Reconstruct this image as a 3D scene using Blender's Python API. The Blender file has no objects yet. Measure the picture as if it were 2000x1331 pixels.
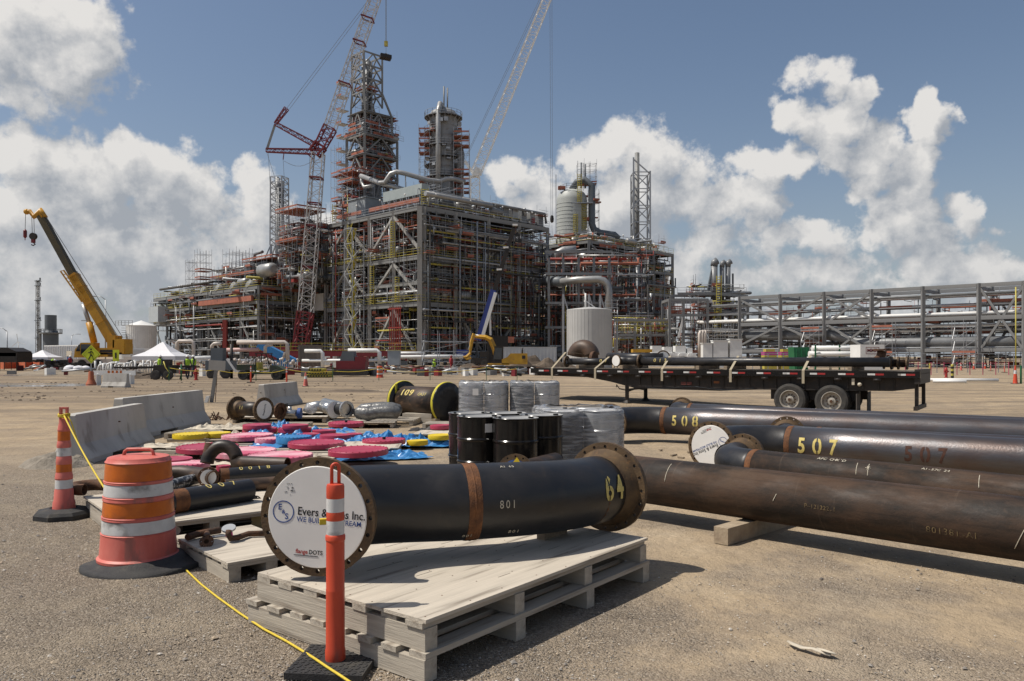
import bpy, bmesh, math, random
from mathutils import Vector, Matrix, noise
R = random.Random(11)
PI = math.pi
sc = bpy.context.scene
COL = sc.collection
V = Vector

# ------------------------------------------------------------------ camera
F, HZ, EYE = 1555.6, 697.0, 1.65          # focal length in photo pixels, horizon row, eye height
cam_d = bpy.data.cameras.new('camera')
cam_d.lens = 28.0; cam_d.sensor_width = 36.0
cam_d.shift_y = 31.5 / 2000
cam_d.clip_start = 0.1; cam_d.clip_end = 20000
cam = bpy.data.objects.new('camera', cam_d); COL.objects.link(cam)
cam.location = (0, 0, EYE); cam.rotation_euler = (PI / 2, 0, 0)
sc.camera = cam

# ------------------------------------------------------------------ light
SUN_EL, SUN_AZ = math.radians(58), math.radians(-96)    # azimuth clockwise from +Y
sun_dir = V((math.sin(SUN_AZ) * math.cos(SUN_EL), math.cos(SUN_AZ) * math.cos(SUN_EL), math.sin(SUN_EL)))
sd = bpy.data.lights.new('sun', 'SUN'); sd.energy = 3.4; sd.angle = math.radians(0.53); sd.color = (1.0, 0.94, 0.85)
sun = bpy.data.objects.new('sun', sd); COL.objects.link(sun)
sun.rotation_euler = sun_dir.to_track_quat('Z', 'Y').to_euler(); sun.location = (-30, 0, 60)
sc.view_settings.view_transform = 'Standard'; sc.view_settings.look = 'None'
sc.view_settings.exposure = 0.52; sc.view_settings.gamma = 1.0; sc.view_settings.use_curve_mapping = False

world = bpy.data.worlds.new('World'); sc.world = world; world.use_nodes = True
def build_world():
    nt = world.node_tree; N = nt.nodes; L = nt.links
    N.clear()
    # clouds: ellipses in azimuth / elevation, broken up with fractal noise (px, py, rx, ry, weight)
    blobs = [(70, 40, 170, 120, 1), (130, 120, 110, 70, 1), (60, 215, 120, 70, .55), (20, 120, 110, 110, .9),
             (20, 300, 75, 75, .95), (150, 350, 110, 75, 1), (280, 340, 100, 75, 1.0), (385, 395, 100, 70, 1), (500, 375, 65, 60, .95),
             (450, 430, 160, 70, 1), (60, 430, 170, 110, .95), (240, 470, 330, 110, 1.05), (120, 560, 320, 70, .8), (420, 560, 260, 60, .7),
             (600, 460, 90, 70, .7),
             (1185, 305, 95, 62, 1), (1290, 320, 105, 62, 1), (1060, 345, 110, 45, .9), (1240, 400, 210, 95, 1.0), (1360, 350, 45, 60, .8),
             (1200, 470, 190, 70, .8), (1400, 480, 110, 50, .5), (1480, 415, 48, 30, .6), (1560, 470, 90, 30, .5),
             (1500, 550, 230, 45, .55), (1640, 545, 110, 50, .62), (1390, 590, 150, 50, .5),
             (1525, 312, 100, 32, .72), (1480, 330, 60, 28, .6),
             (1600, 165, 72, 52, .9), (1680, 185, 58, 40, .85), (1575, 235, 45, 36, .6), (1690, 285, 62, 60, .85), (1845, 215, 38, 44, .8), (1800, 258, 46, 40, .8),
             (1765, 340, 62, 70, .9), (1735, 440, 70, 66, .9), (1800, 480, 60, 50, .8), (1860, 440, 50, 46, .75), (1850, 520, 110, 50, .95), (1960, 540, 70, 32, .7), (1930, 465, 28, 14, .5),
             (1635, 225, 60, 60, .9), (1100, 400, 120, 60, .9), (1000, 375, 60, 25, .7), (60, 200, 90, 70, .6), (150, 640, 380, 55, .5), (520, 620, 260, 50, .45), (1350, 620, 300, 60, .42), (1750, 600, 260, 50, .5), (1900, 560, 120, 50, .7), (1330, 520, 200, 70, .5)]
    g = bpy.data.node_groups.new('cloud_density', 'ShaderNodeTree')
    g.interface.new_socket('Vector', in_out='INPUT', socket_type='NodeSocketVector')
    g.interface.new_socket('Density', in_out='OUTPUT', socket_type='NodeSocketFloat')
    gn, gl = g.nodes, g.links
    gi = gn.new('NodeGroupInput'); go = gn.new('NodeGroupOutput')
    nrm = gn.new('ShaderNodeVectorMath'); nrm.operation = 'NORMALIZE'; gl.new(gi.outputs[0], nrm.inputs[0])
    def m(op, a, b=None, clamp=False):
        n = gn.new('ShaderNodeMath'); n.operation = op; n.use_clamp = clamp
        for i, q in enumerate((a, b)):
            if q is None: continue
            if isinstance(q, (int, float)): n.inputs[i].default_value = q
            else: gl.new(q, n.inputs[i])
        return n.outputs[0]
    sx = gn.new('ShaderNodeSeparateXYZ'); gl.new(nrm.outputs[0], sx.inputs[0])
    az = m('ARCTAN2', sx.outputs[0], sx.outputs[1]); el = m('ARCSINE', sx.outputs[2])
    cx = gn.new('ShaderNodeCombineXYZ'); gl.new(az, cx.inputs[0]); gl.new(el, cx.inputs[1])
    def noi(scale, detail, rough, off=0.0):
        ad = gn.new('ShaderNodeVectorMath'); ad.operation = 'ADD'; ad.inputs[1].default_value = (off, off * 1.7, off * .4)
        gl.new(nrm.outputs[0], ad.inputs[0])
        n = gn.new('ShaderNodeTexNoise'); n.inputs['Scale'].default_value = scale; n.inputs['Detail'].default_value = detail
        n.inputs['Roughness'].default_value = rough; gl.new(ad.outputs[0], n.inputs['Vector'])
        return n
    warp = noi(13, 5, .55)
    wv = gn.new('ShaderNodeVectorMath'); wv.operation = 'MULTIPLY_ADD'
    gl.new(warp.outputs['Color'], wv.inputs[0]); wv.inputs[1].default_value = (.12, .085, 0); wv.inputs[2].default_value = (-.06, -.0425, 0)
    p = gn.new('ShaderNodeVectorMath'); p.operation = 'ADD'; gl.new(cx.outputs[0], p.inputs[0]); gl.new(wv.outputs[0], p.inputs[1])
    acc = None
    for (px, py, rx, ry, w) in blobs:
        a0 = math.atan((px - 1000) / F); c = math.cos(a0)
        e0 = math.atan((HZ - py) / F * c)
        ra = rx / F * c * c; re = ry / F * c
        k = gn.new('ShaderNodeVectorMath'); k.operation = 'MULTIPLY_ADD'; gl.new(p.outputs[0], k.inputs[0])
        k.inputs[1].default_value = (1 / ra, 1 / re, 0); k.inputs[2].default_value = (-a0 / ra, -e0 / re, 0)
        d = gn.new('ShaderNodeVectorMath'); d.operation = 'DOT_PRODUCT'; gl.new(k.outputs[0], d.inputs[0]); gl.new(k.outputs[0], d.inputs[1])
        q = gn.new('ShaderNodeMath'); q.operation = 'MULTIPLY_ADD'; gl.new(d.outputs['Value'], q.inputs[0]); q.inputs[1].default_value = -.75 * w; q.inputs[2].default_value = w
        acc = q.outputs[0] if acc is None else m('MAXIMUM', acc, q.outputs[0])
    # the rest of the sky carries the same scattered cumulus
    low = noi(2.6, 5, .55, 3.1)
    gen = m('MULTIPLY', m('SUBTRACT', low.outputs['Fac'], .55), 6.0)
    aza = m('ABSOLUTE', az)
    mr = gn.new('ShaderNodeMapRange'); mr.inputs[1].default_value = .62; mr.inputs[2].default_value = .85; gl.new(aza, mr.inputs[0])
    mr2 = gn.new('ShaderNodeMapRange'); mr2.inputs[1].default_value = .45; mr2.inputs[2].default_value = .65; gl.new(el, mr2.inputs[0])
    mask = m('MAXIMUM', mr.outputs[0], mr2.outputs[0])
    gen2 = m('SUBTRACT', m('MULTIPLY', gen, mask), m('MULTIPLY', m('SUBTRACT', 1.0, mask), 4.0))
    acc = m('MAXIMUM', m('MAXIMUM', acc, -1.2), gen2)
    fb = noi(26, 9, .6, 1.3)
    fb2 = noi(7, 3, .5, 5.3)
    dd = m('ADD', m('MULTIPLY', m('SUBTRACT', fb.outputs['Fac'], .5), 2.1), m('MULTIPLY', m('SUBTRACT', fb2.outputs['Fac'], .55), 1.3))
    tot = m('ADD', m('ADD', acc, .03), dd)
    gl.new(tot, go.inputs[0])

    def M(op, a, b=None, clamp=False, c=None):
        n = N.new('ShaderNodeMath'); n.operation = op; n.use_clamp = clamp
        for i, q in enumerate((a, b, c)):
            if q is None: continue
            if isinstance(q, (int, float)): n.inputs[i].default_value = q
            else: L.new(q, n.inputs[i])
        return n.outputs[0]
    def MIX(f, a, b):
        n = N.new('ShaderNodeMix'); n.data_type = 'RGBA'
        if isinstance(f, float): n.inputs[0].default_value = f
        else: L.new(f, n.inputs[0])
        for i, q in ((6, a), (7, b)):
            if isinstance(q, tuple): n.inputs[i].default_value = (*q, 1)
            else: L.new(q, n.inputs[i])
        return n.outputs[2]
    tc = N.new('ShaderNodeTexCoord')
    sky = N.new('ShaderNodeTexSky'); sky.sky_type = 'NISHITA'; sky.sun_disc = False
    sky.sun_elevation = SUN_EL; sky.sun_rotation = SUN_AZ
    sky.air_density = 1.0; sky.dust_density = 1.6; sky.ozone_density = 1.5
    c1 = N.new('ShaderNodeGroup'); c1.node_tree = g; L.new(tc.outputs['Generated'], c1.inputs[0])
    off = N.new('ShaderNodeVectorMath'); off.operation = 'ADD'; off.inputs[1].default_value = (-.022, 0, .030); L.new(tc.outputs['Generated'], off.inputs[0])
    c2 = N.new('ShaderNodeGroup'); c2.node_tree = g; L.new(off.outputs[0], c2.inputs[0])
    d1, d2 = c1.outputs[0], c2.outputs[0]
    al = N.new('ShaderNodeMapRange'); al.interpolation_type = 'SMOOTHSTEP'; al.inputs[1].default_value = .0; al.inputs[2].default_value = .5; L.new(d1, al.inputs[0])
    s = N.new('ShaderNodeSeparateXYZ'); L.new(tc.outputs['Generated'], s.inputs[0])
    # shade: thicker cloud towards the sun darkens; low lying bases are grey
    d2c = M('MINIMUM', d2, 1.1)
    d1c = M('MINIMUM', d1, 1.1)
    lit = M('ADD', .56, M('MULTIPLY', M('SUBTRACT', d1c, d2c), .80))
    lit = M('SUBTRACT', lit, M('MULTIPLY', M('MAXIMUM', d2c, 0.0), .26))
    gn2 = N.new('ShaderNodeTexNoise'); gn2.inputs['Scale'].default_value = 5.5; gn2.inputs['Detail'].default_value = 3
    mp = N.new('ShaderNodeMapping'); mp.inputs['Scale'].default_value = (1, 1, 2.6); L.new(tc.outputs['Generated'], mp.inputs[0]); L.new(mp.outputs[0], gn2.inputs['Vector'])
    lit = M('ADD', lit, M('MULTIPLY', M('SUBTRACT', gn2.outputs['Fac'], .46), .80))
    lit = M('MINIMUM', M('MAXIMUM', lit, 0.0), 1.0)
    ccol = MIX(lit, CLOUD_DARK, CLOUD_LIGHT)
    base = MIX(.12, sky.outputs[0], (1.0, 1.25, 1.6))
    gam = N.new('ShaderNodeHueSaturation'); gam.inputs['Saturation'].default_value = 1.0; gam.inputs['Value'].default_value = SKY_VAL; L.new(base, gam.inputs['Color'])
    hz = M('POWER', M('SUBTRACT', 1.0, M('MAXIMUM', s.outputs[2], 0.0)), 9.0)
    hzf = M('MULTIPLY', hz, .62)
    skyh = MIX(hzf, gam.outputs[0], HAZE_COL)
    out = MIX(M('MULTIPLY', al.outputs[0], .97), skyh, ccol)
    out = MIX(M('MULTIPLY', hz, .52), out, HAZE_COL)
    bg = N.new('ShaderNodeBackground'); bg.inputs['Strength'].default_value = .1; L.new(out, bg.inputs['Color'])
    wo = N.new('ShaderNodeOutputWorld'); L.new(bg.outputs[0], wo.inputs['Surface'])
CLOUD_DARK, CLOUD_LIGHT, HAZE_COL, SKY_VAL = (2.5, 2.68, 2.95), (5.5, 5.35, 5.15), (2.75, 2.97, 3.27), .69
build_world()

# ------------------------------------------------------------------ helpers
def gz(x, y):                              # height of the yard: flat, with a shallow hollow under the trailer
    return -0.30 * math.exp(-(((x - 11) / 9) ** 2 + ((y - 25) / 6) ** 2))
def G(px, py, z=0.0):                      # photo pixel -> point on the plane of height z
    Y = (EYE - z) * F / (py - HZ)
    return V(((px - 1000) / F * Y, Y, z))
def P(px, py, Y):                          # photo pixel at a known distance
    return V(((px - 1000) / F * Y, Y, EYE - (py - HZ) / F * Y))

MATS = {}
def pm(name, c1, c2=None, scale=4.0, rough=.6, metal=0.0, bump=0.0, bscale=None, stretch=(1, 1, 1), lo=.35, hi=.65, detail=5, spec=.4, coat=0.0, r2=None, c3=None, s3=30, f3=.5):
    """procedural material: two colours broken up by noise, optional third speckle colour, optional relief"""
    if name in MATS: return MATS[name]
    m = bpy.data.materials.new(name); m.use_nodes = True
    N = m.node_tree.nodes; L = m.node_tree.links
    b = N['Principled BSDF']
    b.inputs['Roughness'].default_value = rough; b.inputs['Metallic'].default_value = metal
    b.inputs['Specular IOR Level'].default_value = spec
    b.inputs['Coat Weight'].default_value = coat
    tc = N.new('ShaderNodeTexCoord'); mp = N.new('ShaderNodeMapping'); mp.inputs['Scale'].default_value = stretch
    L.new(tc.outputs['Object'], mp.inputs[0])
    c2 = c2 or tuple(x * .8 for x in c1)
    n = N.new('ShaderNodeTexNoise'); n.inputs['Scale'].default_value = scale; n.inputs['Detail'].default_value = detail; n.inputs['Roughness'].default_value = .62
    L.new(mp.outputs[0], n.inputs['Vector'])
    r = N.new('ShaderNodeMapRange'); r.inputs[1].default_value = lo; r.inputs[2].default_value = hi; L.new(n.outputs['Fac'], r.inputs[0])
    mx = N.new('ShaderNodeMix'); mx.data_type = 'RGBA'; L.new(r.outputs[0], mx.inputs[0])
    mx.inputs[6].default_value = (*c1, 1); mx.inputs[7].default_value = (*c2, 1)
    out = mx.outputs[2]
    if c3:
        n3 = N.new('ShaderNodeTexNoise'); n3.inputs['Scale'].default_value = s3; n3.inputs['Detail'].default_value = 6; L.new(mp.outputs[0], n3.inputs['Vector'])
        r3 = N.new('ShaderNodeMapRange'); r3.inputs[1].default_value = .58; r3.inputs[2].default_value = .68; r3.inputs[4].default_value = f3; L.new(n3.outputs['Fac'], r3.inputs[0])
        m3 = N.new('ShaderNodeMix'); m3.data_type = 'RGBA'; L.new(r3.outputs[0], m3.inputs[0]); L.new(out, m3.inputs[6]); m3.inputs[7].default_value = (*c3, 1)
        out = m3.outputs[2]
    L.new(out, b.inputs['Base Color'])
    if r2 is not None:
        rr = N.new('ShaderNodeMapRange'); rr.inputs[1].default_value = lo; rr.inputs[2].default_value = hi; rr.inputs[3].default_value = rough; rr.inputs[4].default_value = r2
        L.new(n.outputs['Fac'], rr.inputs[0]); L.new(rr.outputs[0], b.inputs['Roughness'])
    if bump:
        bn = N.new('ShaderNodeTexNoise'); bn.inputs['Scale'].default_value = bscale or scale * 6; bn.inputs['Detail'].default_value = 4; L.new(mp.outputs[0], bn.inputs['Vector'])
        bp = N.new('ShaderNodeBump'); bp.inputs['Strength'].default_value = bump; bp.inputs['Distance'].default_value = .02
        L.new(bn.outputs['Fac'], bp.inputs['Height']); L.new(bp.outputs[0], b.inputs['Normal'])
    MATS[name] = m
    return m

WL = {}                                     # world location of unrotated parents
class MB:
    def __init__(s): s.v = []; s.f = []; s.m = []; s.s = []
    def add(s, vs, fs, mi=0, sm=False):
        o = len(s.v); s.v.extend(tuple(q) for q in vs)
        for f in fs: s.f.append(tuple(i + o for i in f)); s.m.append(mi); s.s.append(sm)
    def obox(s, c, ax, ay, az, mi=0):       # centre and three half vectors
        c = V(c); vs = [c + ax * i + ay * j + az * k for k in (-1, 1) for j in (-1, 1) for i in (-1, 1)]
        s.add(vs, [(0, 2, 3, 1), (4, 5, 7, 6), (0, 1, 5, 4), (2, 6, 7, 3), (0, 4, 6, 2), (1, 3, 7, 5)], mi)
    def box(s, c, sz, rz=0.0, mi=0):
        cs, sn = math.cos(rz), math.sin(rz)
        s.obox(c, V((cs, sn, 0)) * sz[0] / 2, V((-sn, cs, 0)) * sz[1] / 2, V((0, 0, sz[2] / 2)), mi)
    def beam(s, a, b, w, h=None, mi=0):
        a, b = V(a), V(b); d = b - a; L = d.length
        if L < 1e-6: return
        d /= L; up = V((0, 0, 1)) if abs(d.z) < .95 else V((0, 1, 0))
        x = d.cross(up).normalized(); y = x.cross(d)
        s.obox((a + b) / 2, d * L / 2, x * w / 2, y * (h or w) / 2, mi)
    def tube(s, a, b, r, n=8, r2=None, mi=0, caps=True, sm=True):
        s.path([a, b], r, n, mi, caps, [r, r if r2 is None else r2], sm)
    def path(s, pts, r, n=8, mi=0, caps=True, rs=None, sm=True):
        pts = [V(p) for p in pts]; k = len(pts)
        t0 = (pts[1] - pts[0]).normalized()
        up = V((0, 0, 1)) if abs(t0.z) < .9 else V((0, 1, 0))
        x = t0.cross(up).normalized(); o = len(s.v)
        for i, p in enumerate(pts):
            t = (pts[min(i + 1, k - 1)] - pts[max(i - 1, 0)]).normalized()
            x = (x - t * x.dot(t)).normalized(); y = t.cross(x)
            rr = rs[i] if rs else r
            for j in range(n):
                a = 2 * PI * j / n
                s.v.append(tuple(p + (x * math.cos(a) + y * math.sin(a)) * rr))
        for i in range(k - 1):
            for j in range(n):
                j2 = (j + 1) % n
                s.f.append((o + i * n + j, o + (i + 1) * n + j, o + (i + 1) * n + j2, o + i * n + j2)); s.m.append(mi); s.s.append(sm)
        if caps:
            s.f.append(tuple(o + j for j in range(n))); s.m.append(mi); s.s.append(False)
            s.f.append(tuple(o + (k - 1) * n + j for j in reversed(range(n)))); s.m.append(mi); s.s.append(False)
    def lathe(s, prof, o=(0, 0, 0), n=24, mi=0, M=None, sm=True, mis=None):
        M = M or Matrix.Translation(V(o)); cs = [(math.cos(2 * PI * j / n), math.sin(2 * PI * j / n)) for j in range(n)]
        def ring_(r, z): b = len(s.v); s.v.extend(tuple(M @ V((r * c, r * q, z))) for c, q in cs); return b
        cur = ring_(*prof[0])
        for i in range(len(prof) - 1):
            nx = ring_(*prof[i + 1])
            for j in range(n):
                j2 = (j + 1) % n; s.f.append((cur + j, cur + j2, nx + j2, nx + j)); s.m.append(mis[i] if mis else mi); s.s.append(sm)
            cur = nx
            if i + 2 < len(prof):           # a hard corner of the profile gets its own ring
                d0 = V((prof[i + 1][0] - prof[i][0], prof[i + 1][1] - prof[i][1])); d1 = V((prof[i + 2][0] - prof[i + 1][0], prof[i + 2][1] - prof[i + 1][1]))
                if d0.length and d1.length and d0.angle(d1) > .45: cur = ring_(*prof[i + 1])
    def disc(s, r, z, M, n=32, mi=0, flip=False):
        vs = [M @ V((r * math.cos(2 * PI * j / n), r * math.sin(2 * PI * j / n), z)) for j in range(n)]
        s.add(vs, [tuple(reversed(range(n))) if flip else tuple(range(n))], mi)
    def prism(s, poly, M, t, mi=0):         # polygon (x, y) extruded from 0 to t along z of M
        n = len(poly)
        vs = [M @ V((x, y, 0)) for x, y in poly] + [M @ V((x, y, t)) for x, y in poly]
        fs = [tuple(reversed(range(n))), tuple(range(n, 2 * n))] + [(i, (i + 1) % n, n + (i + 1) % n, n + i) for i in range(n)]
        s.add(vs, fs, mi)
    def ball(s, c, r, n=10, mi=0, sz=1.0, h=6):
        prof = [(max(.001, r * math.sin(PI * i / h)), -r * sz * math.cos(PI * i / h)) for i in range(h + 1)]
        s.lathe(prof, c, n, mi)
    def build(s, name, mats, parent=None, kind=None, W=True, axis=None):
        me = bpy.data.meshes.new(name)
        off = WL.get(parent.name, V()) if (parent and W) else V()
        vs = [(x - off.x, y - off.y, z - off.z) for x, y, z in s.v] if off.length else s.v
        me.from_pydata(vs, [], s.f)
        for m in (mats if isinstance(mats, (list, tuple)) else [mats]): me.materials.append(m)
        me.polygons.foreach_set('material_index', s.m); me.polygons.foreach_set('use_smooth', s.s)
        me.update()
        o = bpy.data.objects.new(name, me); COL.objects.link(o)
        if axis:                            # local x along the pipe so that its streaks follow it
            Ma = V(axis).normalized().to_track_quat('X', 'Z').to_matrix().to_4x4(); Ma.translation = V(vs[0]); me.transform(Ma.inverted()); o.matrix_basis = Ma
        if parent: o.parent = parent
        if parent and parent.name in WL: WL[o.name] = WL[parent.name]
        if kind: o['kind'] = kind
        return o
def tag(o, label, cat, group=None):
    o['label'] = label; o['category'] = cat
    if group: o['group'] = group
    return o
def thing(name, label, cat, loc=(0, 0, 0), rz=0.0, group=None):
    o = bpy.data.objects.new(name, None); COL.objects.link(o); o.empty_display_size = .2
    o.location = loc; o.rotation_euler = (0, 0, rz)
    if rz == 0.0: WL[o.name] = V(loc)
    return tag(o, label, cat, group)
def one(mb, name, mats, label, cat, loc=(0, 0, 0), group=None, axis=None):   # a thing that is a single mesh, built in world space
    l = V(loc); mb.v = [(x - l.x, y - l.y, z - l.z) for x, y, z in mb.v]
    o = mb.build(name, mats, axis=axis); o.location = o.location + l
    return tag(o, label, cat, group)
UNIT = {}
def bar(name, a, b, w, h, m, parent, round_=False):     # one straight member as its own part, mesh data shared
    key = (m.name, round_)
    if key not in UNIT:
        q = MB()
        if round_: q.tube((0, 0, -.5), (0, 0, .5), .5, 10)
        else: q.box((0, 0, 0), (1, 1, 1))
        me = bpy.data.meshes.new(name); me.from_pydata(q.v, [], q.f); me.materials.append(m)
        me.polygons.foreach_set('use_smooth', q.s); UNIT[key] = me
    a, b = V(a), V(b); d = b - a; L = d.length; d.normalize()
    up = V((0, 0, 1)) if abs(d.z) < .95 else V((0, 1, 0))
    x = d.cross(up).normalized(); y = x.cross(d)
    o = bpy.data.objects.new(name, UNIT[key]); COL.objects.link(o); o.parent = parent
    off = WL.get(parent.name, V()); c = (a + b) / 2 - off
    Mx = Matrix((x * w, y * h, d * L)).transposed().to_4x4(); Mx.translation = c
    o.matrix_basis = Mx
    return o
def copy_tree(o, parent=None):
    c = o.copy(); COL.objects.link(c)
    if parent: c.parent = parent
    for ch in list(o.children): copy_tree(ch, c)
    return c
def frame(o, z):                            # matrix at o whose z axis is the given direction
    z = V(z).normalized(); up = V((0, 0, 1)) if abs(z.z) < .95 else V((0, 1, 0))
    x = up.cross(z).normalized(); y = z.cross(x)
    Mx = Matrix((x, y, z)).transposed().to_4x4(); Mx.translation = V(o); return Mx
def text_geo(s, size, align='CENTER', cuts=0, bold=.0):
    cu = bpy.data.curves.new('lettering', 'FONT'); cu.body = s; cu.size = size; cu.align_x = align; cu.align_y = 'CENTER'; cu.resolution_u = 3; cu.offset = bold * size
    ob = bpy.data.objects.new('lettering', cu); COL.objects.link(ob)
    me = bpy.data.meshes.new_from_object(ob)
    bpy.data.objects.remove(ob); bpy.data.curves.remove(cu)
    bm = bmesh.new(); bm.from_mesh(me)
    if bold and cuts:
        bmesh.ops.bisect_plane(bm, geom=bm.verts[:] + bm.edges[:] + bm.faces[:], plane_co=(0, 0, 0), plane_no=(1, 0, 0))
    if cuts:
        bmesh.ops.subdivide_edges(bm, edges=bm.edges[:], cuts=cuts, use_grid_fill=True)
        bmesh.ops.triangulate(bm, faces=bm.faces[:])
    vs = [v.co.copy() for v in bm.verts]; bm.verts.index_update()
    fs = [tuple(v.index for v in f.verts) for f in bm.faces]
    bm.free(); bpy.data.meshes.remove(me)
    return vs, fs
def text_flat(mb, s, size, M, mi=0, align='CENTER', z=.0015, sx=1.0, bold=.022):
    vs, fs = text_geo(s, size, align, 0, bold)
    mb.add([M @ V((v.x * sx, v.y, z)) for v in vs], fs, mi)
def text_wrap(mb, s, size, c, a, r0, Rr, mi=0, gap=0.0, track=1.0, sx=1.0, stencil=True):
    """lettering wrapped on a cylinder: centre c on the axis, a = reading direction, r0 = outward at the middle"""
    a = V(a).normalized(); r0 = V(r0); r0 = (r0 - a * r0.dot(a)).normalized(); b = r0.cross(a).normalized()
    adv = size * .72 * track; n = len(s)
    for i, ch in enumerate(s):
        if ch == ' ': continue
        vs, fs = text_geo(ch, size, 'CENTER', 1, .03 if gap else 0)
        x0 = (i - (n - 1) / 2) * adv
        pos = []; tri = []
        for f in fs:                         # stencil letters are cut in two by the bridge
            cxm = sum(vs[k].x for k in f) / len(f); sh = math.copysign(gap / 2, cxm) if gap and ch in '0689' else 0
            tri.append(tuple(range(len(pos), len(pos) + len(f))))
            for k in f:
                an = vs[k].y / Rr; pos.append(V(c) + a * (vs[k].x * sx + sh + x0) + (r0 * math.cos(an) + b * math.sin(an)) * (Rr + .003))
        mb.add(pos, tri, mi)
def arc(p, az, turn, Rr, n=12, z=None):      # points of a flat bend starting at p heading az, turning right by 'turn'
    out = [V(p)]; s = 1 if turn > 0 else -1
    c = V(p) + V((math.cos(az), -math.sin(az), 0)) * Rr * s
    for i in range(1, n + 1):
        a = az + turn * i / n
        out.append(c - V((math.cos(a), -math.sin(a), 0)) * Rr * s)
    return out
def flange_mb(mb, M, Ro, Ri, t, nb, bc, hr, mi=0):
    """a flange ring with open bolt holes; z of M runs through it from 0 to t"""
    o = len(mb.v)
    for k in range(nb):
        a = 2 * PI * k / nb; hw = PI / nb
        cA, cB = a - hw, a + hw
        rim = [(Ri, cA), (Ri, a), (Ri, cB), (bc, cB), (Ro, cB), (Ro, a), (Ro, cA), (bc, cA)]
        ctr = (bc * math.cos(a), bc * math.sin(a))
        hole = [(ctr[0] + hr * math.cos(a + ph), ctr[1] + hr * math.sin(a + ph)) for ph in
                (PI * 1.25, PI, PI * .75, PI * .5, PI * .25, 0, -PI * .25, -PI * .5)]
        vs = []
        for z in (0, t):
            vs += [M @ V((r * math.cos(q), r * math.sin(q), z)) for r, q in rim]
            vs += [M @ V((x, y, z)) for x, y in hole]
        fs = []
        for i in range(8):
            j = (i + 1) % 8
            fs.append((i, j, 8 + j, 8 + i)); fs.append((16 + j, 16 + i, 24 + i, 24 + j))
            fs.append((8 + i, 8 + j, 24 + j, 24 + i))
        fs += [(4, 5, 21, 20), (5, 6, 22, 21), (0, 1, 17, 16), (1, 2, 18, 17)]
        mb.add(vs, fs, mi)
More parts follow.
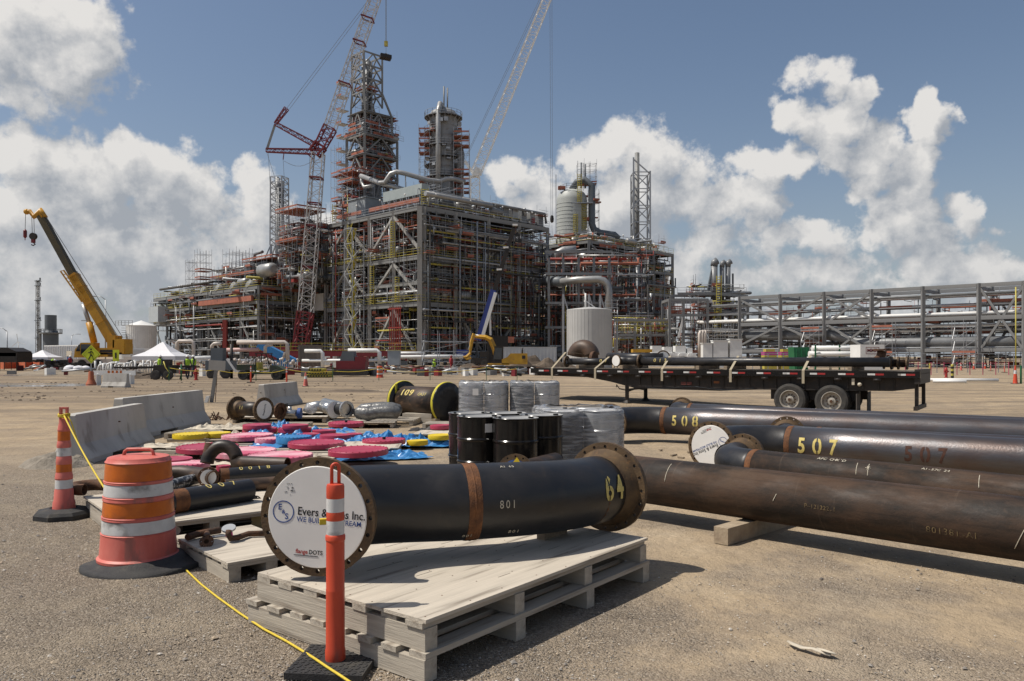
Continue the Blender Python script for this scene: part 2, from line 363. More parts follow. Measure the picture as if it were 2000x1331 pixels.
# ------------------------------------------------------------------ materials
def ground_mat():
    m = bpy.data.materials.new('yard_ground'); m.use_nodes = True
    N = m.node_tree.nodes; L = m.node_tree.links; b = N['Principled BSDF']
    b.inputs['Roughness'].default_value = .95; b.inputs['Specular IOR Level'].default_value = .15
    geo = N.new('ShaderNodeNewGeometry')
    def noi(scale, detail=4, rough=.6, st=(1, 1, 1)):
        mp = N.new('ShaderNodeMapping'); mp.inputs['Scale'].default_value = st; L.new(geo.outputs['Position'], mp.inputs[0])
        n = N.new('ShaderNodeTexNoise'); n.inputs['Scale'].default_value = scale; n.inputs['Detail'].default_value = detail; n.inputs['Roughness'].default_value = rough
        L.new(mp.outputs[0], n.inputs['Vector']); return n.outputs['Fac']
    def rng(s, a, c, lo=0., hi=1.):
        r = N.new('ShaderNodeMapRange'); L.new(s, r.inputs[0]); r.inputs[1].default_value = a; r.inputs[2].default_value = c; r.inputs[3].default_value = lo; r.inputs[4].default_value = hi; return r.outputs[0]
    def mix(f, a, c, mode='MIX'):
        n = N.new('ShaderNodeMix'); n.data_type = 'RGBA'; n.blend_type = mode
        if isinstance(f, float): n.inputs[0].default_value = f
        else: L.new(f, n.inputs[0])
        for i, q in ((6, a), (7, c)):
            if isinstance(q, tuple): n.inputs[i].default_value = (*q, 1)
            else: L.new(q, n.inputs[i])
        return n.outputs[2]
    def M(op, a, c):
        n = N.new('ShaderNodeMath'); n.operation = op
        for i, q in enumerate((a, c)):
            if isinstance(q, (int, float)): n.inputs[i].default_value = q
            else: L.new(q, n.inputs[i])
        return n.outputs[0]
    sx = N.new('ShaderNodeSeparateXYZ'); L.new(geo.outputs['Position'], sx.inputs[0])
    big = noi(.22, 5); mid = noi(1.1, 6, .65); fine = noi(16, 6, .7)
    sand = mix(rng(big, .35, .65), (.45, .342, .218), (.375, .287, .187))
    sand = mix(rng(mid, .38, .62), sand, (.285, .222, .155))
    grav = mix(rng(mid, .35, .65), (.365, .295, .215), (.215, .17, .125))
    # gravel lies to the left and close to the camera, swept sand to the right
    gm = M('ADD', M('MULTIPLY', M('SUBTRACT', 1.0, sx.outputs[0]), .30), M('MULTIPLY', M('SUBTRACT', noi(.55, 4), .5), 4.0))
    gm = M('ADD', gm, M('MULTIPLY', M('SUBTRACT', 8.0, sx.outputs[1]), .10))
    gm = rng(gm, -.15, .75)
    far = rng(sx.outputs[1], 9, 16)
    gm = M('MULTIPLY', gm, M('SUBTRACT', 1.0, far))
    col = mix(gm, sand, grav)
    vo = N.new('ShaderNodeTexVoronoi'); vo.inputs['Scale'].default_value = 95; L.new(geo.outputs['Position'], vo.inputs['Vector'])
    hs = N.new('ShaderNodeSeparateColor'); L.new(vo.outputs['Color'], hs.inputs[0])
    st = N.new('ShaderNodeValToRGB'); e = st.color_ramp.elements
    e[0].position = 0; e[0].color = (.12, .10, .085, 1); e[1].position = 1; e[1].color = (.60, .53, .44, 1)
    q = e.new(.45); q.color = (.30, .25, .19, 1); q = e.new(.8); q.color = (.40, .33, .26, 1)
    L.new(hs.outputs[0], st.inputs[0])
    near = M('SUBTRACT', 1.0, rng(sx.outputs[1], 10, 26))
    col = mix(M('MULTIPLY', M('ADD', M('MULTIPLY', gm, .65), .09), near), col, st.outputs[0])
    col = mix(rng(fine, .35, .7, 0., .35), col, (.20, .16, .115))
    # vehicle tracks and damp streaks run across the open yard
    tr = noi(1.0, 5, .6, (.045, .55, 1)); tr = M('MULTIPLY', rng(tr, .47, .62), rng(sx.outputs[1], 14, 30))
    col = mix(M('MULTIPLY', tr, .75), col, (.15, .12, .09))
    tr2 = noi(1.0, 4, .6, (.10, 1.5, 1)); col = mix(M('MULTIPLY', M('MULTIPLY', rng(tr2, .52, .62), rng(sx.outputs[1], 10, 24)), .35), col, (.21, .17, .125))
    lt = noi(.5, 4, .6, (.12, .8, 1)); col = mix(M('MULTIPLY', M('MULTIPLY', rng(lt, .55, .7), rng(sx.outputs[1], 18, 40)), .4), col, (.42, .355, .275))
    pale = M('MULTIPLY', rng(noi(.75, 7, .65), .50, .64), near); col = mix(M('MULTIPLY', pale, .5), col, (.44, .36, .26))
    col = mix(M('MULTIPLY', M('MULTIPLY', rng(noi(1.9, 8, .7), .54, .66), near), .22), col, (.15, .12, .09))
    # churned mud along the haul road on the left
    md = M('MULTIPLY', M('MULTIPLY', rng(sx.outputs[1], 24, 34), M('SUBTRACT', 1.0, rng(sx.outputs[1], 70, 95))), M('SUBTRACT', 1.0, rng(sx.outputs[0], -14, 6)))
    md = M('MULTIPLY', md, rng(noi(1.0, 6, .65, (.12, .5, 1)), .36, .58))
    col = mix(M('MULTIPLY', md, .8), col, (.155, .12, .088))
    col = mix(M('MULTIPLY', rng(noi(.8, 7, .7), .55, .68), .35), col, (.22, .18, .14))
    L.new(col, b.inputs['Base Color'])
    h = M('ADD', M('MULTIPLY', vo.outputs['Distance'], -.7), M('MULTIPLY', noi(40, 5, .7), .9))
    bp = N.new('ShaderNodeBump'); bp.inputs['Distance'].default_value = .02
    L.new(M('ADD', M('MULTIPLY', gm, .55), .35), bp.inputs['Strength']); L.new(h, bp.inputs['Height'])
    b2 = N.new('ShaderNodeBump'); b2.inputs['Distance'].default_value = .12; b2.inputs['Strength'].default_value = .55
    hh = M('ADD', noi(5, 7, .62), M('MULTIPLY', noi(1.0, 5, .6, (.22, 2.6, 1)), M('MULTIPLY', rng(sx.outputs[1], 8, 20), 3.0)))
    L.new(hh, b2.inputs['Height']); L.new(bp.outputs[0], b2.inputs['Normal']); L.new(b2.outputs[0], b.inputs['Normal'])
    # footprint-worn and oil-dark patches
    wp = noi(2.6, 7, .7); pass
    return m

steel_pipe = pm('lacquered_steel', (.0115, .0115, .0125), (.022, .020, .020), 3, .36, 0, .05, 60, lo=.4, hi=.7, r2=.52, c3=(.05, .035, .024), s3=9, f3=.22, spec=.5)
steel_bare = pm('bare_pipe_steel', (.085, .085, .092), (.15, .10, .075), 2.2, .30, .75, .05, 50, stretch=(.3, 1.6, 1.6), lo=.48, hi=.72, r2=.46, c3=(.13, .05, .022), s3=10, f3=.6, spec=.6)
steel_brown = pm('brown_pipe_steel', (.018, .014, .011), (.078, .046, .028), 2.6, .42, .1, .06, 40, stretch=(.22, 1.5, 1.5), lo=.40, hi=.70, r2=.62, c3=(.14, .078, .042), s3=5, f3=.6, spec=.4, detail=9)
rust_flange = pm('flange_rust', (.125, .080, .040), (.070, .045, .026), 9, .62, .2, .2, 90, lo=.35, hi=.65, c3=(.19, .10, .04), s3=35)
rust = pm('rust', (.13, .058, .026), (.055, .030, .018), 12, .8, 0, .3, 80)
weld = pm('weld_rust', (.175, .070, .024), (.085, .036, .016), 16, .8, 0, .3, 90)
stencil = pm('stencil_paint', (.62, .50, .17), (.50, .40, .12), 25, .7)
chalk = pm('chalk_mark', (.55, .50, .40), (.40, .36, .28), 60, .9)
cover_white = pm('cover_plastic', (.75, .73, .69), (.70, .68, .645), 4, .42)
ink_blue = pm('ink_blue', (.030, .075, .26)); ink_black = pm('ink_black', (.018, .018, .020)); ink_red = pm('ink_red', (.40, .035, .03)); ink_yellow = pm('ink_yellow', (.75, .55, .04))
wood = pm('pallet_wood', (.46, .41, .335), (.31, .275, .225), 2.6, .85, 0, .22, 14, stretch=(.5, 8, 8), lo=.3, hi=.7, c3=(.17, .13, .095), s3=3, detail=8)
ply = pm('plywood', (.55, .485, .395), (.40, .355, .29), 1.6, .8, 0, .3, 9, stretch=(.55, 9, 9), lo=.3, hi=.7, c3=(.22, .185, .145), s3=1.7, f3=.85, detail=9)
wood_dk = pm('timber_block', (.30, .235, .165), (.20, .155, .11), 6, .85, 0, .35, 30, stretch=(7, 1, 7))
orange_pl = pm('orange_plastic', (.58, .075, .032), (.47, .055, .026), 3, .45, c3=(.22, .075, .055), s3=5, f3=.6, stretch=(2, 2, .6))
faded_pl = pm('faded_orange_plastic', (.60, .165, .13), (.50, .105, .08), 3, .5, c3=(.25, .11, .09), s3=5, f3=.7, stretch=(2, 2, .7))
refl_white = pm('reflective_white', (.62, .615, .60), (.50, .495, .48), 8, .35, c3=(.15, .135, .12), s3=5, f3=.8)
refl_orange = pm('reflective_orange', (.55, .135, .012), (.44, .095, .012), 7, .35, c3=(.22, .07, .03), s3=5, f3=.6)
rubber = pm('rubber', (.020, .020, .022), (.040, .038, .036), 7, .75, 0, .3, 120, c3=(.08, .07, .055), s3=12, f3=.4)
rope_y = pm('yellow_rope', (.66, .50, .05), (.50, .36, .03), 90, .7)
concrete = pm('barrier_concrete', (.46, .44, .405), (.36, .342, .312), 1.6, .85, 0, .2, 30, c3=(.21, .19, .165), s3=3, f3=.6, stretch=(1, 1, .5))
pinkm = pm('pink_cover', (.40, .040, .085), (.34, .034, .070), 2.5, .42, c3=(.47, .16, .20), s3=3.5, f3=.3)
pink_faded = pm('pink_cover_faded', (.66, .36, .40), (.50, .085, .15), 1.4, .55, lo=.42, hi=.6)
yellowm = pm('yellow_cover', (.68, .50, .02), (.60, .43, .02), 5, .5)
blue_tarp = pm('blue_tarp', (.050, .235, .50), (.035, .17, .40), 6, .35)
canvas = pm('pale_canvas', (.56, .50, .40), (.44, .39, .31), 7, .9)
blk_paint = pm('black_paint', (.006, .0055, .0055), (.010, .009, .0085), 5, .2, spec=.35)
blk_matte = pm('black_frame', (.016, .014, .013), (.030, .023, .018), 5, .55, c3=(.05, .03, .02), s3=10)
lid_m = pm('drum_lid', (.46, .45, .43), (.38, .37, .355), 6, .3, .3)
tyre_m = pm('tyre_rubber', (.030, .029, .028), (.055, .050, .044), 6, .8, 0, .2, 40)
rim_m = pm('wheel_rim', (.42, .39, .34), (.30, .27, .23), 6, .5, .3)
strap_m = pm('webbing', (.38, .33, .235), (.31, .265, .19), 30, .9)
# plant
p_grey = pm('plant_steel', (.235, .237, .23), (.175, .177, .172), .5, .55, .1, c3=(.15, .125, .10), s3=2)
p_conc = pm('fireproofed_steel', (.31, .305, .288), (.25, .245, .23), .6, .85)
p_dark = pm('dark_grating', (.068, .062, .056), (.045, .040, .036), 1.5, .7)
p_galv = pm('galvanised_steel', (.42, .43, .44), (.33, .34, .35), .8, .45, .4)
p_insul = pm('insulation_jacket', (.37, .37, .36), (.28, .28, .275), .7, .42, .45)
p_pipe = pm('pipe_grey', (.205, .212, .218), (.15, .155, .16), .8, .45, .2)
p_duct = pm('duct_grey', (.125, .14, .152), (.09, .10, .11), .3, .5, .1)
p_orange = pm('scaffold_netting', (.36, .125, .08), (.25, .095, .065), .9, .85)
p_red = pm('primer_red', (.28, .040, .030), (.20, .028, .022), .8, .6)
p_crane_red = pm('crane_red', (.20, .022, .028), (.14, .018, .022), .8, .5)
p_yellow = pm('safety_yellow', (.47, .40, .075), (.37, .315, .06), 1.0, .55)
p_white = pm('white_paint', (.74, .735, .71), (.64, .635, .61), .6, .5)
p_cream = pm('cream_pipe', (.56, .50, .44), (.47, .41, .36), .8, .5)
p_tank = pm('tank_shell', (.47, .465, .445), (.41, .405, .39), .35, .5, .1)
p_vessel = pm('vessel_grey', (.40, .415, .39), (.35, .365, .345), .3, .5)
p_lamp = pm('lamp_globe', (.8, .8, .78))
mob_yel = pm('crane_yellow', (.52, .27, .020), (.43, .21, .018), .7, .45, c3=(.25, .14, .03), s3=3, f3=.4)
cat_yel = pm('digger_yellow', (.50, .28, .022), (.38, .20, .02), 1.2, .5, c3=(.2, .12, .05), s3=4, f3=.5)
glass_dk = pm('cab_glass', (.02, .025, .028), (.03, .035, .04), 2, .08, spec=.8)
green_p = pm('green_paint', (.014, .13, .05), (.012, .10, .04), 1.5, .5)
hiviz = pm('hi_vis_fabric', (.38, .60, .05), (.30, .50, .04), 8, .8)
navy = pm('work_cloth', (.030, .036, .055), (.05, .055, .07), 8, .9)
skin = pm('skin', (.38, .22, .15), (.34, .19, .13), 8, .6)
redcl = pm('red_cloth', (.33, .03, .035), (.25, .025, .03), 8, .85)
dirt_m = pm('spoil_dirt', (.14, .105, .075), (.085, .065, .048), 1.5, .95, 0, .6, 9)
sign_y = pm('sign_yellow', (.60, .66, .03), (.55, .60, .03), 2, .4)
blue_cr = pm('crane_blue', (.030, .05, .22), (.025, .04, .17), 1, .4)

def weathered(name, base, rustc, pale, rough, spec, amt, metal=0.0):
    """old pipe: rust blotches, streaks along the pipe, hoop scuffs across it, dust (local x runs along the pipe)"""
    m = bpy.data.materials.new(name); m.use_nodes = True; N = m.node_tree.nodes; L = m.node_tree.links; bs = N['Principled BSDF']
    bs.inputs['Specular IOR Level'].default_value = spec; bs.inputs['Metallic'].default_value = metal
    tc = N.new('ShaderNodeTexCoord')
    def noi(st, scale, detail=8, lo=.4, hi=.65, w=1.0):
        mp = N.new('ShaderNodeMapping'); mp.inputs['Scale'].default_value = st; L.new(tc.outputs['Object'], mp.inputs[0])
        n = N.new('ShaderNodeTexNoise'); n.inputs['Scale'].default_value = scale; n.inputs['Detail'].default_value = detail; n.inputs['Roughness'].default_value = .68; L.new(mp.outputs[0], n.inputs['Vector'])
        r = N.new('ShaderNodeMapRange'); r.inputs[1].default_value = lo; r.inputs[2].default_value = hi; r.inputs[4].default_value = w; L.new(n.outputs['Fac'], r.inputs[0]); return r.outputs[0]
    def mix(f, a, c):
        n = N.new('ShaderNodeMix'); n.data_type = 'RGBA'; L.new(f, n.inputs[0])
        for i, q in ((6, a), (7, c)):
            if isinstance(q, tuple): n.inputs[i].default_value = (*q, 1)
            else: L.new(q, n.inputs[i])
        return n.outputs[2]
    col = mix(noi((.5, 1.3, 1.3), 2.2, lo=.42, hi=.62, w=amt), base, rustc)
    col = mix(noi((.10, 4, 4), 3.0, lo=.52, hi=.70, w=.8 * amt), col, tuple(x * .45 for x in base))
    col = mix(noi((9, .5, .5), 2.6, 6, lo=.60, hi=.72, w=.40 * amt), col, pale)
    col = mix(noi((1, 1, 1), 26, 6, lo=.56, hi=.70, w=.55 * amt), col, rustc)
    col = mix(noi((1, 2, 2), 1.2, 6, lo=.55, hi=.75, w=.30), col, pale)
    L.new(col, bs.inputs['Base Color'])
    rr = N.new('ShaderNodeMapRange'); rr.inputs[3].default_value = rough; rr.inputs[4].default_value = min(.9, rough + (.3 if amt > .9 else .1)); L.new(noi((.6, 1.5, 1.5), 2.6, lo=.4, hi=.65), rr.inputs[0]); L.new(rr.outputs[0], bs.inputs['Roughness'])
    bp = N.new('ShaderNodeBump'); bp.inputs['Strength'].default_value = .12; bp.inputs['Distance'].default_value = .01; L.new(noi((1, 1, 1), 38, 4, .3, .7), bp.inputs['Height']); L.new(bp.outputs[0], bs.inputs['Normal'])
    MATS[name] = m; return m
old_pipe = weathered('old_brown_pipe', (.019, .0145, .0115), (.062, .036, .022), (.125, .092, .066), .55, .25, 1.0)
mill_pipe = weathered('mill_scale_pipe', (.105, .103, .108), (.10, .05, .03), (.15, .13, .115), .33, .8, .5, .7)
# ------------------------------------------------------------------ ground
def build_ground():
    ys = []; y = 1.2
    while y < 75: ys.append(y); y *= 1.03
    while y < 9000: ys.append(y); y *= 1.3
    xs_n = 150; vs = []; fs = []
    for y in ys:
        w = max(9.0, y * 1.35)
        for i in range(xs_n + 1):
            x = -w + 2 * w * i / xs_n
            z = gz(x, y)
            if y < 80: z += (noise.noise(V((x * .5, y * .5, 1))) * .012 + noise.noise(V((x * 2.1, y * 2.1, 4))) * .006) * min(1, y / 3)
            if 24 < y < 75: z += max(0, noise.noise(V((x * .16, y * .7, 9)))) * .05
            vs.append((x, y, z - .004))
    n = xs_n + 1
    for j in range(len(ys) - 1):
        for i in range(xs_n):
            fs.append((j * n + i, j * n + i + 1, (j + 1) * n + i + 1, (j + 1) * n + i))
    # the yard behind and beside the camera
    o = len(vs); q = [(-9000, -9000), (9000, -9000)]
    me = bpy.data.meshes.new('ground'); me.from_pydata(vs, [], fs); me.materials.append(ground_mat())
    me.polygons.foreach_set('use_smooth', [True] * len(me.polygons))
    g = bpy.data.objects.new('ground', me); COL.objects.link(g); g['kind'] = 'structure'
    mb = MB(); z = -.34
    mb.add([(-9000, -9000, z), (9000, -9000, z), (9000, 9000, z), (-9000, 9000, z)], [(0, 1, 2, 3)])
    o = mb.build('terrain', me.materials[0]); o['kind'] = 'structure'
build_ground()

def build_pebbles():
    rr = random.Random(5); mb = MB()
    base = [V(q) for q in ((1, 0, 0), (-1, 0, 0), (0, 1, 0), (0, -1, 0), (0, 0, 1), (0, 0, -.3))]
    fs = [(0, 2, 4), (2, 1, 4), (1, 3, 4), (3, 0, 4), (2, 0, 5), (1, 2, 5), (3, 1, 5), (0, 3, 5)]
    n = 0
    while n < 42000:
        y = 3.3 + 8.5 * rr.random() ** 1.7
        x = (rr.random() * 2 - 1) * y * .72
        dens = .5 + .5 * noise.noise(V((x * .9, y * .9, 2))) + (.35 if x < .6 else -.32)
        if rr.random() > dens: continue
        n += 1
        s = .0028 + .0055 * rr.random() ** 2.5 + (.016 * rr.random() if rr.random() < .02 else 0)
        a = rr.random() * 6.28; c, sn = math.cos(a), math.sin(a)
        ex, ey, ez = s * (.8 + .6 * rr.random()), s * (.6 + .5 * rr.random()), s * (.45 + .4 * rr.random())
        z = gz(x, y)
        mi = rr.choices((0, 1, 2, 3), (4, 4, 2, 1))[0]
        mb.add([(x + (q.x * ex) * c - (q.y * ey) * sn, y + q.x * ex * sn + q.y * ey * c, z + q.z * ez + ez * .2) for q in base], fs, mi)
    st = [pm('stone_tan', (.42, .34, .25), (.33, .265, .19), 30, .9), pm('stone_grey', (.27, .245, .215), (.20, .18, .16), 30, .9),
          pm('stone_pale', (.52, .48, .42), (.42, .38, .33), 30, .9), pm('stone_dark', (.12, .10, .085), (.09, .08, .07), 30, .9)]
    o = mb.build('gravel', st); o['kind'] = 'stuff'; tag(o, 'loose pale and dark gravel strewn over the sandy yard in the foreground', 'gravel')
build_pebbles()
def puddle(name, cx, cy, rx, ry, seed):
    mb = MB(); n = 40; vs = [(cx, cy, .006)]
    for i in range(n):
        a = 2 * PI * i / n; k = 1 + .35 * noise.noise(V((math.cos(a) * 1.5, math.sin(a) * 1.5, seed)))
        vs.append((cx + rx * k * math.cos(a), cy + ry * k * math.sin(a), .006))
    mb.add(vs, [(0, i + 1, (i + 1) % n + 1) for i in range(n)])
    w = pm('muddy_water', (.19, .175, .15), (.15, .135, .115), .6, .12, spec=.5)
    o = mb.build(name, w); o['kind'] = 'structure'
puddle('puddle', -31, 46, 9.5, 2.6, 1)
puddle('puddle', -52, 70, 12, 2.5, 5)
# ------------------------------------------------------------------ process plant
rp = random.Random(21)
UL, VR = V((-.714, .70, 0)), V((.70, .714, 0))     # the plant grid: along the left faces, along the right faces
Z3 = V((0, 0, 1)); X1, Y1 = V((1, 0, 0)), V((0, 1, 0))
PIPE_MATS = [p_pipe, p_insul, p_galv, p_orange, p_yellow, p_dark, p_red, p_white, p_duct]
def clutter(mb, c0, u, v, lu, lv, z0, z1, k, big=1.0, tint=(6, 5, 7, 1, 1, 5, 1, 2, 4)):
    k = int(k * 1.9)
    """pipes, vessels and cabinets that fill one bay"""
    for _ in range(k):
        mi = rp.choices(range(9), tint)[0]
        t = rp.random(); a, b = rp.random(), rp.random(); z = z0 + (z1 - z0) * rp.random()
        p = c0 + u * lu * a + v * lv * b + Z3 * z
        if t < .30:
            L = lu * rp.uniform(.3, .9); r = rp.choice((.05, .07, .1, .13, .2, .34)) * big
            a0_ = max(0, lu * a - L / 2); q = c0 + u * a0_ + v * lv * b + Z3 * z
            e = q + u * min(L, lu - a0_)
            mb.path([q + Z3 * -min(1.5, z - z0), q, e, e + Z3 * min(1.2, z1 - z)] if rp.random() < .5 else [q, e], r, 6, mi)
        elif t < .58:
            L = lv * rp.uniform(.3, .9); r = rp.choice((.05, .07, .1, .13, .2, .34)) * big
            b0_ = max(0, lv * b - L / 2); q = c0 + u * lu * a + v * b0_ + Z3 * z
            e = q + v * min(L, lv - b0_)
            mb.path([q, e, e + Z3 * rp.uniform(-1, 1) * min(z - z0, z1 - z)] if rp.random() < .5 else [q, e], r, 6, mi)
        elif t < .74:
            mb.tube(p + Z3 * (z0 - z), p + Z3 * (z1 - z) * rp.uniform(.4, 1), rp.choice((.05, .08, .12, .22)) * big, 6, mi=mi)
        elif t < .80:
            r = rp.uniform(.5, 1.0) * big; ax = u if rp.random() < .5 else v
            zz = z0 + r + .5
            q = V((p.x, p.y, zz + c0.z)); mb.path([q, q + ax * .3, q + ax * 3.2, q + ax * 3.5], r, 10, rp.choice((0, 1, 1, 8)), rs=[r * .6, r, r, r * .6])
        elif t < .90:
            s = V((rp.uniform(.4, 1.3), rp.uniform(.4, 1.2), rp.uniform(.5, 1.8))) * big; mi = rp.choice((0, 5, 8, 5, 2)) if mi in (3, 4) else mi
            q = V((p.x, p.y, c0.z + z0 + s.z / 2)); mb.obox(q, u * s.x / 2, v * s.y / 2, Z3 * s.z / 2, mi)
        else:
            # scaffold lift: a plank deck with its netting and standards
            L = rp.uniform(1.2, 3.4); ax, ay = (u, v) if rp.random() < .5 else (v, u)
            mb.obox(p, ax * L / 2, ay * .5, Z3 * .05, 3); mb.obox(p - ay * .55 + Z3 * .3, ax * L / 2, ay * .03, Z3 * rp.uniform(.08, .26), 3)
            for zz in (.6, 1.1): mb.beam(p - ay * .55 - ax * L / 2 + Z3 * zz, p - ay * .55 + ax * L / 2 + Z3 * zz, .05, mi=2)
            for e in (-1, 1): mb.beam(p + ax * L / 2 * e + Z3 * -1.5, p + ax * L / 2 * e + Z3 * 2.2, .06, mi=2)
def mass(mb, c0, u, v, lu, lv, z0, z1, k):
    """dark equipment-like boxes and drums added deep inside a floor to fill and darken it"""
    for _ in range(k):
        p = c0 + u * lu * rp.uniform(.12, .95) + v * lv * rp.uniform(.12, .95); h = (z1 - z0) * rp.uniform(.35, .98); mi = rp.choice((0, 1, 1, 2))
        if rp.random() < .45: mb.obox(p + Z3 * (z0 + h / 2), u * rp.uniform(.8, 2.4), v * rp.uniform(.8, 2.4), Z3 * h / 2, mi)
        elif rp.random() < .5: r = rp.uniform(.8, 1.8); mb.tube(p + Z3 * z0, p + Z3 * (z0 + h), r, 12, mi=mi)
        else:
            ax = u if rp.random() < .5 else v; L = rp.uniform(2, 5); r = rp.uniform(.7, 1.5); p = p + Z3 * (z0 + rp.uniform(.3, .8) * (z1 - z0)); mb.path([p - ax * (L + .5), p - ax * L, p + ax * L, p + ax * (L + .5)], r, 12, mi, rs=[r * .5, r, r, r * .5])
MASS = [p_pipe, p_duct, p_dark]
def rails(mb, pts, h=1.1, step=2.2, r=.05, mi=0):
    for a, b in zip(pts, pts[1:]):
        a, b = V(a), V(b); L = (b - a).length; n = max(1, int(L / step))
        for zz in (h, h * .55): mb.beam(a + Z3 * zz, b + Z3 * zz, r, mi=mi)
        mb.beam(a + Z3 * .08, b + Z3 * .08, .03, .08, mi=mi)
        for i in range(n + 1): q = a.lerp(b, i / n); mb.beam(q, q + Z3 * h, r, mi=mi)
def lamps(mb, pts, mi=0):
    for p in pts:
        mb.beam(p, p + Z3 * 2.4, .07, mi=1); mb.ball(p + Z3 * 2.5, .20, 6, mi, h=4)
def scaffold(mb, o, u, v, lu, lv, h, lift=2.0, bay=2.2, mi=0, planks=.4, mp=1):
    nu, nv, nz = max(1, round(lu / bay)), max(1, round(lv / bay)), max(1, round(h / lift))
    for i in range(nu + 1):
        for j in range(nv + 1):
            p = o + u * lu * i / nu + v * lv * j / nv; mb.beam(p, p + Z3 * (h + rp.uniform(.3, 1.4)), .06, mi=mi)
    for k in range(1, nz + 1):
        z = Z3 * h * k / nz
        for i in range(nu + 1): mb.beam(o + u * lu * i / nu + z, o + u * lu * i / nu + v * lv + z, .05, mi=mi)
        for j in range(nv + 1): mb.beam(o + v * lv * j / nv + z, o + v * lv * j / nv + u * lu + z, .05, mi=mi)
        if rp.random() < planks:
            mb.obox(o + u * lu / 2 + v * lv / 2 + z * .97, u * lu / 2, v * lv / 2, Z3 * .06, mp)
            mb.obox(o + u * lu / 2 + z + Z3 * .35, u * lu / 2, v * .03, Z3 * .16, mp); mb.obox(o + v * lv / 2 + z + Z3 * .35, u * .03, v * lv / 2, Z3 * .16, mp)
        mb.beam(o + z - Z3 * h / nz, o + u * lu + z, .05, mi=mi); mb.beam(o + z - Z3 * h / nz, o + v * lv + z, .05, mi=mi)
def lattice(mb, a, b, w0, w1, n, rc, rb, mi=0, ends=True, ref=None):
    """four-chord lattice between two points"""
    a, b = V(a), V(b); d = (b - a).normalized()
    x = d.cross(ref or V((0, 1, 0))).normalized(); y = x.cross(d)
    def cs(t):
        w = (w0 + (w1 - w0) * t) / 2; c = a.lerp(b, t)
        return [c + x * w + y * w, c - x * w + y * w, c - x * w - y * w, c + x * w - y * w]
    r0, r1 = cs(0), cs(1)
    for k in range(4): mb.beam(r0[k], r1[k], rc, mi=mi)
    for i in range(n):
        p, q = cs(i / n), cs((i + 1) / n)
        for k in range(4):
            k2 = (k + 1) % 4
            mb.beam(p[k], q[k2], rb, mi=mi) if i % 2 else mb.beam(p[k2], q[k], rb, mi=mi)
            mb.beam(q[k], q[k2], rb, mi=mi)
        if i == 0:
            for k in range(4): mb.beam(p[k], p[(k + 1) % 4], rb, mi=mi)
def stair_tower(name, t, o, u, v, w, h, m, lift=3.0):
    mb = MB(); n = int(h / lift); zz = h / n
    for i in (0, 1):
        for j in (0, 1): mb.beam(o + u * w * i + v * w * j, o + u * w * i + v * w * j + Z3 * h, .16)
    for k in range(n + 1):
        z = Z3 * zz * k
        for i in (0, 1): mb.beam(o + u * w * i + z, o + u * w * i + v * w + z, .12); mb.beam(o + v * w * i + z, o + v * w * i + u * w + z, .12)
        if k < n:
            a, b = (0, 1) if k % 2 else (1, 0)
            mb.beam(o + u * w * a + z, o + u * w * b + z + Z3 * zz, .12); mb.beam(o + v * w * a + z, o + v * w * b + z + Z3 * zz, .12)
            mb.beam(o + u * w * (.2 + .6 * a) + v * w * .4 + z, o + u * w * (.2 + .6 * b) + v * w * .4 + z + Z3 * zz, .7, .10, mi=1)
            mb.beam(o + u * w * (.2 + .6 * a) + v * w * .15 + z + Z3, o + u * w * (.2 + .6 * b) + v * w * .15 + z + Z3 * (zz + 1), .09, mi=1)
    mb.build(name, [m, p_yellow], t)

# ---- main module ---------------------------------------------------------------------------------
C0 = V((-17.36, 150, 0)); NU, NV, SU, SV = 4, 4, 8.0, 9.0
LV = [0, 12.1, 20.9, 30.2]
mm = thing('process_module', 'tallest grey steel frame process module with open floors of pipework beneath the lattice tower', 'process module', C0)
def pt(i, j, z=0): return C0 + UL * SU * i + VR * SV * j + Z3 * z
for i in range(NU + 1):
    for j in range(NV + 1):
        if i and j and (i + j) % 2: continue
        w = .9 if (i == 0 and j == 0) else .74
        bar('column', pt(i, j), pt(i, j, LV[3] - .2), w, w, p_conc, mm)
        if i == 0 and j == 0: bar('column', pt(0, 0) + VR * 1.05, pt(0, 0, LV[3] - .2) + VR * 1.05, .8, .8, p_conc, mm)
for z in LV[1:]:
    for j in range(NV + 1): bar('beam', pt(0, j, z - .5) + UL * .4, pt(NU, j, z - .5) - UL * .4, .45, .85, p_grey, mm)
    for i in range(NU + 1): bar('beam', pt(i, 0, z - .52) + VR * .4, pt(i, NV, z - .52), .45, .85, p_grey, mm)
    q = MB(); c = pt(NU / 2, NV / 2, z + .08); q.obox(c, UL * (SU * NU / 2 - .4), VR * (SV * NV / 2 - .4), Z3 * .06); q.build('deck', p_dark, mm)
    q = MB(); e = UL * .9 + VR * .9
    rails(q, [pt(NU, 0, z + .1) - VR * .5, pt(0, 0, z + .1) - VR * .5 - UL * .5, pt(0, NV, z + .1) - UL * .5]); q.build('handrail', p_yellow if z < 30 else p_galv, mm)
    q = MB(); lamps(q, [pt(i + .5, 0, z) - VR * .4 for i in range(NU)] + [pt(0, j + .4, z) - UL * .4 for j in range(NV)]); q.build('lamp', [p_lamp, p_grey], mm, 'stuff')
bar('beam', pt(0, 0, 15.6), pt(2, 0, 15.6), .5, .7, p_grey, mm); bar('beam', pt(0, 0, 15.6), pt(0, 1.15, 15.6), .5, .7, p_grey, mm)
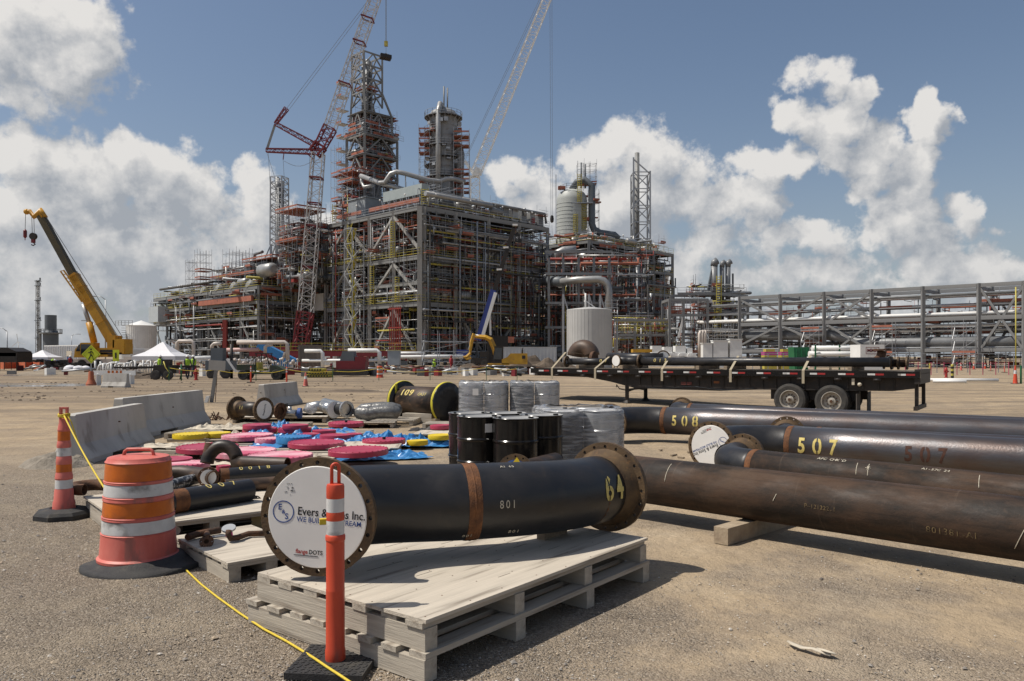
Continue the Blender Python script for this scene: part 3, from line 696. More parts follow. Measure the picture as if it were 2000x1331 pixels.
for z0, z1 in ((0, 11.2), (12.6, 20), (21.4, 29.3)):
    for a, b in ((0, 1), (2, 1), (2, 3), (4, 3)):
        bar('brace', pt(a, 0, z0 + .4) - VR * .05, pt(b, 0, z1 - .3) - VR * .05, .46, .46, p_conc, mm)
    for a, b in ((1, 2), (3, 2)) if z0 != 12.6 else ((3, 4),):
        bar('brace', pt(0, a, z1 - .3), pt(0, b, z0 + .4), .42, .42, p_conc, mm)
for (j0, j1, z1, z0) in ((.2, 1.0, 11.4, 7.2), (2, 4, 11.4, 7.6), (1.1, 2.0, 20.2, 15.2), (.15, .95, 29.6, 25.6)):   # hanging trusses under the floors of the shaded face
    q = MB(); n = int((j1 - j0) * 3) + 1; off = -UL * .3
    q.beam(pt(0, j0, z0) + off, pt(0, j1, z0) + off, .26, mi=1)
    for k in range(n):
        a, b = j0 + (j1 - j0) * k / n, j0 + (j1 - j0) * (k + 1) / n
        q.beam(pt(0, a, z1) + off, pt(0, (a + b) / 2 if k % 2 else b, z0) + off, .16); q.beam(pt(0, a, z1) + off, pt(0, a, z0) + off, .13)
    q.build('hanging_truss', [p_grey, p_yellow], mm)
for li, (z0, z1) in enumerate(((.5, 11), (12.4, 19.8), (21.2, 29.2))):
    q = MB()
    for i in range(NU):
        for j in range(NV):
            edge = (i == 0 or j == 0)
            clutter(q, pt(i, j), UL, VR, SU, SV, z0, z1, 48 if edge else 22, 1.0)
    q.build('pipework', PIPE_MATS, mm, 'stuff')
    q = MB(); mass(q, pt(.35, .35), UL, VR, 27, 31, z0, z1, 95); q.build('equipment', MASS, mm, 'stuff')
q = MB()                                                  # scaffold decks and netting along the floor edges
for z in (12.4, 14.0, 16.1, 18.5, 21.2, 23.5, 26, 2.6, 5.0, 8):
    for _ in range(4):
        if rp.random() < .5:
            j = rp.uniform(.05, 3.2); L = rp.uniform(2, 7); c = pt(0, j, z + rp.uniform(-.3, .3)) + UL * rp.uniform(.1, 2.5)
            q.obox(c + VR * L / 2, UL * .5, VR * L / 2, Z3 * .06); q.obox(c + VR * L / 2 - UL * .5 + Z3 * .5, UL * .03, VR * L / 2, Z3 * rp.uniform(.1, .3))
        else:
            i = rp.uniform(.1, 3.2); L = rp.uniform(2, 7); c = pt(i, 0, z + rp.uniform(-.3, .3)) + VR * rp.uniform(.3, 3)
            q.obox(c + UL * L / 2, VR * .5, UL * L / 2, Z3 * .06); q.obox(c + UL * L / 2 - VR * .5 + Z3 * .5, VR * .03, UL * L / 2, Z3 * rp.uniform(.1, .3))
q.build('scaffold_platform', p_orange, mm, 'stuff')
q = MB()
for i, z, L, h in ((.15, 12.3, 5, 7), (1.1, 21, 6, 8), (3.1, 21, 6, 7), (3.0, 12.3, 6, 7.5), (1.0, 0, 6, 9), (3.2, 0, 5, 10)): scaffold(q, pt(i, 0, z) - VR * .1, UL, VR, L, 1.6, h, 2, 1.7, 0, .28, 1)
for j, z, L, h in ((.2, 12.3, 6, 7.5), (1.3, 0, 7, 9), (1.1, 21, 7, 7.5), (2.2, 12.3, 7, 7), (3.0, 21, 6, 8), (3.1, 0, 6, 10), (.2, 0, 6, 6)): scaffold(q, pt(0, j, z) + UL * .1, VR, UL, L, 1.6, h, 2, 1.7, 0, .28, 1)
q.build('scaffold_frame', [p_galv, p_orange], mm, 'stuff')
q = MB(); clutter(q, pt(0, 0) - VR * 1.5, UL, VR, 31, 1.3, .5, 29, 34, .5); clutter(q, pt(0, 0) - UL * 1.5, UL, VR, 1.3, 35, .5, 29, 190, .62, (5, 3, 4, 1, 1, 8, 1, 1, 4)); q.build('face_pipework', PIPE_MATS, mm, 'stuff')
stair_tower('stair_tower', mm, pt(2.15, 0) - VR * 3.4, UL, VR, 2.8, 27.5, p_galv)
stair_tower('stair_tower', mm, pt(0, 3.75) - UL * 3.4, UL, VR, 2.8, 20.0, p_galv)
q = MB(); o = pt(.62, 0, .2) - VR * 2.0                   # bundle of red risers beside the corner column
for k in range(7): q.beam(o + UL * .55 * k - UL * 1.6, o + UL * .55 * k - UL * 1.6 + Z3 * 11, .20)
for z in (1, 4, 7, 10.6): q.beam(o - UL * 2 + Z3 * z, o + UL * 2.2 + Z3 * z, .2)
q.beam(o + UL * 2 + Z3 * 4.6, o + UL * 6 + Z3 * 4.6, .2)
q.build('red_pipe_rack', p_red, mm)
# roof equipment
rz = 30.4
q = MB(); q.obox(pt(2.95, .5, rz + 2.2), UL * 3.2, VR * 2.4, Z3 * 2.2); q.obox(pt(2.95, .5, rz + 4.55), UL * 3.4, VR * 2.6, Z3 * .12); q.build('equipment_house', pm('house_cladding', (.26, .285, .30), (.22, .24, .25), .4), mm)
q = MB(); q.obox(pt(1.05, .35, rz + 3.6), UL * 6.2, VR * .9, Z3 * 1.0)
for k in range(7): a = pt(1.05, .35, rz) + UL * (-6 + 2 * k) - VR * .8; q.beam(a, a + Z3 * 3.0, .18, mi=1); q.beam(a, a + UL * .8 + Z3 * 3.0, .14, mi=1)
q.build('air_duct', [pm('duct_light', (.33, .37, .37), (.28, .32, .32), .4), p_galv], mm)
q = MB(); scaffold(q, pt(.3, .6, 30.3), UL, VR, 14, 6, 5, 2, 2.2, 0, .2, 1); scaffold(q, pt(2.2, 1.4, 30.3), UL, VR, 10, 9, 8, 2.2, 2.4, 0, .2, 1); q.build('scaffold_frame', [p_galv, p_orange], mm, 'stuff')
q = MB(); mass(q, pt(.5, .6), UL, VR, 20, 12, 30.4, 34.5, 12); q.build('roof_vessels', MASS, mm, 'stuff')
q = MB(); q.obox(pt(1.0, -.02, rz + .8), UL * 8, VR * .04, Z3 * .45); q.obox(pt(2.9, -.02, rz + .8), UL * 4.5, VR * .04, Z3 * .4); q.build('netting', p_orange, mm)
q = MB()                                                  # polished overhead line with its expansion loop
q.path([P(705, 344, 171), P(742, 358, 166), P(752, 357, 165), P(757, 349, 165), P(763, 340, 165), P(775, 336, 165), P(790, 339, 165), P(835, 352, 166), P(860, 355, 167), P(872, 350, 167), P(888, 350, 168), P(908, 356, 169)], .50, 12)
q.path([P(742, 358, 166), P(790, 371, 165)], .5, 10); q.path([P(706, 344, 171), P(706, 356, 171), P(711, 366, 170), P(728, 363, 168)], .34, 10)
for px, py in ((792, 341), (835, 353), (905, 356)): q.beam(P(px, py, 166), P(px, 400, 166), .2, mi=1)
q.build('overhead_pipe', [p_insul, p_galv], mm)
q = MB(); q.path([pt(.0, .15, rz + 2.2), pt(.0, 2.1, rz + 2.2)], .5, 10); q.path([pt(0, 2.2, rz + 2.6), pt(0, 3.9, rz + 2.6), pt(0, 3.95, rz + .5)], .3, 8, mi=1)
for k in range(16): a = pt(.35, .2 + .12 * k, rz); q.beam(a, a + Z3 * 3.6, .12, mi=2); q.beam(a + Z3 * 3.6, a + VR * 1.08 + Z3 * 3.6, .2, mi=2); q.beam(a, a + VR * 1.08 + Z3 * 3.6, .1, mi=2)
q.build('header_pipe', [p_insul, p_pipe, p_galv], mm)
q = MB()
for k in range(6): c = pt(.2, 2.35 + .3 * k, rz + 1.2); q.obox(c, UL * .9, VR * .8, Z3 * 1.3, mi=0 if k % 2 else 1); q.tube(c + Z3 * 1.2, c + Z3 * 2.0, .5, 8, mi=2)
clutter(q, pt(0, .3, 30.3), UL, VR, 10, 32, .2, 3.2, 60, .9, (5, 5, 6, 2, 1, 3, 1, 3, 3)); q.build('roof_equipment', PIPE_MATS, mm, 'stuff')
def caged(o, h, t, w=.75):
    q = MB()
    for sx in (-.5, .5): q.beam(o + X1 * sx * w, o + X1 * sx * w + Z3 * h, .12)
    for k in range(int(h / .45)): q.beam(o - X1 * w * .5 + Z3 * (.4 + .45 * k), o + X1 * w * .5 + Z3 * (.4 + .45 * k), .09); q.beam(o - X1 * w * .5 + Z3 * (.4 + .45 * k), o - Y1 * .6 + Z3 * (.4 + .45 * k), .07); q.beam(o + X1 * w * .5 + Z3 * (.4 + .45 * k), o - Y1 * .6 + Z3 * (.4 + .45 * k), .07)
    q.build('caged_ladder', p_yellow, t)
caged(pt(.12, .22, rz), 3.4, mm, 1.3); caged(pt(3.7, .05, rz), 4, mm)
caged(pt(1.75, -.1, 12), 8, mm); caged(pt(.9, -.1, 21), 7, mm); caged(pt(2.75, -.1, 21), 8, mm); caged(pt(.7, -.12, 12), 5, mm)

# ---- lattice column tower above it ------------------------------------------------------------------
T0 = P(712, 640, 184); T0.z = 28
tw = thing('lattice_tower', 'tall lattice steel tower wrapped in orange scaffold decks above the main module', 'tower', T0)
def tp(i, j, z): return T0 + UL * i + VR * j + Z3 * (z - 28)
def zt_(py, Y=184): return EYE + (HZ - py) / F * Y
s1, s2 = 8.2, 8.2
zs = [28, zt_(345), zt_(300), zt_(262), zt_(215)]
def xbay(i0, i1, j0, j1, za, zb, w, wb):
    c = [(i0, j0), (i1, j0), (i1, j1), (i0, j1)]
    for k, (i, j) in enumerate(c):
        bar('column', tp(i, j, za), tp(i, j, zb), w, w, p_grey, tw)
        i2, j2 = c[(k + 1) % 4]
        bar('beam', tp(i, j, zb), tp(i2, j2, zb), w * .7, w * .8, p_grey, tw)
        bar('brace', tp(i, j, za), tp((i + i2) / 2, (j + j2) / 2, zb), wb, wb, p_grey, tw); bar('brace', tp(i2, j2, za), tp((i + i2) / 2, (j + j2) / 2, zb), wb, wb, p_grey, tw)
for a, b in zip(zs[:3], zs[1:4]): xbay(0, 7.2, 0, 9.4, a, b, .55, .34)
xbay(.3, 6.0, .3, 8.0, zs[3], zs[4], .5, .3)
ztop = [zt_(200), zt_(175), zt_(148), zt_(122), zt_(97)]
for a, b in zip(ztop, ztop[1:]): xbay(.8, 5.6, .4, 5.6, a, b, .40, .26)
for a, b in (((0.3, .3), (.8, .4)), ((6, .3), (5.6, .4)), ((.3, 8), (.8, 5.6)), ((6, 8), (5.6, 5.6))):
    bar('brace', tp(*a, zs[4]), tp(*b, zt_(172)), .4, .4, p_grey, tw)
q = MB(); n = 0
for (i, j, r, za, zb) in ((3.4, 4.4, 2.3, 28, zt_(268)), (3, 3, .55, zs[3], zt_(104)), (2.2, 2.2, .4, zs[3], zt_(118)), (3.8, 2.2, .35, zs[3], zt_(112)), (2.6, 3.6, .4, zs[3], zt_(108)), (1.8, 3.2, .3, zs[3], zt_(150))):
    q.tube(tp(i, j, za), tp(i, j, zb), r, 14, mi=0)
q.build('column_vessel', p_pipe, tw)
q = MB()
for z in zs[1:]: q.obox(tp(3.6, 4.6, z), UL * 3.5, VR * 4.6, Z3 * .08)
q.build('deck', p_dark, tw)
q = MB()
for z, ex in ((zs[1], .3), (zs[2], .5), (zs[3], 1.1), (zt_(250), .5), (zt_(240), .3)):
    for a, b in (((-ex, -ex), (7.2 + ex, -ex)), ((-ex, -ex), (-ex, 9.4 + ex))):
        pa, pb = tp(*a, z), tp(*b, z)
        rails(q, [pa, pb], mi=1)
        for _ in range(3):
            t0 = rp.uniform(0, .6); t1 = t0 + rp.uniform(.15, .4); a_, b_ = pa.lerp(pb, t0), pa.lerp(pb, t1); q.beam(a_ + Z3 * .45, b_ + Z3 * .45, .1, .55)
for k in range(34):
    i, j, z = rp.uniform(-.6, 7.6), rp.uniform(-.6, 9.5), rp.uniform(32, zs[4])
    q.obox(tp(i, j, z), UL * rp.uniform(.3, 1.2), VR * rp.uniform(.3, 1.2), Z3 * rp.uniform(.05, .3))
for k in range(10):                                        # outrigger decks stacked up the left side
    z = zt_(392) + k * 3.2; q.obox(tp(8.6, -.3, z), UL * 1.1, VR * 1.1, Z3 * .08, 1); q.obox(tp(8.6, -1.3, z + .4), UL * 1.0, VR * .04, Z3 * .22, 0)
scaffold(q, tp(8, -1.8, 30), UL, VR, 3.2, 3.0, zs[3] - 32, 3, 1.6, 1, .2, 0)
q.build('scaffold_platform', [p_orange, p_galv], tw, 'stuff')
q = MB(); scaffold(q, tp(.6, .6, 28), UL, VR, 6, 8, zs[4] - 28, 2.2, 2, 0, .3, 1); scaffold(q, tp(1.2, 1.0, zs[4]), UL, VR, 4, 4, ztop[2] - zs[4], 2.2, 2, 0, .12, 1); q.build('scaffold_frame', [p_galv, p_orange], tw, 'stuff')
q = MB()
for k in range(5): clutter(q, tp(.3, .3, zs[k] if k < 4 else zs[3]), UL, VR, 7, 9, .3, (zs[min(k + 1, 4)] - zs[min(k, 3)]), 50, .8)
q.build('pipework', PIPE_MATS, tw, 'stuff')
# scaffolded annexe to its left
A0 = P(688, 640, 181); A0.z = 28
an = thing('scaffold_tower', 'orange netted scaffold block left of the lattice tower foot', 'scaffold', A0)
q = MB(); scaffold(q, A0, UL, VR, 6.0, 6, zt_(335) - 28, 2.2, 1.8, 0, .75, 1)
for k in range(40): q.obox(A0 + UL * rp.uniform(-.5, 6.5) + VR * rp.uniform(0, 6) + Z3 * rp.uniform(1, 14), UL * rp.uniform(.3, 1.1), VR * rp.uniform(.3, 1.0), Z3 * rp.uniform(.06, .35), 1)
q.build('scaffold_frame', [p_galv, p_orange], an, 'stuff')
q = MB(); clutter(q, A0, UL, VR, 6, 6, .5, 14, 60, .8); q.build('pipework', PIPE_MATS, an, 'stuff')

# ---- vessel column on the roof -----------------------------------------------------------------------
B0 = P(866, 640, 180); B0.z = 30
vc = thing('distillation_column', 'upright grey distillation column with ringed platforms on the main module roof', 'column', B0)
zb = lambda py: EYE + (HZ - py) / F * 180 - 30
q = MB(); r = 3.15; q.lathe([(r, 0), (r, zb(225)), (r * .85, zb(219)), (r * .4, zb(213)), (.01, zb(211))], B0, 28)
for py in (370, 330, 310, 270, 250): q.lathe([(r, zb(py)), (r + .06, zb(py) + .05), (r + .06, zb(py) + .2), (r, zb(py) + .25)], B0, 28)
q.build('shell', pm('column_grey', (.27, .275, .275), (.20, .205, .205), .4, .5, .1, c3=(.16, .13, .11), s3=1.2), vc)
for py, s0, s1 in ((232, 0, 6.28), (262, 2.6, 4.6), (290, 2.3, 5.2), (312, -1.4, .6), (326, 2.8, 4.4), (350, 2.4, 6.6), (376, 2.8, 4.6)):
    z = zb(py); q = MB(); n = max(4, int((s1 - s0) * 3)); pts = []
    for k in range(n + 1):
        a = s0 + (s1 - s0) * k / n; pts.append(B0 + V((math.cos(a) * (r + 1.1), math.sin(a) * (r + 1.1), z + .1)))
        if k < n: q.box(B0 + V((math.cos(a) * (r + .55), math.sin(a) * (r + .55), z)), (1.1, 1.25, .12), a, 1); q.beam(B0 + V((math.cos(a) * r, math.sin(a) * r, z - 1.2)), pts[-1], .1)
    rails(q, pts, 1.2, 1.3, .06, 0); q.build('platform', [p_galv, p_dark], vc)
q = MB(); a = B0 + V((-.8, -3.6, 0)); q.path([a + Z3 * 2, a + Z3 * (zb(218) - 1), a + Z3 * zb(214) + V((.3, .9, .4)), B0 + Z3 * (zb(211) - .2)], .62, 12); q.path([B0 + V((1.0, -1, zb(222))), B0 + V((1.0, -1, zb(175)))], .16, 6, 1); q.path([B0 + V((.2, -1, zb(222))), B0 + V((.2, -1, zb(172)))], .16, 6, 1)
b = B0 + V((3.8, -1.6, 0)); q.path([b + Z3 * zb(395) + V((-.2, 0, 0)), b + Z3 * zb(305) + V((.2, 0, 0)), b + Z3 * zb(290) + V((-.2, 0, 0)), B0 + V((2.4, -1.6, zb(285)))], .9, 12, 2)
q.build('riser_pipe', [p_insul, p_grey, p_pipe], vc)
q = MB()
for k in range(44): a = rp.uniform(2.2, 7.0); z = rp.uniform(zb(390), zb(225)); q.box(B0 + V((math.cos(a) * 3.7, math.sin(a) * 3.7, z)), (.9, .9, rp.uniform(.2, 1.0)), a, rp.choice((0, 1, 1, 2)))
scaffold(q, B0 + V((-5.2, -3.2, 0)), X1, Y1, 2.4, 3, zb(262), 2.2, 1.2, 1, .4, 0); scaffold(q, B0 + V((2.6, -4.2, 0)), V((1, 0, 0)), V((0, 1, 0)), 3.4, 3, zb(270), 2.2, 1.6, 1, .3, 0)
q.build('scaffold_platform', [p_orange, p_galv, p_grey], vc, 'stuff')

# ---- a generic module of frames and floors -----------------------------------------------------------
def module(label, org, nu, su, nv, sv, levels, density, cw=.6, name='process_module', colm=None, tint=(6, 5, 7, 1, 1, 5, 1, 2, 3), hr=None, bracing=True, nets=10, cat='process module'):
    t = thing(name, label, cat, org)
    colm = colm or p_grey
    q_ = lambda i, j, z=0: org + UL * su * i + VR * sv * j + Z3 * z
    for i in range(nu + 1):
        for j in range(nv + 1):
            if i in (0,) or j in (0,) or (i == nu and j == nv): bar('column', q_(i, j), q_(i, j, levels[-1]), cw, cw, colm, t)
    for z in levels:
        for j in (0, nv): bar('beam', q_(0, j, z - .35), q_(nu, j, z - .35), .4, .7, colm, t)
        for i in range(nu + 1): bar('beam', q_(i, 0, z - .37) + VR * .2, q_(i, nv, z - .37), .4, .7, colm, t)
        q = MB(); q.obox(q_(nu / 2, nv / 2, z + .07), UL * (su * nu / 2 - .2), VR * (sv * nv / 2 - .2), Z3 * .05); q.build('deck', p_dark, t)
        q = MB(); rails(q, [q_(nu, 0, z + .1) - VR * .3, q_(0, 0, z + .1) - VR * .3 - UL * .3, q_(0, nv, z + .1) - UL * .3]); q.build('handrail', hr or p_yellow, t)
    lo = 0
    for z in levels:
        if bracing:
            for i in range(0, nu, 2): bar('brace', q_(i, 0, lo + .3), q_(i + 1, 0, z - .6), .32, .32, colm, t)
            for j in range(0, nv, 2): bar('brace', q_(0, j + 1, lo + .3), q_(0, j, z - .6), .32, .32, colm, t)
        q = MB()
        for i in range(nu):
            for j in range(nv):
                clutter(q, q_(i, j), UL, VR, su, sv, lo + .4, z - .6, density if (i == 0 or j == 0) else density // 2, 1, tint)
        q.build('pipework', PIPE_MATS, t, 'stuff')
        q = MB(); mass(q, q_(.25, .25), UL, VR, su * nu * .85, sv * nv * .85, lo + .2, z - .5, int(su * nu * sv * nv / 14)); q.build('equipment', MASS, t, 'stuff'); lo = z
    q = MB(); clutter(q, q_(0, 0) - VR * 1.2, UL, VR, su * nu, 1.1, .4, levels[-1], density * 2, .6); clutter(q, q_(0, 0) - UL * 1.2, UL, VR, 1.1, sv * nv, .4, levels[-1], density * 2, .6); q.build('face_pipework', PIPE_MATS, t, 'stuff')
    q = MB()
    for k in range(nets):
        z = rp.choice(levels) + rp.uniform(-2, 1.5); L = rp.uniform(2, su * .9)
        if rp.random() < .5: c = q_(rp.uniform(0, nu - .8), 0, z) - VR * .4; q.obox(c + UL * L / 2, UL * L / 2, VR * .08, Z3 * rp.uniform(.1, .35))
        else: c = q_(0, rp.uniform(0, nv - .8), z) - UL * .4; q.obox(c + VR * L / 2, VR * L / 2, UL * .08, Z3 * rp.uniform(.1, .35))
    q.build('scaffold_netting', p_orange, t, 'stuff')
    q = MB(); lamps(q, [q_(rp.uniform(0, nu), 0, rp.choice(levels)) for _ in range(8)] + [q_(0, rp.uniform(0, nv), rp.choice(levels)) for _ in range(8)]); q.build('lamp', [p_lamp, p_grey], t, 'stuff')
    q = MB(); clutter(q, q_(0, 0, levels[-1]), UL, VR, su * nu, sv * nv, .2, 3.0, density * 2, .9, tint); q.build('roof_equipment', PIPE_MATS, t, 'stuff')
    return t, q_
# left of the main module, seen behind the red crane
m1, q1 = module('grey framed process module left of the tallest module, behind the red lattice crane', C0 + UL * 34 + VR * 6, 3, 7, 2, 9, [11.6, 20.5, 25], 26, .6)
bar('brace', q1(1, 0, 0), q1(1.6, 0, 11), .5, .5, p_conc, m1); bar('brace', q1(2.4, 0, 0), q1(1.8, 0, 11), .5, .5, p_conc, m1)
q = MB(); q.obox(q1(1.2, -.2, 14), UL * 4.5, VR * 1.2, Z3 * 1.9); q.build('equipment_house', p_white, m1)
# far left module with the red steelwork
O2 = P(505, 640, 172); O2.z = 0
m2, q2 = module('low wide process module with an orange netted upper floor behind the white canopy tent', O2, 7, 8, 2, 9, [10.4, 13.8, 17], 22, .5, tint=(5, 5, 6, 1, 1, 4, 2, 2, 3))
q = MB(); q.obox(q2(1.8, -.08, 14.3), UL * 13, VR * .3, Z3 * .55); q.build('netting', p_orange, m2)
bar('red_column', q2(1.6, -.15, 0), q2(1.6, -.15, 9.9), .9, .9, p_red, m2)
for k in range(4):                                          # row of cowled vents on the upper floor
    q = MB(); c = q2(.6 + .95 * k, .15, 15.2); q.path([c, c + Z3 * 1.2, c + Z3 * 2.2 - VR * .4, c + Z3 * 2.6 - VR * 1.3], 1.0, 10); q.build('vent_cowl', p_insul, m2)
q = MB(); q.obox(q2(6.2, -.1, 12.5), UL * 3.0, VR * 2, Z3 * 2.0); q.obox(q2(6.2, -.1, 15.6), UL * 2.2, VR * 1.6, Z3 * .15); q.build('equipment_house', pm('house_pale', (.42, .45, .46), (.36, .39, .40), .4), m2)
q = MB(); scaffold(q, q2(4.1, .2, 17), UL, VR, 3.0, 3.0, 10, 2.0, 1.5, 0, .7, 1); scaffold(q, q2(4.9, .2, 17), UL, VR, 2, 2.0, 8.5, 2.0, 1.0, 0, 0, 1); q.build('scaffold_tower', [p_galv, p_orange], m2, 'stuff')
q = MB(); scaffold(q, q2(.3, .5, 17), UL, VR, 14, 6, 7, 2.2, 2.2, 0, .45, 1); scaffold(q, q2(-.9, .6, 17), UL, VR, 8, 6, 13, 2.2, 2.0, 0, .3, 1)
for k in range(34): q.obox(q2(-.9, .6, 18) + UL * rp.uniform(0, 9) + VR * rp.uniform(-.5, 6) + Z3 * rp.uniform(0, 11), UL * rp.uniform(.3, 1.2), VR * rp.uniform(.3, 1.0), Z3 * rp.uniform(.06, .3), 1)
q.build('scaffold_frame', [p_galv, p_orange], m2, 'stuff')
q = MB(); clutter(q, q2(-.9, .6, 17), UL, VR, 9, 6, .5, 10, 90, .9); clutter(q, q2(.3, .5, 17), UL, VR, 22, 7, .3, 5, 120, .9, (4, 6, 5, 3, 1, 2, 4, 3, 2)); q.build('pipework', PIPE_MATS, m2, 'stuff')
q = MB(); c = q2(1.75, .7, 17); q.lathe([(1.9, 0), (1.9, 6.2), (1.2, 7.2), (.01, 7.5)], c, 18); q.path([c + Z3 * 7, c + Z3 * 8.6 - UL * .3, c + Z3 * 8.8 - UL * 4], .35, 8); q.build('drum_vessel', p_pipe, m2)
q = MB(); c = q2(.5, .3, 20.6); q.path([c, c - UL * .5, c - UL * 5, c - UL * 5.6], 1.5, 14, rs=[.8, 1.5, 1.5, .8]); q.build('horizontal_vessel', p_insul, m2)
q = MB(); c = q2(-.3, .8, 26); q.path([c + UL * 2, c, c - UL * 5, c - UL * 6.2 - Z3 * .8, c - UL * 6.6 - Z3 * 6], 1.1, 12); q.build('riser_pipe', p_duct, m2)

q = MB(); scaffold(q, q2(.9, .3, 17), UL, VR, 22, 7, 5.5, 1.9, 2.1, 0, .3, 1); scaffold(q, q2(2.4, .5, 22), UL, VR, 7, 5, 4.5, 1.9, 1.8, 0, .35, 1); scaffold(q, q2(-1.4, .3, 24), UL, VR, 9, 7, 9, 2.0, 1.9, 0, .35, 1); q.build('scaffold_frame', [p_galv, p_orange], m2, 'stuff')
q = MB(); clutter(q, q2(.9, .3, 17), UL, VR, 22, 8, .3, 6, 110, .8, (4, 4, 4, 2, 1, 6, 4, 1, 4)); clutter(q, q2(-1.5, .4, 17), UL, VR, 10, 7, .5, 14, 150, .9, (4, 4, 4, 2, 1, 6, 4, 1, 4)); q.build('pipework', PIPE_MATS, m2, 'stuff')
q = MB(); mass(q, q2(-.5, .3, 17), UL, VR, 26, 12, .2, 6.5, 26); q.build('equipment', MASS, m2, 'stuff')
q = MB(); scaffold(q, q1(.2, .1, 25), UL, VR, 16, 6, 5, 2, 2, 0, .5, 1); clutter(q, q1(.1, .1, 25), UL, VR, 19, 12, .2, 5, 2, .8); q.build('scaffold_frame', [p_galv, p_orange] + PIPE_MATS[2:], m1, 'stuff')
q = MB(); mass(q, q1(0, 0, 25), UL, VR, 20, 14, .2, 5, 14); q.build('equipment', MASS, m1, 'stuff')
m4, q4 = module('process module filling the gap behind the main block and the domed vessel module', P(1090, 640, 214) * 1.0 - Z3 * P(1090, 640, 214).z, 4, 8, 1, 9, [9.5, 17, 24, 29], 26, .6, nets=20)

# lattice flare support
S0 = P(546, 600, 205); S0.z = 0
st = thing('flare_stack', 'slim lattice steel stack bundle rising behind the far left module', 'flare stack', S0)
zf = lambda py, Y=205: EYE + (HZ - py) / F * Y
q = MB(); lattice(q, S0 + Z3 * zf(480), S0 + Z3 * zf(347), 3.4, 3.2, 12, .28, .15, ref=V((.3, 1, 0)))
for sx in (-1, 1):
    for sy in (-1, 1): q.beam(S0 + V((sx * 1.7, sy * 1.7, zf(480))), S0 + V((sx * 5, sy * 3, zf(545))), .3)
q.beam(S0 + V((-1.7, -1.7, 0)), S0 + V((-1.7, -1.7, zf(480))), .5); q.beam(S0 + V((1.7, 1.7, 0)), S0 + V((1.7, 1.7, zf(480))), .5)
q.build('frame', p_galv, st)
q = MB()
for dx, dy, r in ((-.6, 0, .5), (.5, .3, .6), (0, -.8, .35)): q.tube(S0 + V((dx, dy, 0)), S0 + V((dx, dy, zf(350 + 6 * dx))), r, 10)
q.build('flue', p_pipe, st)

# ---- right-hand module with the domed vessel ----------------------------------------------------------
O3 = P(1150, 640, 180); O3.z = 0
m3, q3 = module('right hand process module carrying the pale domed vessel', O3, 2, 8, 4, 8.5, [10.5, 17.5, 23, 28], 26, .6, nets=26)
D0 = P(1117, 640, 196); D0.z = 28
dv = thing('domed_vessel', 'pale domed storage vessel with a yellow caged ladder on the right hand module', 'vessel', D0)
zd = lambda py: EYE + (HZ - py) / F * 196 - 28
r = 3.75; q = MB(); q.lathe([(r, 0), (r, zd(392)), (r * .97, zd(386)), (r * .82, zd(378)), (r * .55, zd(373)), (r * .25, zd(370.5)), (.01, zd(370))], D0, 36); q.build('shell', p_vessel, dv)
q = MB()
for k in range(12): z = .8 + k * (zd(394) - .8) / 12; q.lathe([(r, z), (r + .05, z + .02), (r + .05, z + .12), (r, z + .14)], D0, 36)
q.build('insulation_band', p_vessel, dv)
caged(D0 + V((1.6, -3.6, zd(402))), 7, dv, 1.0); caged(D0 + V((2.7, -3.1, zd(455))), 6.5, dv, 1.0); caged(D0 + V((.6, -3.95, zd(468))), 5.5, dv, 1.0)
q = MB(); q.box(D0 + V((2.3, -3.0, zd(402))), (5, 1.6, .2), 0, 0)
rails(q, [D0 + V((-3, 0, zd(373))), D0 + V((-1.5, -3, zd(373))), D0 + V((1, -3.2, zd(373)))], 1.2, 1.2, .08, 0); q.box(D0 + V((-2.6, -1.5, zd(370))), (1.8, 1.5, .7), 0, 1)
q.beam(D0 + V((-r - .2, -.5, 0)), D0 + V((-r - .2, -.5, zd(342))), .16)
scaffold(q, D0 + V((1.4, -1, zd(372))), V((1, 0, 0)), V((0, 1, 0)), 4.6, 3.5, 6.4, 1.8, 1.4, 0, .25, 1)
scaffold(q, D0 + V((4.0, -1.5, 3)), V((1, 0, 0)), V((0, 1, 0)), 2.6, 3, zd(380) - 3, 2, 1.3, 0, .25, 1)
for k in range(10): q.box(D0 + V((rp.uniform(3, 6.4), rp.uniform(-3, 1), rp.uniform(6, zd(372)))), (rp.uniform(.6, 1.8), rp.uniform(.6, 1.5), rp.uniform(.2, .8)), .3, 1)
q.build('scaffold_platform', [p_galv, p_orange], dv, 'stuff')
q = MB(); a = D0 + V((4.7, -2, 0)); q.path([D0 + Z3 * zd(371), D0 + V((1.2, -1, zd(358))), D0 + V((3.0, -2, zd(355))), a + Z3 * zd(366), a + Z3 * zd(440), a + V((.5, 0, zd(451))), a + V((2, 0, zd(458))), a + V((5.5, 0, zd(462))), a + V((6.5, 0, zd(470)))], .85, 12)
q.tube(D0 + V((2.2, -1, zd(370))), D0 + V((2.2, -1, zd(320))), .2, 6); q.tube(D0 + V((3.2, -1, zd(370))), D0 + V((3.2, -1, zd(323))), .2, 6)
q.build('outlet_pipe', p_duct, dv)
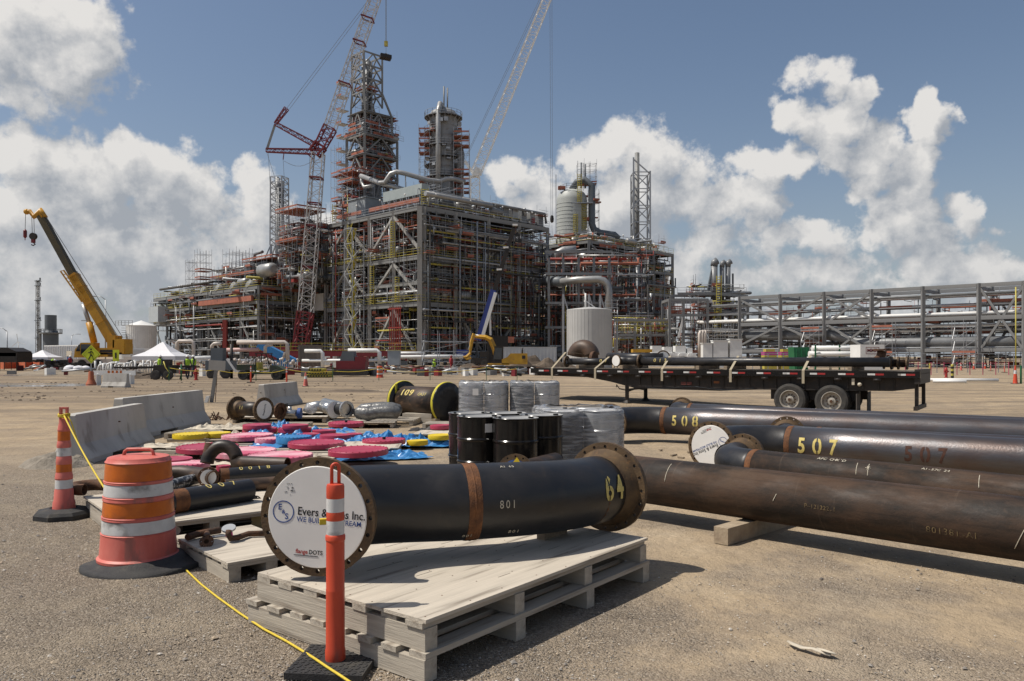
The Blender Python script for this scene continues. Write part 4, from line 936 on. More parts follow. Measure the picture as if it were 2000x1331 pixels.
# second lattice tower
O4 = P(1251, 640, 212); O4.z = 24
t4 = thing('lattice_mast', 'white lattice steel mast standing right of the domed vessel', 'tower', O4)
ze = lambda py: EYE + (HZ - py) / F * 212 - 24
hw = 2.2
for sx in (-1, 1):
    for sy in (-1, 1):
        tpz = ze(338) if sx > 0 else (ze(312) if sy < 0 else ze(340))
        bar('chord', O4 + V((sx * hw, sy * hw, 0)), O4 + V((sx * hw, sy * hw, tpz)), .38, .38, p_galv, t4)
nb = 6
for k in range(nb):
    za, zb2 = ze(505) * 0 + (ze(340)) * k / nb, ze(340) * (k + 1) / nb
    for (a, b) in (((-1, -1), (1, -1)), ((1, -1), (1, 1)), ((1, 1), (-1, 1)), ((-1, 1), (-1, -1))):
        A, B_ = V((a[0] * hw, a[1] * hw, 0)), V((b[0] * hw, b[1] * hw, 0))
        if k % 2: A, B_ = B_, A
        bar('brace', O4 + A + Z3 * za, O4 + B_ + Z3 * zb2, .24, .24, p_galv, t4); bar('strut', O4 + A + Z3 * zb2, O4 + B_ + Z3 * zb2, .22, .22, p_galv, t4)
q = MB(); q.tube(O4 + V((-.9, 0, 0)), O4 + V((-.9, 0, ze(299))), .62, 12); q.tube(O4 + V((-1.8, .6, 0)), O4 + V((-1.8, .6, ze(345))), .35, 8); q.build('flue', p_grey, t4)
bar('brace', O4 + V((-2, -2, ze(316))), O4 + V((2, -2, ze(342))), .3, .3, p_galv, t4)
# pale house and annexe on the far right end
O5 = P(1262, 640, 198); O5.z = 0
m5, q5 = module('dark concrete process annexe with a pale cabin at the right end of the plant', O5, 2, 6, 2, 6, [9, 15, 20], 26, .8, colm=p_conc, nets=14, tint=(4, 4, 3, 4, 1, 5, 3, 1, 4))
q = MB(); c = q5(.7, .6, 17.8) - UL * .6; q.obox(c, UL * 4, VR * 5, Z3 * 2.9); q.build('cabin', pm('cabin_grey', (.34, .345, .34), (.29, .295, .29), .5), m5)
q = MB(); c = q5(0, 1.4, 21); q.path([c, c + Z3 * 1.0, c + Z3 * 2 + VR * .5, c + Z3 * 2.2 + VR * 2.0], .9, 10); q.build('vent_cowl', p_white, m5)
for i_, j_ in ((.3, .4), (1.0, .3), (.2, 1.3)): q = MB(); q.obox(q5(i_, j_, 8.5), UL * 2.0, VR * 2.2, Z3 * 8.5); q.build('concrete_pier', p_duct, m5)
# big swept pipe in front of the right module
E0 = P(1140, 640, 160); E0.z = 0
zz = lambda py: EYE + (HZ - py) / F * 160
bp_ = thing('large_pipe', 'large grey pipe sweeping over and down behind the round tank', 'pipe', E0)
q = MB(); q.path([P(1095, 551, 161.5), P(1130, 547, 160), P(1168, 546, 159), P(1179, 549, 159), P(1186, 556, 159), P(1189, 568, 159), P(1189, 690, 159)], .74, 16); q.build('bend', p_insul, bp_)
q = MB(); q.path([P(1066, 549, 168), P(1100, 551, 161.5)], 1.05, 16); q.build('header', p_duct, bp_)
q = MB(); q.path([P(1082, 505, 172), P(1088, 496, 172), P(1100, 490, 172), P(1125, 488, 172)], .9, 12); q.build('upper_bend', p_insul, bp_)
q = MB()
for px in (1100, 1150, 1172): a = P(px, 575, 159); q.beam(V((a.x, a.y, 0)), a, .35); q.beam(V((a.x + 3, a.y, 4)), a, .25)
q.build('support', p_galv, bp_)
q = MB(); c = P(1095, 513, 176); q.obox(c, V((3.4, 0, 0)), V((0, 2, 0)), V((0, 0, 2.0))); one(q, 'equipment_house', pm('house_light', (.42, .44, .44), (.36, .38, .38), .4), 'pale grey box house on the right hand module below the domed vessel', 'cabin', c - Z3 * 2)
q = MB(); clutter(q, P(1070, 697, 165) * 1.0, V((1, 0, 0)), V((0, 1, 0)), 22, 12, 0, 22, 240, 1.0, (4, 4, 3, 4, 1, 6, 2, 1, 4))
for px in (1072, 1100, 1130, 1160, 1190): a = P(px, 690, 164); q.beam(V((a.x, a.y, 0)), V((a.x, a.y, 22)), .5, mi=0)
for z in (6, 11, 17, 21.5): q.beam(P(1065, 697, 163.5) + Z3 * z, P(1195, 697, 163.5) + Z3 * z, .5, mi=0)
o = one(q, 'pipe_rack', PIPE_MATS, 'dark tangle of pipe racks between the main module and the round tank', 'pipe rack', P(1130, 712, 165))

# ---- pipe rack on the right ---------------------------------------------------------------------------
RA, RB = V((40.3, 141, 0)), V((71.6, 112, 0)); RD = (RB - RA).normalized(); RN = V((-RD.y, RD.x, 0))
if RN.y < 0: RN = -RN
RL = (RB - RA).length; sp = RL * .1755
pr = thing('pipe_rack', 'long grey elevated pipe rack of braced bays along the right side', 'pipe rack', RA)
def ra(k, w, z): return RA + RD * sp * k + RN * w + Z3 * z
KS = [0, 1, 2, 3, 4, 5, 5.75, 6.8, 7.8]
p_rack = pm('rack_steel', (.20, .202, .202), (.155, .157, .158), .5, .55)
for w in (0, 8):
    for k in KS: bar('column', ra(k, w, 0), ra(k, w, 12.3), .5, .5, p_rack, pr)
    for a, b in zip(KS, KS[1:]):
        bar('beam', ra(a, w, 12) + RD * .26, ra(b, w, 12) - RD * .26, .35, .55, p_rack, pr); bar('beam', ra(a, w, 7.3) + RD * .26, ra(b, w, 7.3) - RD * .26, .35, .6, p_rack, pr)
        bar('beam', ra(a, w, 2.6) + RD * .26, ra(b, w, 2.6) - RD * .26, .35, .5, p_rack, pr)
    for a, b, za, zb_ in ((0, 1, 11.8, 7.6), (1, 2, 7.6, 11.8), (2, 3, 11.8, 7.6), (3, 2.1, 11.8, 7.4), (2, 3, 7.2, 2.4), (3, 2.3, 7, 3), (0, 1, 7, 3.6) if 0 else (0, 1, 3.6, 7), (1, 2, 7, 3.6), (5, 5.75, 11.8, 2.4), (5.75, 5, 11.8, 2.4), (6.8, 7.8, 11.8, 2.4)):
        bar('brace', ra(a, w + .05, za), ra(b, w + .05, zb_), .32, .32, p_rack, pr)
for k in KS:
    for z in (11.7, 7.0, 2.4): bar('cross_beam', ra(k, .25, z), ra(k, 7.75, z), .3, .5, p_rack, pr)
q = MB()
for w, z, r, mi in ((.9, 8.0, .30, 0), (1.8, 7.9, .18, 1), (2.6, 8.1, .26, 0), (3.6, 7.9, .2, 2), (5, 8.1, .35, 1), (6.4, 8, .2, 0), (1.2, 10.9, .22, 1), (2.2, 10.7, .16, 2), (4, 10.9, .2, 0), (6, 11, .25, 1), (3, 5.6, .18, 0), (5.5, 5.3, .2, 1), (.5, 6.4, .12, 2), (1.6, 6.2, .14, 0), (.7, 9.2, .1, 1), (2.0, 9.5, .12, 2), (4.5, 9.3, .16, 1), (.6, 3.0, .12, 2), (2.4, 3.1, .16, 1), (6.5, 6, .2, 1), (7.2, 9.6, .2, 2), (7.3, 4, .3, 1)):
    q.path([ra(-1.2, w, z), ra(2.2, w, z), ra(8, w, z)], r, 8, mi)
q.build('pipe_run', [p_white, p_pipe, p_galv], pr)
q = MB(); q.path([ra(.0, 1.4, 5.3), ra(2.0, 1.4, 5.3), ra(2.25, 1.4, 5.0), ra(2.65, 1.4, 4.0), ra(2.9, 1.4, 3.8), ra(8, 1.4, 3.8)], .85, 18); q.build('main_pipe', p_pipe, pr)
q = MB()
for k in range(8): clutter(q, ra(k, 1.5, 2.9), RD, RN, sp, 6, .2, 4.0, 26, .42, (5, 5, 5, 2, 0, 3, 1, 2, 3)); clutter(q, ra(k, 1.5, 0), RD, RN, sp, 6, 0, 2.2, 20, .5, (4, 3, 4, 2, 1, 6, 1, 2, 3)); clutter(q, ra(k, 3, 7.3), RD, RN, sp, 5, .2, 3.4, 9, .4, (4, 3, 4, 4, 0, 3, 2, 2, 3))
q.build('pipework', PIPE_MATS, pr, 'stuff')
q = MB()
for k in range(4): scaffold(q, ra(1.6 + 1.5 * k, -2.2, 0), RD, RN, 3, 1.5, 6.0, 2, 1.5, 0, .6, 1)
for k, z in ((.9, 9.2), (1.1, 9.4), (3.4, 9.4), (3.9, 7.0), (4.6, 9.2), (5.4, 9.8), (3.2, 4.2)): q.obox(ra(k, 2.5, z), RD * 2.4, RN * .8, Z3 * .22, 1)
q.build('scaffold_frame', [p_galv, p_orange], pr, 'stuff')
# braced steel frame with three stub chimneys
O6 = P(1370, 640, 146); O6.z = 0
h6 = thing('steel_structure', 'grey steel frame carrying three capped chimney stubs at the head of the pipe rack', 'steel structure', O6)
q6 = lambda px, py, dy=0: P(px, py, 146) + Y1 * dy
for px, top, dy in ((1308, 586, 0), (1335, 586, 0), (1382, 586, 0), (1308, 586, 7), (1382, 586, 7), (1332, 570, 10), (1410, 570, 3), (1440, 585, 3), (1440, 585, 10), (1470, 577, 8), (1470, 577, 3)):
    a = q6(px, top, dy); bar('column', V((a.x, a.y, 0)), a, .42, .42, p_rack, h6)
for a, b in (((1308, 586, 0), (1382, 586, 0)), ((1308, 616, 0), (1382, 616, 0)), ((1308, 586, 7), (1382, 586, 7)), ((1308, 586, 0), (1308, 586, 7)), ((1382, 586, 0), (1382, 586, 7)), ((1332, 570, 10), (1470, 570, 10)), ((1332, 571, 4), (1410, 571, 4)), ((1410, 572, 3), (1470, 577, 3)), ((1382, 640, 3), (1470, 640, 3)), ((1382, 608, 3), (1470, 608, 3))):
    bar('beam', q6(*a), q6(*b), .35, .5, p_rack, h6)
bar('brace', q6(1325, 660), q6(1335, 620), .4, .4, p_white, h6); bar('brace', q6(1308, 650), q6(1335, 690), .3, .3, p_grey, h6)
for px, r, top in ((1411, .72, 520), (1427, .5, 522), (1439, .55, 521)):
    q = MB(); a = q6(px, 570, 6); q.tube(V((a.x, a.y, a.z - 1)), V((a.x, a.y, P(0, top, 152).z)), r * .9, 14); b = V((a.x, a.y, P(0, top, 152).z)); q.path([b, b + V((.1, 0, .7)), b + V((.6, 0, 1.0))], r, 12); q.build('chimney', p_pipe, h6)
bar('brace', q6(1397, 575, 6), q6(1408, 520, 6), .5, .9, p_duct, h6); bar('column', q6(1449, 575, 6), q6(1449, 528, 6), .3, .3, p_rack, h6)
caged(q6(1407, 612, 1), 7, h6, .9); caged(q6(1404, 652, 1), 5.4, h6, 1.1)
q = MB(); clutter(q, q6(1390, 697, 3), X1, Y1, 8, 8, 2, 11, 130, .6, (5, 3, 5, 2, 2, 5, 2, 1, 4)); clutter(q, q6(1310, 697, 1), X1, Y1, 6.5, 6, .2, 9.5, 90, .5, (6, 5, 5, 2, 1, 3, 2, 3, 3)); clutter(q, q6(1360, 577, 4), X1, Y1, 10, 6, .2, 2.4, 50, .5); rails(q, [q6(1332, 570, 4), q6(1470, 570, 4)], mi=2); q.build('pipework', PIPE_MATS, h6, 'stuff')
q = MB()
for k in range(3): x = 1346 + k * 5; q.path([q6(x, 700, -8), q6(x, 655, -8), q6(x + 1.5, 651, -8), q6(x + 14, 650, -7)], .28, 8)
q.build('riser_pipe', p_cream, h6)
q = MB(); scaffold(q, q6(1358, 701, -10), X1, Y1, 4.2, 3, 5.2, 1.8, 1.4, 0, 0, 0); q.build('scaffold_frame', p_galv, h6, 'stuff')
# low bridge rack between the tank and that frame
O7 = P(1230, 640, 150); O7.z = 0
l7 = thing('pipe_bridge', 'low pipe bridge on grey posts with yellow railings right of the round tank', 'pipe bridge', O7)
for px in (1205, 1240, 1270, 1302): a = P(px, 626, 150); bar('post', V((a.x, a.y, 0)), a, .4, .4, p_rack, l7)
for py in (626, 655): bar('beam', P(1200, py, 150), P(1306, py, 150), .35, .5, p_rack, l7)
bar('brace', P(1240, 628, 150), P(1270, 655, 150), .3, .3, p_grey, l7)
q = MB(); rails(q, [P(1200, 646, 149.6), P(1306, 646, 149.6)], 1.6, 1.4, .1, 4); clutter(q, P(1200, 697, 151), X1, Y1, 10, 8, .5, 7.5, 150, .6, (4, 4, 4, 4, 3, 5, 2, 2, 3)); q.build('pipework', PIPE_MATS, l7, 'stuff')

# ---- round tank -------------------------------------------------------------------------------------
K0 = P(1151, 640, 108); K0.z = 0
tk = thing('storage_tank', 'round grey panelled storage tank in front of the plant', 'tank', K0)
r = 3.05; zt2 = EYE + (HZ - 606) / F * 108
q = MB(); q.lathe([(r, 0), (r, zt2), (r * .98, zt2 + .06), (.02, zt2 + .45)], K0, 64); q.build('shell', p_tank, tk)
seam = MB(); seam.box((0, 0, zt2 / 2), (.045, .05, zt2)); me = None
for k in range(40):
    a = 2 * PI * k / 40; p = K0 + V((math.cos(a) * r, math.sin(a) * r, 0))
    if me is None: o = seam.build('panel_seam', p_tank, tk, W=False); me = o.data
    else: o = bpy.data.objects.new('panel_seam', me); COL.objects.link(o); o.parent = tk
    o.location = p - K0; o.rotation_euler = (0, 0, a)
q = MB(); q.tube(K0 + V((-.6, -1, zt2)), K0 + V((-.6, -1, zt2 + 2.2)), .12, 8); q.beam(K0 + V((-.6, -1, zt2 + 1.2)), K0 + V((.8, -1, zt2 + .2)), .1); q.build('vent_pipe', p_white, tk)
q = MB(); c = K0 + V((2.1, -.6, zt2 + .2)); rails(q, [c, c + X1 * 1.8, c + X1 * 1.8 + Y1 * 1.5], 1.1, .8, .06); q.box(K0 + V((3.2, -1, zt2 - .4)), (.8, .8, .1)); q.tube(K0 + V((3.3, -.8, 0)), K0 + V((3.3, -.8, zt2)), .05, 6); q.tube(K0 + V((3.7, -.8, 0)), K0 + V((3.7, -.8, zt2)), .05, 6)
q.build('ladder', p_galv, tk)

# ---- things far off on the left -----------------------------------------------------------------------
K1 = P(276, 640, 190); K1.z = 0
t1 = thing('storage_tank', 'white ribbed tank with a cone roof left of the plant', 'tank', K1)
q = MB(); z1 = EYE + 60 / F * 190; q.lathe([(3.3, 0), (3.3, z1), (3.4, z1 + .05), (.05, z1 + 1.3)], K1, 40); q.build('shell', p_white, t1)
q = MB()
for k in range(40): a = 2 * PI * k / 40; q.box(K1 + V((math.cos(a) * 3.32, math.sin(a) * 3.32, z1 / 2)), (.1, .18, z1), a)
q.build('rib', p_white, t1)
q = MB(); rails(q, [K1 + V((-5.2, -2, z1)), K1 + V((-3, -3.6, z1)), K1 + V((0, -4.5, z1))], 1.1, 1, .07)
for k in range(12): a = PI + .25 + k * .12; q.box(K1 + V((math.cos(a) * 3.8, math.sin(a) * 3.8, z1 - k * .55)), (.9, .9, .08), a)
q.build('stair', p_grey, t1)
q = MB(); K2 = P(252, 640, 200); K2.z = 0; q.lathe([(3.2, 0), (3.2, 4.6), (.05, 6.2)], K2, 28); one(q, 'storage_tank', p_white, 'smaller white cone topped tank at the far left end of the plant', 'tank', K2)
K3 = P(74, 640, 330); K3.z = 0
ms = thing('radio_mast', 'tall thin grey lattice mast on the left skyline', 'mast', K3)
q = MB(); h = EYE + (HZ - 548) / F * 330; lattice(q, K3, K3 + Z3 * h, 1.2, 1.0, 22, .16, .1); q.tube(K3, K3 + Z3 * h, .28, 8); q.build('lattice', p_grey, ms)
q = MB()
for f in (.99, .93, .75, .5, .28): q = MB(); q.box(K3 + Z3 * h * f, (2.0, 1.8, .2)); q.box(K3 + Z3 * (h * f + .8) + X1 * .9, (.4, .4, 1.2)); q.build('platform', p_duct, ms)
K4 = P(99, 640, 260); K4.z = 0
sk = thing('exhaust_stack', 'short fat dark grey exhaust stack with a ring platform on the left skyline', 'stack', K4)
h = EYE + (HZ - 616) / F * 260
q = MB(); q.lathe([(2.3, 0), (2.3, h * .62), (1.75, h * .68), (1.75, h), (1.4, h), (1.4, h - 1)], K4, 20); q.build('shell', p_duct, sk)
q = MB(); q.lathe([(2.2, h * .60), (3.4, h * .60), (3.4, h * .62), (2.2, h * .62)], K4, 20)
rails(q, [K4 + V((math.cos(a) * 3.3, math.sin(a) * 3.3, h * .62)) for a in [k * PI / 8 for k in range(17)]], 1.2, 2, .1); q.box(K4 + V((-2.8, -1, h * .3)), (.6, .6, h * .6)); q.build('platform', p_grey, sk)
for px, top, Y, arm, lab in ((206, 586, 150, -1, 'street lamp post rising behind the yellow crane boom'), (183, 632, 190, -1, 'shorter lamp post left of the yellow crane boom'), (14, 648, 150, -1, 'lamp post at the far left edge of the photo'), (140, 657, 260, 1, 'distant small lamp post between the exhaust stack and the yellow crane')):
    b = P(px, 697, Y); b.z = 0; zt3 = EYE + (HZ - top) / F * Y
    t = thing('street_lamp', lab, 'street lamp', b, group='street lamps on the left')
    q = MB(); q.tube(b, b + Z3 * zt3, .14, 8, .09); q.path([b + Z3 * zt3, b + Z3 * (zt3 + .6) + X1 * arm * .8, b + Z3 * (zt3 + .7) + X1 * arm * 2.0], .07, 6); q.build('pole', p_galv, t)
    q = MB(); q.box(b + Z3 * (zt3 + .65) + X1 * arm * 2.4, (1.0, .4, .18)); q.build('lamp_head', p_galv, t)
b = P(36, 697, 900); b.z = 0
wt = thing('wind_turbine', 'white three bladed wind turbine on the far left horizon', 'wind turbine', b)
hh = EYE + (HZ - 668) / F * 900
q = MB(); q.tube(b, b + Z3 * hh, .7, 8, .4); q.build('tower', p_white, wt)
for k in range(3):
    a = PI / 2 + k * 2 * PI / 3 + .15; q = MB(); c = b + Z3 * hh - Y1 * 1; q.beam(c, c + V((math.cos(a), 0, math.sin(a))) * 9, .6, .25); q.build('blade', p_white, wt)

# ---- cranes ------------------------------------------------------------------------------------------
def PY(px, py, Y): return P(px, py, Y)
Yc = 166
p_cranew = pm('crane_white', (.50, .49, .48), (.42, .41, .40), .8, .5)
c1 = thing('crawler_crane', 'red and white luffing lattice crane beside the main module', 'crane', V((P(590, 697, Yc).x, Yc, 0)))
top_mast = P(622, 300, Yc)
q = MB(); lattice(q, P(597, 610, Yc), top_mast, 2.7, 2.2, 20, .20, .085); q.build('main_boom', p_cranew, c1)
q = MB(); lattice(q, P(585, 690, Yc), P(597, 610, Yc), 2.4, 2.8, 5, .30, .18); q.build('boom_foot', p_crane_red, c1)
q = MB(); lattice(q, P(614, 300, Yc), P(627, 284, Yc), 2.0, 2.2, 2, .34, .22); lattice(q, P(627, 284, Yc), P(645, 250, Yc), 2.0, 2.3, 3, .24, .15); q.build('jib_foot', p_crane_red, c1)
q = MB(); jt = P(745, -40, Yc); lattice(q, P(645, 250, Yc), jt, 2.2, 2.0, 24, .16, .075); q.build('luffing_jib', p_cranew, c1)
for A_, B_, fs in ((P(645, 250, Yc), jt, (.29, .57, .73)), (P(597, 610, Yc), top_mast, (.28, .54, .68, .84))):
    for f in fs: q = MB(); lattice(q, A_.lerp(B_, f), A_.lerp(B_, f + .006), 2.4, 2.4, 1, .17, .12); q.build('joint_frame', p_crane_red, c1)
for A_, B_, wa, wb, n_ in (((615, 297), (520, 294), 1.0, .7, 12), ((620, 286), (538, 242), 1.0, .7, 12), ((538, 242), (560, 212), .5, .8, 3)): q = MB(); lattice(q, P(*A_, Yc), P(*B_, Yc), wa, wb, n_, .16, .08); q.build('strut', p_crane_red, c1)
q = MB(); q.beam(P(600, 300, Yc), P(612, 312, Yc), .25); q.beam(P(555, 296, Yc), P(553, 312, Yc), .15); q.build('stay', p_crane_red, c1)
q = MB()
for dx in (-1.5, 0, 1.5): q.beam(P(521 + dx, 293, Yc), P(537 + dx, 244, Yc), .16)
for a, b in (((520, 295), (536, 345)), ((524, 297), (532, 450)), ((536, 345), (560, 690)), ((560, 212), (742, -30)), ((565, 214), (748, -30)), ((553, 312), (575, 690)), ((612, 306), (600, 690)), ((605, 306), (590, 690)), ((639, 262), (700, 60))): q.beam(P(*a, Yc), P(*b, Yc), .055)
for k in range(8): pass
q.path([P(555 + 8 * k, 315 + 10 * math.sin(PI * k / 7), Yc) for k in range(8)], .04, 4)
q.build('pendant_rope', p_grey, c1)
hb = P(753, 112, Yc)
q = MB()
for dx in (-1, 1): q.beam(P(754 + dx * .7, -40, Yc), P(754 + dx * .7, 84, Yc), .07)
q.beam(P(754, 92, Yc), P(754, 110, Yc), .06); q.build('hoist_rope', p_grey, c1)
q = MB(); q.box(P(754, 86, Yc), (.7, .6, 1.0)); q.build('hook_block', p_yellow, c1)
q = MB()
for k in range(4): q.beam(P(754, 104, Yc), hb + V(((-1 if k % 2 else 1) * 1.0, (-1 if k > 1 else 1) * .8, .2)), .05)
q.obox(hb, V((1.1, .25, -.15)), V((-.3, .9, 0)), V((0, 0, .35)), 1)
one(q, 'hanging_load', [p_grey, blk_matte], 'dark flat load hanging from the crane hook beside the tower top', 'load', hb)
q = MB(); bx = V((P(590, 697, Yc).x, Yc, 0)); q.box(bx + V((0, 0, 1.8)), (4.5, 5, 1.6)); q.box(bx + V((-1.6, 0, .6)), (1.2, 8, 1.2)); q.box(bx + V((1.6, 0, .6)), (1.2, 8, 1.2)); q.box(bx + V((-5, 1, 2.6)), (4, 4, 2.4)); q.build('crane_body', p_crane_red, c1)
Yd = 265
c2 = thing('crawler_crane', 'all white lattice crane leaning over the main module from behind', 'crane', V((P(928, 697, Yd).x, Yd, 0)))
q = MB(); lattice(q, V((P(928, 697, Yd).x, Yd, 0)), P(928, 345, Yd), 3.2, 3.0, 24, .28, .13); q.build('main_boom', p_white, c2)
q = MB(); lattice(q, P(930, 338, Yd), P(1078, -25, Yd), 3.2, 2.5, 28, .24, .11); q.build('luffing_jib', p_white, c2)
q = MB(); q.beam(P(928, 345, Yd), P(908, 315, Yd), .9); q.beam(P(928, 345, Yd), P(905, 350, Yd), .7); q.beam(P(928, 345, Yd), P(935, 330, Yd), 2.2); q.build('strut', p_white, c2)
q = MB(); q.beam(P(908, 315, Yd), P(1062, -10, Yd), .09); q.beam(P(905, 316, Yd), P(1058, -10, Yd), .09); q.beam(P(1074, -10, Yd), P(1076, 432, Yd), .09); q.beam(P(1078, -10, Yd), P(1079, 432, Yd), .09); q.beam(P(1078, 440, Yd), P(1079, 470, Yd), .08); q.build('hoist_rope', p_grey, c2)
q = MB(); c = P(1078, 428, Yd); q.lathe([(.01, -1.4), (.55, -1), (.65, 0), (.5, 1), (.01, 1.3)], c, 12); q.build('headache_ball', blk_matte, c2)
# yellow all-terrain crane
Yy = 104; bx = V((P(205, 697, Yy).x, Yy, 0))
yc = thing('mobile_crane', 'yellow mobile crane on the left with its telescopic boom raised', 'mobile crane', bx)
yp = lambda px, py, d=0: P(px, py, Yy + d)
q = MB(); q.beam(yp(230, 682), yp(143, 537), 1.2, 1.08)
for f in (.12, .35, .6, .82, .97): a = yp(230, 682).lerp(yp(143, 537), f); b = yp(230, 682).lerp(yp(143, 537), f + .012); q.beam(a, b, 1.3, 1.18)
q.build('boom_base', mob_yel, yc)
q = MB(); q.beam(yp(148, 546), yp(80, 422), .9, .8); q.build('boom_extension', [pm('boom_dark', (.09, .07, .03), (.06, .05, .03), .7)], yc)
q = MB(); q.beam(yp(149, 541), yp(82, 419), .8, .2); q.build('boom_top_plate', mob_yel, yc)
q = MB(); q.path([yp(86, 426), yp(80, 414), yp(66, 424), yp(58, 413), yp(50, 414)], .34, 8, rs=[.5, .55, .32, .3, .28]); q.ball(yp(52, 414), .38, 10); q.build('boom_head', mob_yel, yc)
q = MB(); q.beam(yp(118, 530, -1.2), yp(160, 590, -1.2), .15); q.beam(yp(124, 528, -1.2), yp(166, 586, -1.2), .15)
for k in range(9): a = yp(118 + 5 * k, 530 + 7 * k, -1.2); q.beam(a, a + V((.45, 0, .1)), .08)
q.build('jib_frame', mob_yel, yc)
q = MB(); q.tube(yp(184, 670), yp(174, 630), .42, 10); q.tube(yp(174, 630), yp(162, 595), .28, 10, mi=1); q.build('lift_cylinder', [mob_yel, p_galv], yc)
q = MB()
for dx in (-2, 2): q.beam(yp(64 + dx, 424), yp(65 + dx, 455), .05)
q.beam(yp(50, 417), yp(49, 450), .05); q.beam(yp(84, 414), yp(240, 660), .06); q.beam(yp(150, 530), yp(232, 660), .06); q.build('hoist_rope', p_grey, yc)
q = MB(); c = yp(65, 462); q.tube(c - Y1 * .2, c + Y1 * .2, .45, 14); q.box(c - Z3 * .5, (.4, .35, .7), 0, 1); q.path([c - Z3 * .8, c - Z3 * 1.05 + X1 * .25, c - Z3 * 1.2, c - Z3 * 1.1 - X1 * .25], .08, 6); q.build('hook_block', [blk_matte, p_crane_red], yc)
q = MB(); c = yp(49, 457); q.lathe([(.05, -.6), (.22, -.4), (.22, .4), (.05, .6)], c, 10); q.path([c - Z3 * .6, c - Z3 * .85], .05, 5); q.build('hook_ball', p_crane_red, yc)
q = MB(); q.box(yp(208, 686), (4.2, 2.2, .8)); q.box(yp(224, 668), (1.0, 2.0, 1.6)); q.box(yp(196, 694), (3, 2.3, .5)); q.build('superstructure', mob_yel, yc)
q = MB(); q.box(yp(241, 677), (1.3, 2.3, 1.9)); q.box(yp(249, 682), (.4, 2.1, 1.3)); q.build('counterweight', mob_yel, yc)
q = MB(); q.box(yp(230, 678), (.35, 2.0, 1.8)); q.box(yp(206, 691), (5.4, 2.3, .25)); q.box(yp(212, 686, -1.15), (2.2, .05, .3)); q.build('gap_shade', blk_matte, yc)  # shaded gaps between the body parts, put in as black boxes
q = MB(); c = yp(169, 685, -1); q.prism([(-1.2, -.9), (1.3, -.9), (1.3, 1.0), (-.3, 1.0), (-1.1, .1)], frame(c + Y1 * .8, -Y1), 1.6); o = q.build('cab', mob_yel, yc)
q = MB(); q.prism([(-.95, -.1), (-.4, -.1), (-.4, .75), (-.6, .7)], frame(c + Y1 * -.8 + X1 * 0, -Y1), .03); q.prism([(-.3, -.5), (.95, -.5), (.95, .8), (-.3, .8)], frame(c + Y1 * -.8, -Y1), .03); q.build('cab_window', glass_dk, yc)
q = MB(); q.box(V((bx.x, Yy, 1.05)), (11, 2.6, .55)); q.box(V((bx.x + 4, Yy, 1.4)), (2, 2.4, .5)); q.build('carrier', p_cream, yc)
for k in range(5):
    for sy in (-1, 1):
        q = MB(); c = V((bx.x - 4.4 + 2.1 * k, Yy + sy * 1.15, .62)); q.lathe([(.62, -.22), (.62, .22), (.3, .24), (.01, .2)], n=16, M=frame(c, V((0, sy, 0)))); q.build('wheel', tyre_m, yc)
# blue telescopic crane in front of the main module
Yb = 122; bx = V((P(950, 697, Yb).x, Yb, 0))
bc = thing('mobile_crane', 'blue and black telescopic crane with its boom up before the shaded plant face', 'mobile crane', bx)
bp2 = lambda px, py, d=0: P(px, py, Yb + d)
q = MB(); q.beam(bp2(934, 665), bp2(964, 567), .9, .8); q.build('boom_base', blue_cr, bc)
q = MB(); q.beam(bp2(941, 662, -.1), bp2(968, 572, -.1), .5, .8); q.build('boom_side', p_white, bc)
q = MB(); q.beam(bp2(965, 570), bp2(1004, 446), .62, .6); q.build('boom_extension', blk_matte, bc)
for px, py in ((988, 484), (975, 527), (1006, 440)): q = MB(); q.box(bp2(px, py), (.8, .7, .25)); q.build('boom_collar', p_white, bc)
q = MB(); c = bp2(1012, 466); q.box(c, (.9, .4, 1.3)); q.beam(c, bp2(1011, 440), .06); q.build('hook_block', pm('hook_block_stripe', (.55, .55, .55), (.02, .02, .02), 1.2, lo=.49, hi=.51), bc)
q = MB(); q.beam(bp2(958, 655), bp2(957, 610), .3); q.build('lift_cylinder', p_white, bc)
q = MB(); q.box(V((bx.x, Yb, 1.0)), (11, 2.6, .9)); q.box(V((bx.x + 1, Yb, 2.0)), (4, 2.3, .9)); q.build('carrier', blk_matte, bc); q = MB(); q.box(V((bx.x - 3.6, Yb, 2.0)), (1.8, 2.4, 1.4)); q.build('cab', blue_cr, bc)
q = MB(); q.box(V((bx.x + 2.5, Yb - 1.4, 4.2)), (3.5, .2, .9)); q.build('net_panel', p_orange, bc)
for k in range(5):
    q = MB(); c = V((bx.x - 4.4 + 2.1 * k, Yb - 1.2, .62)); q.lathe([(.62, -.22), (.62, .22), (.3, .24), (.01, .2)], n=16, M=frame(c, V((0, -1, 0)))); q.build('wheel', tyre_m, bc)
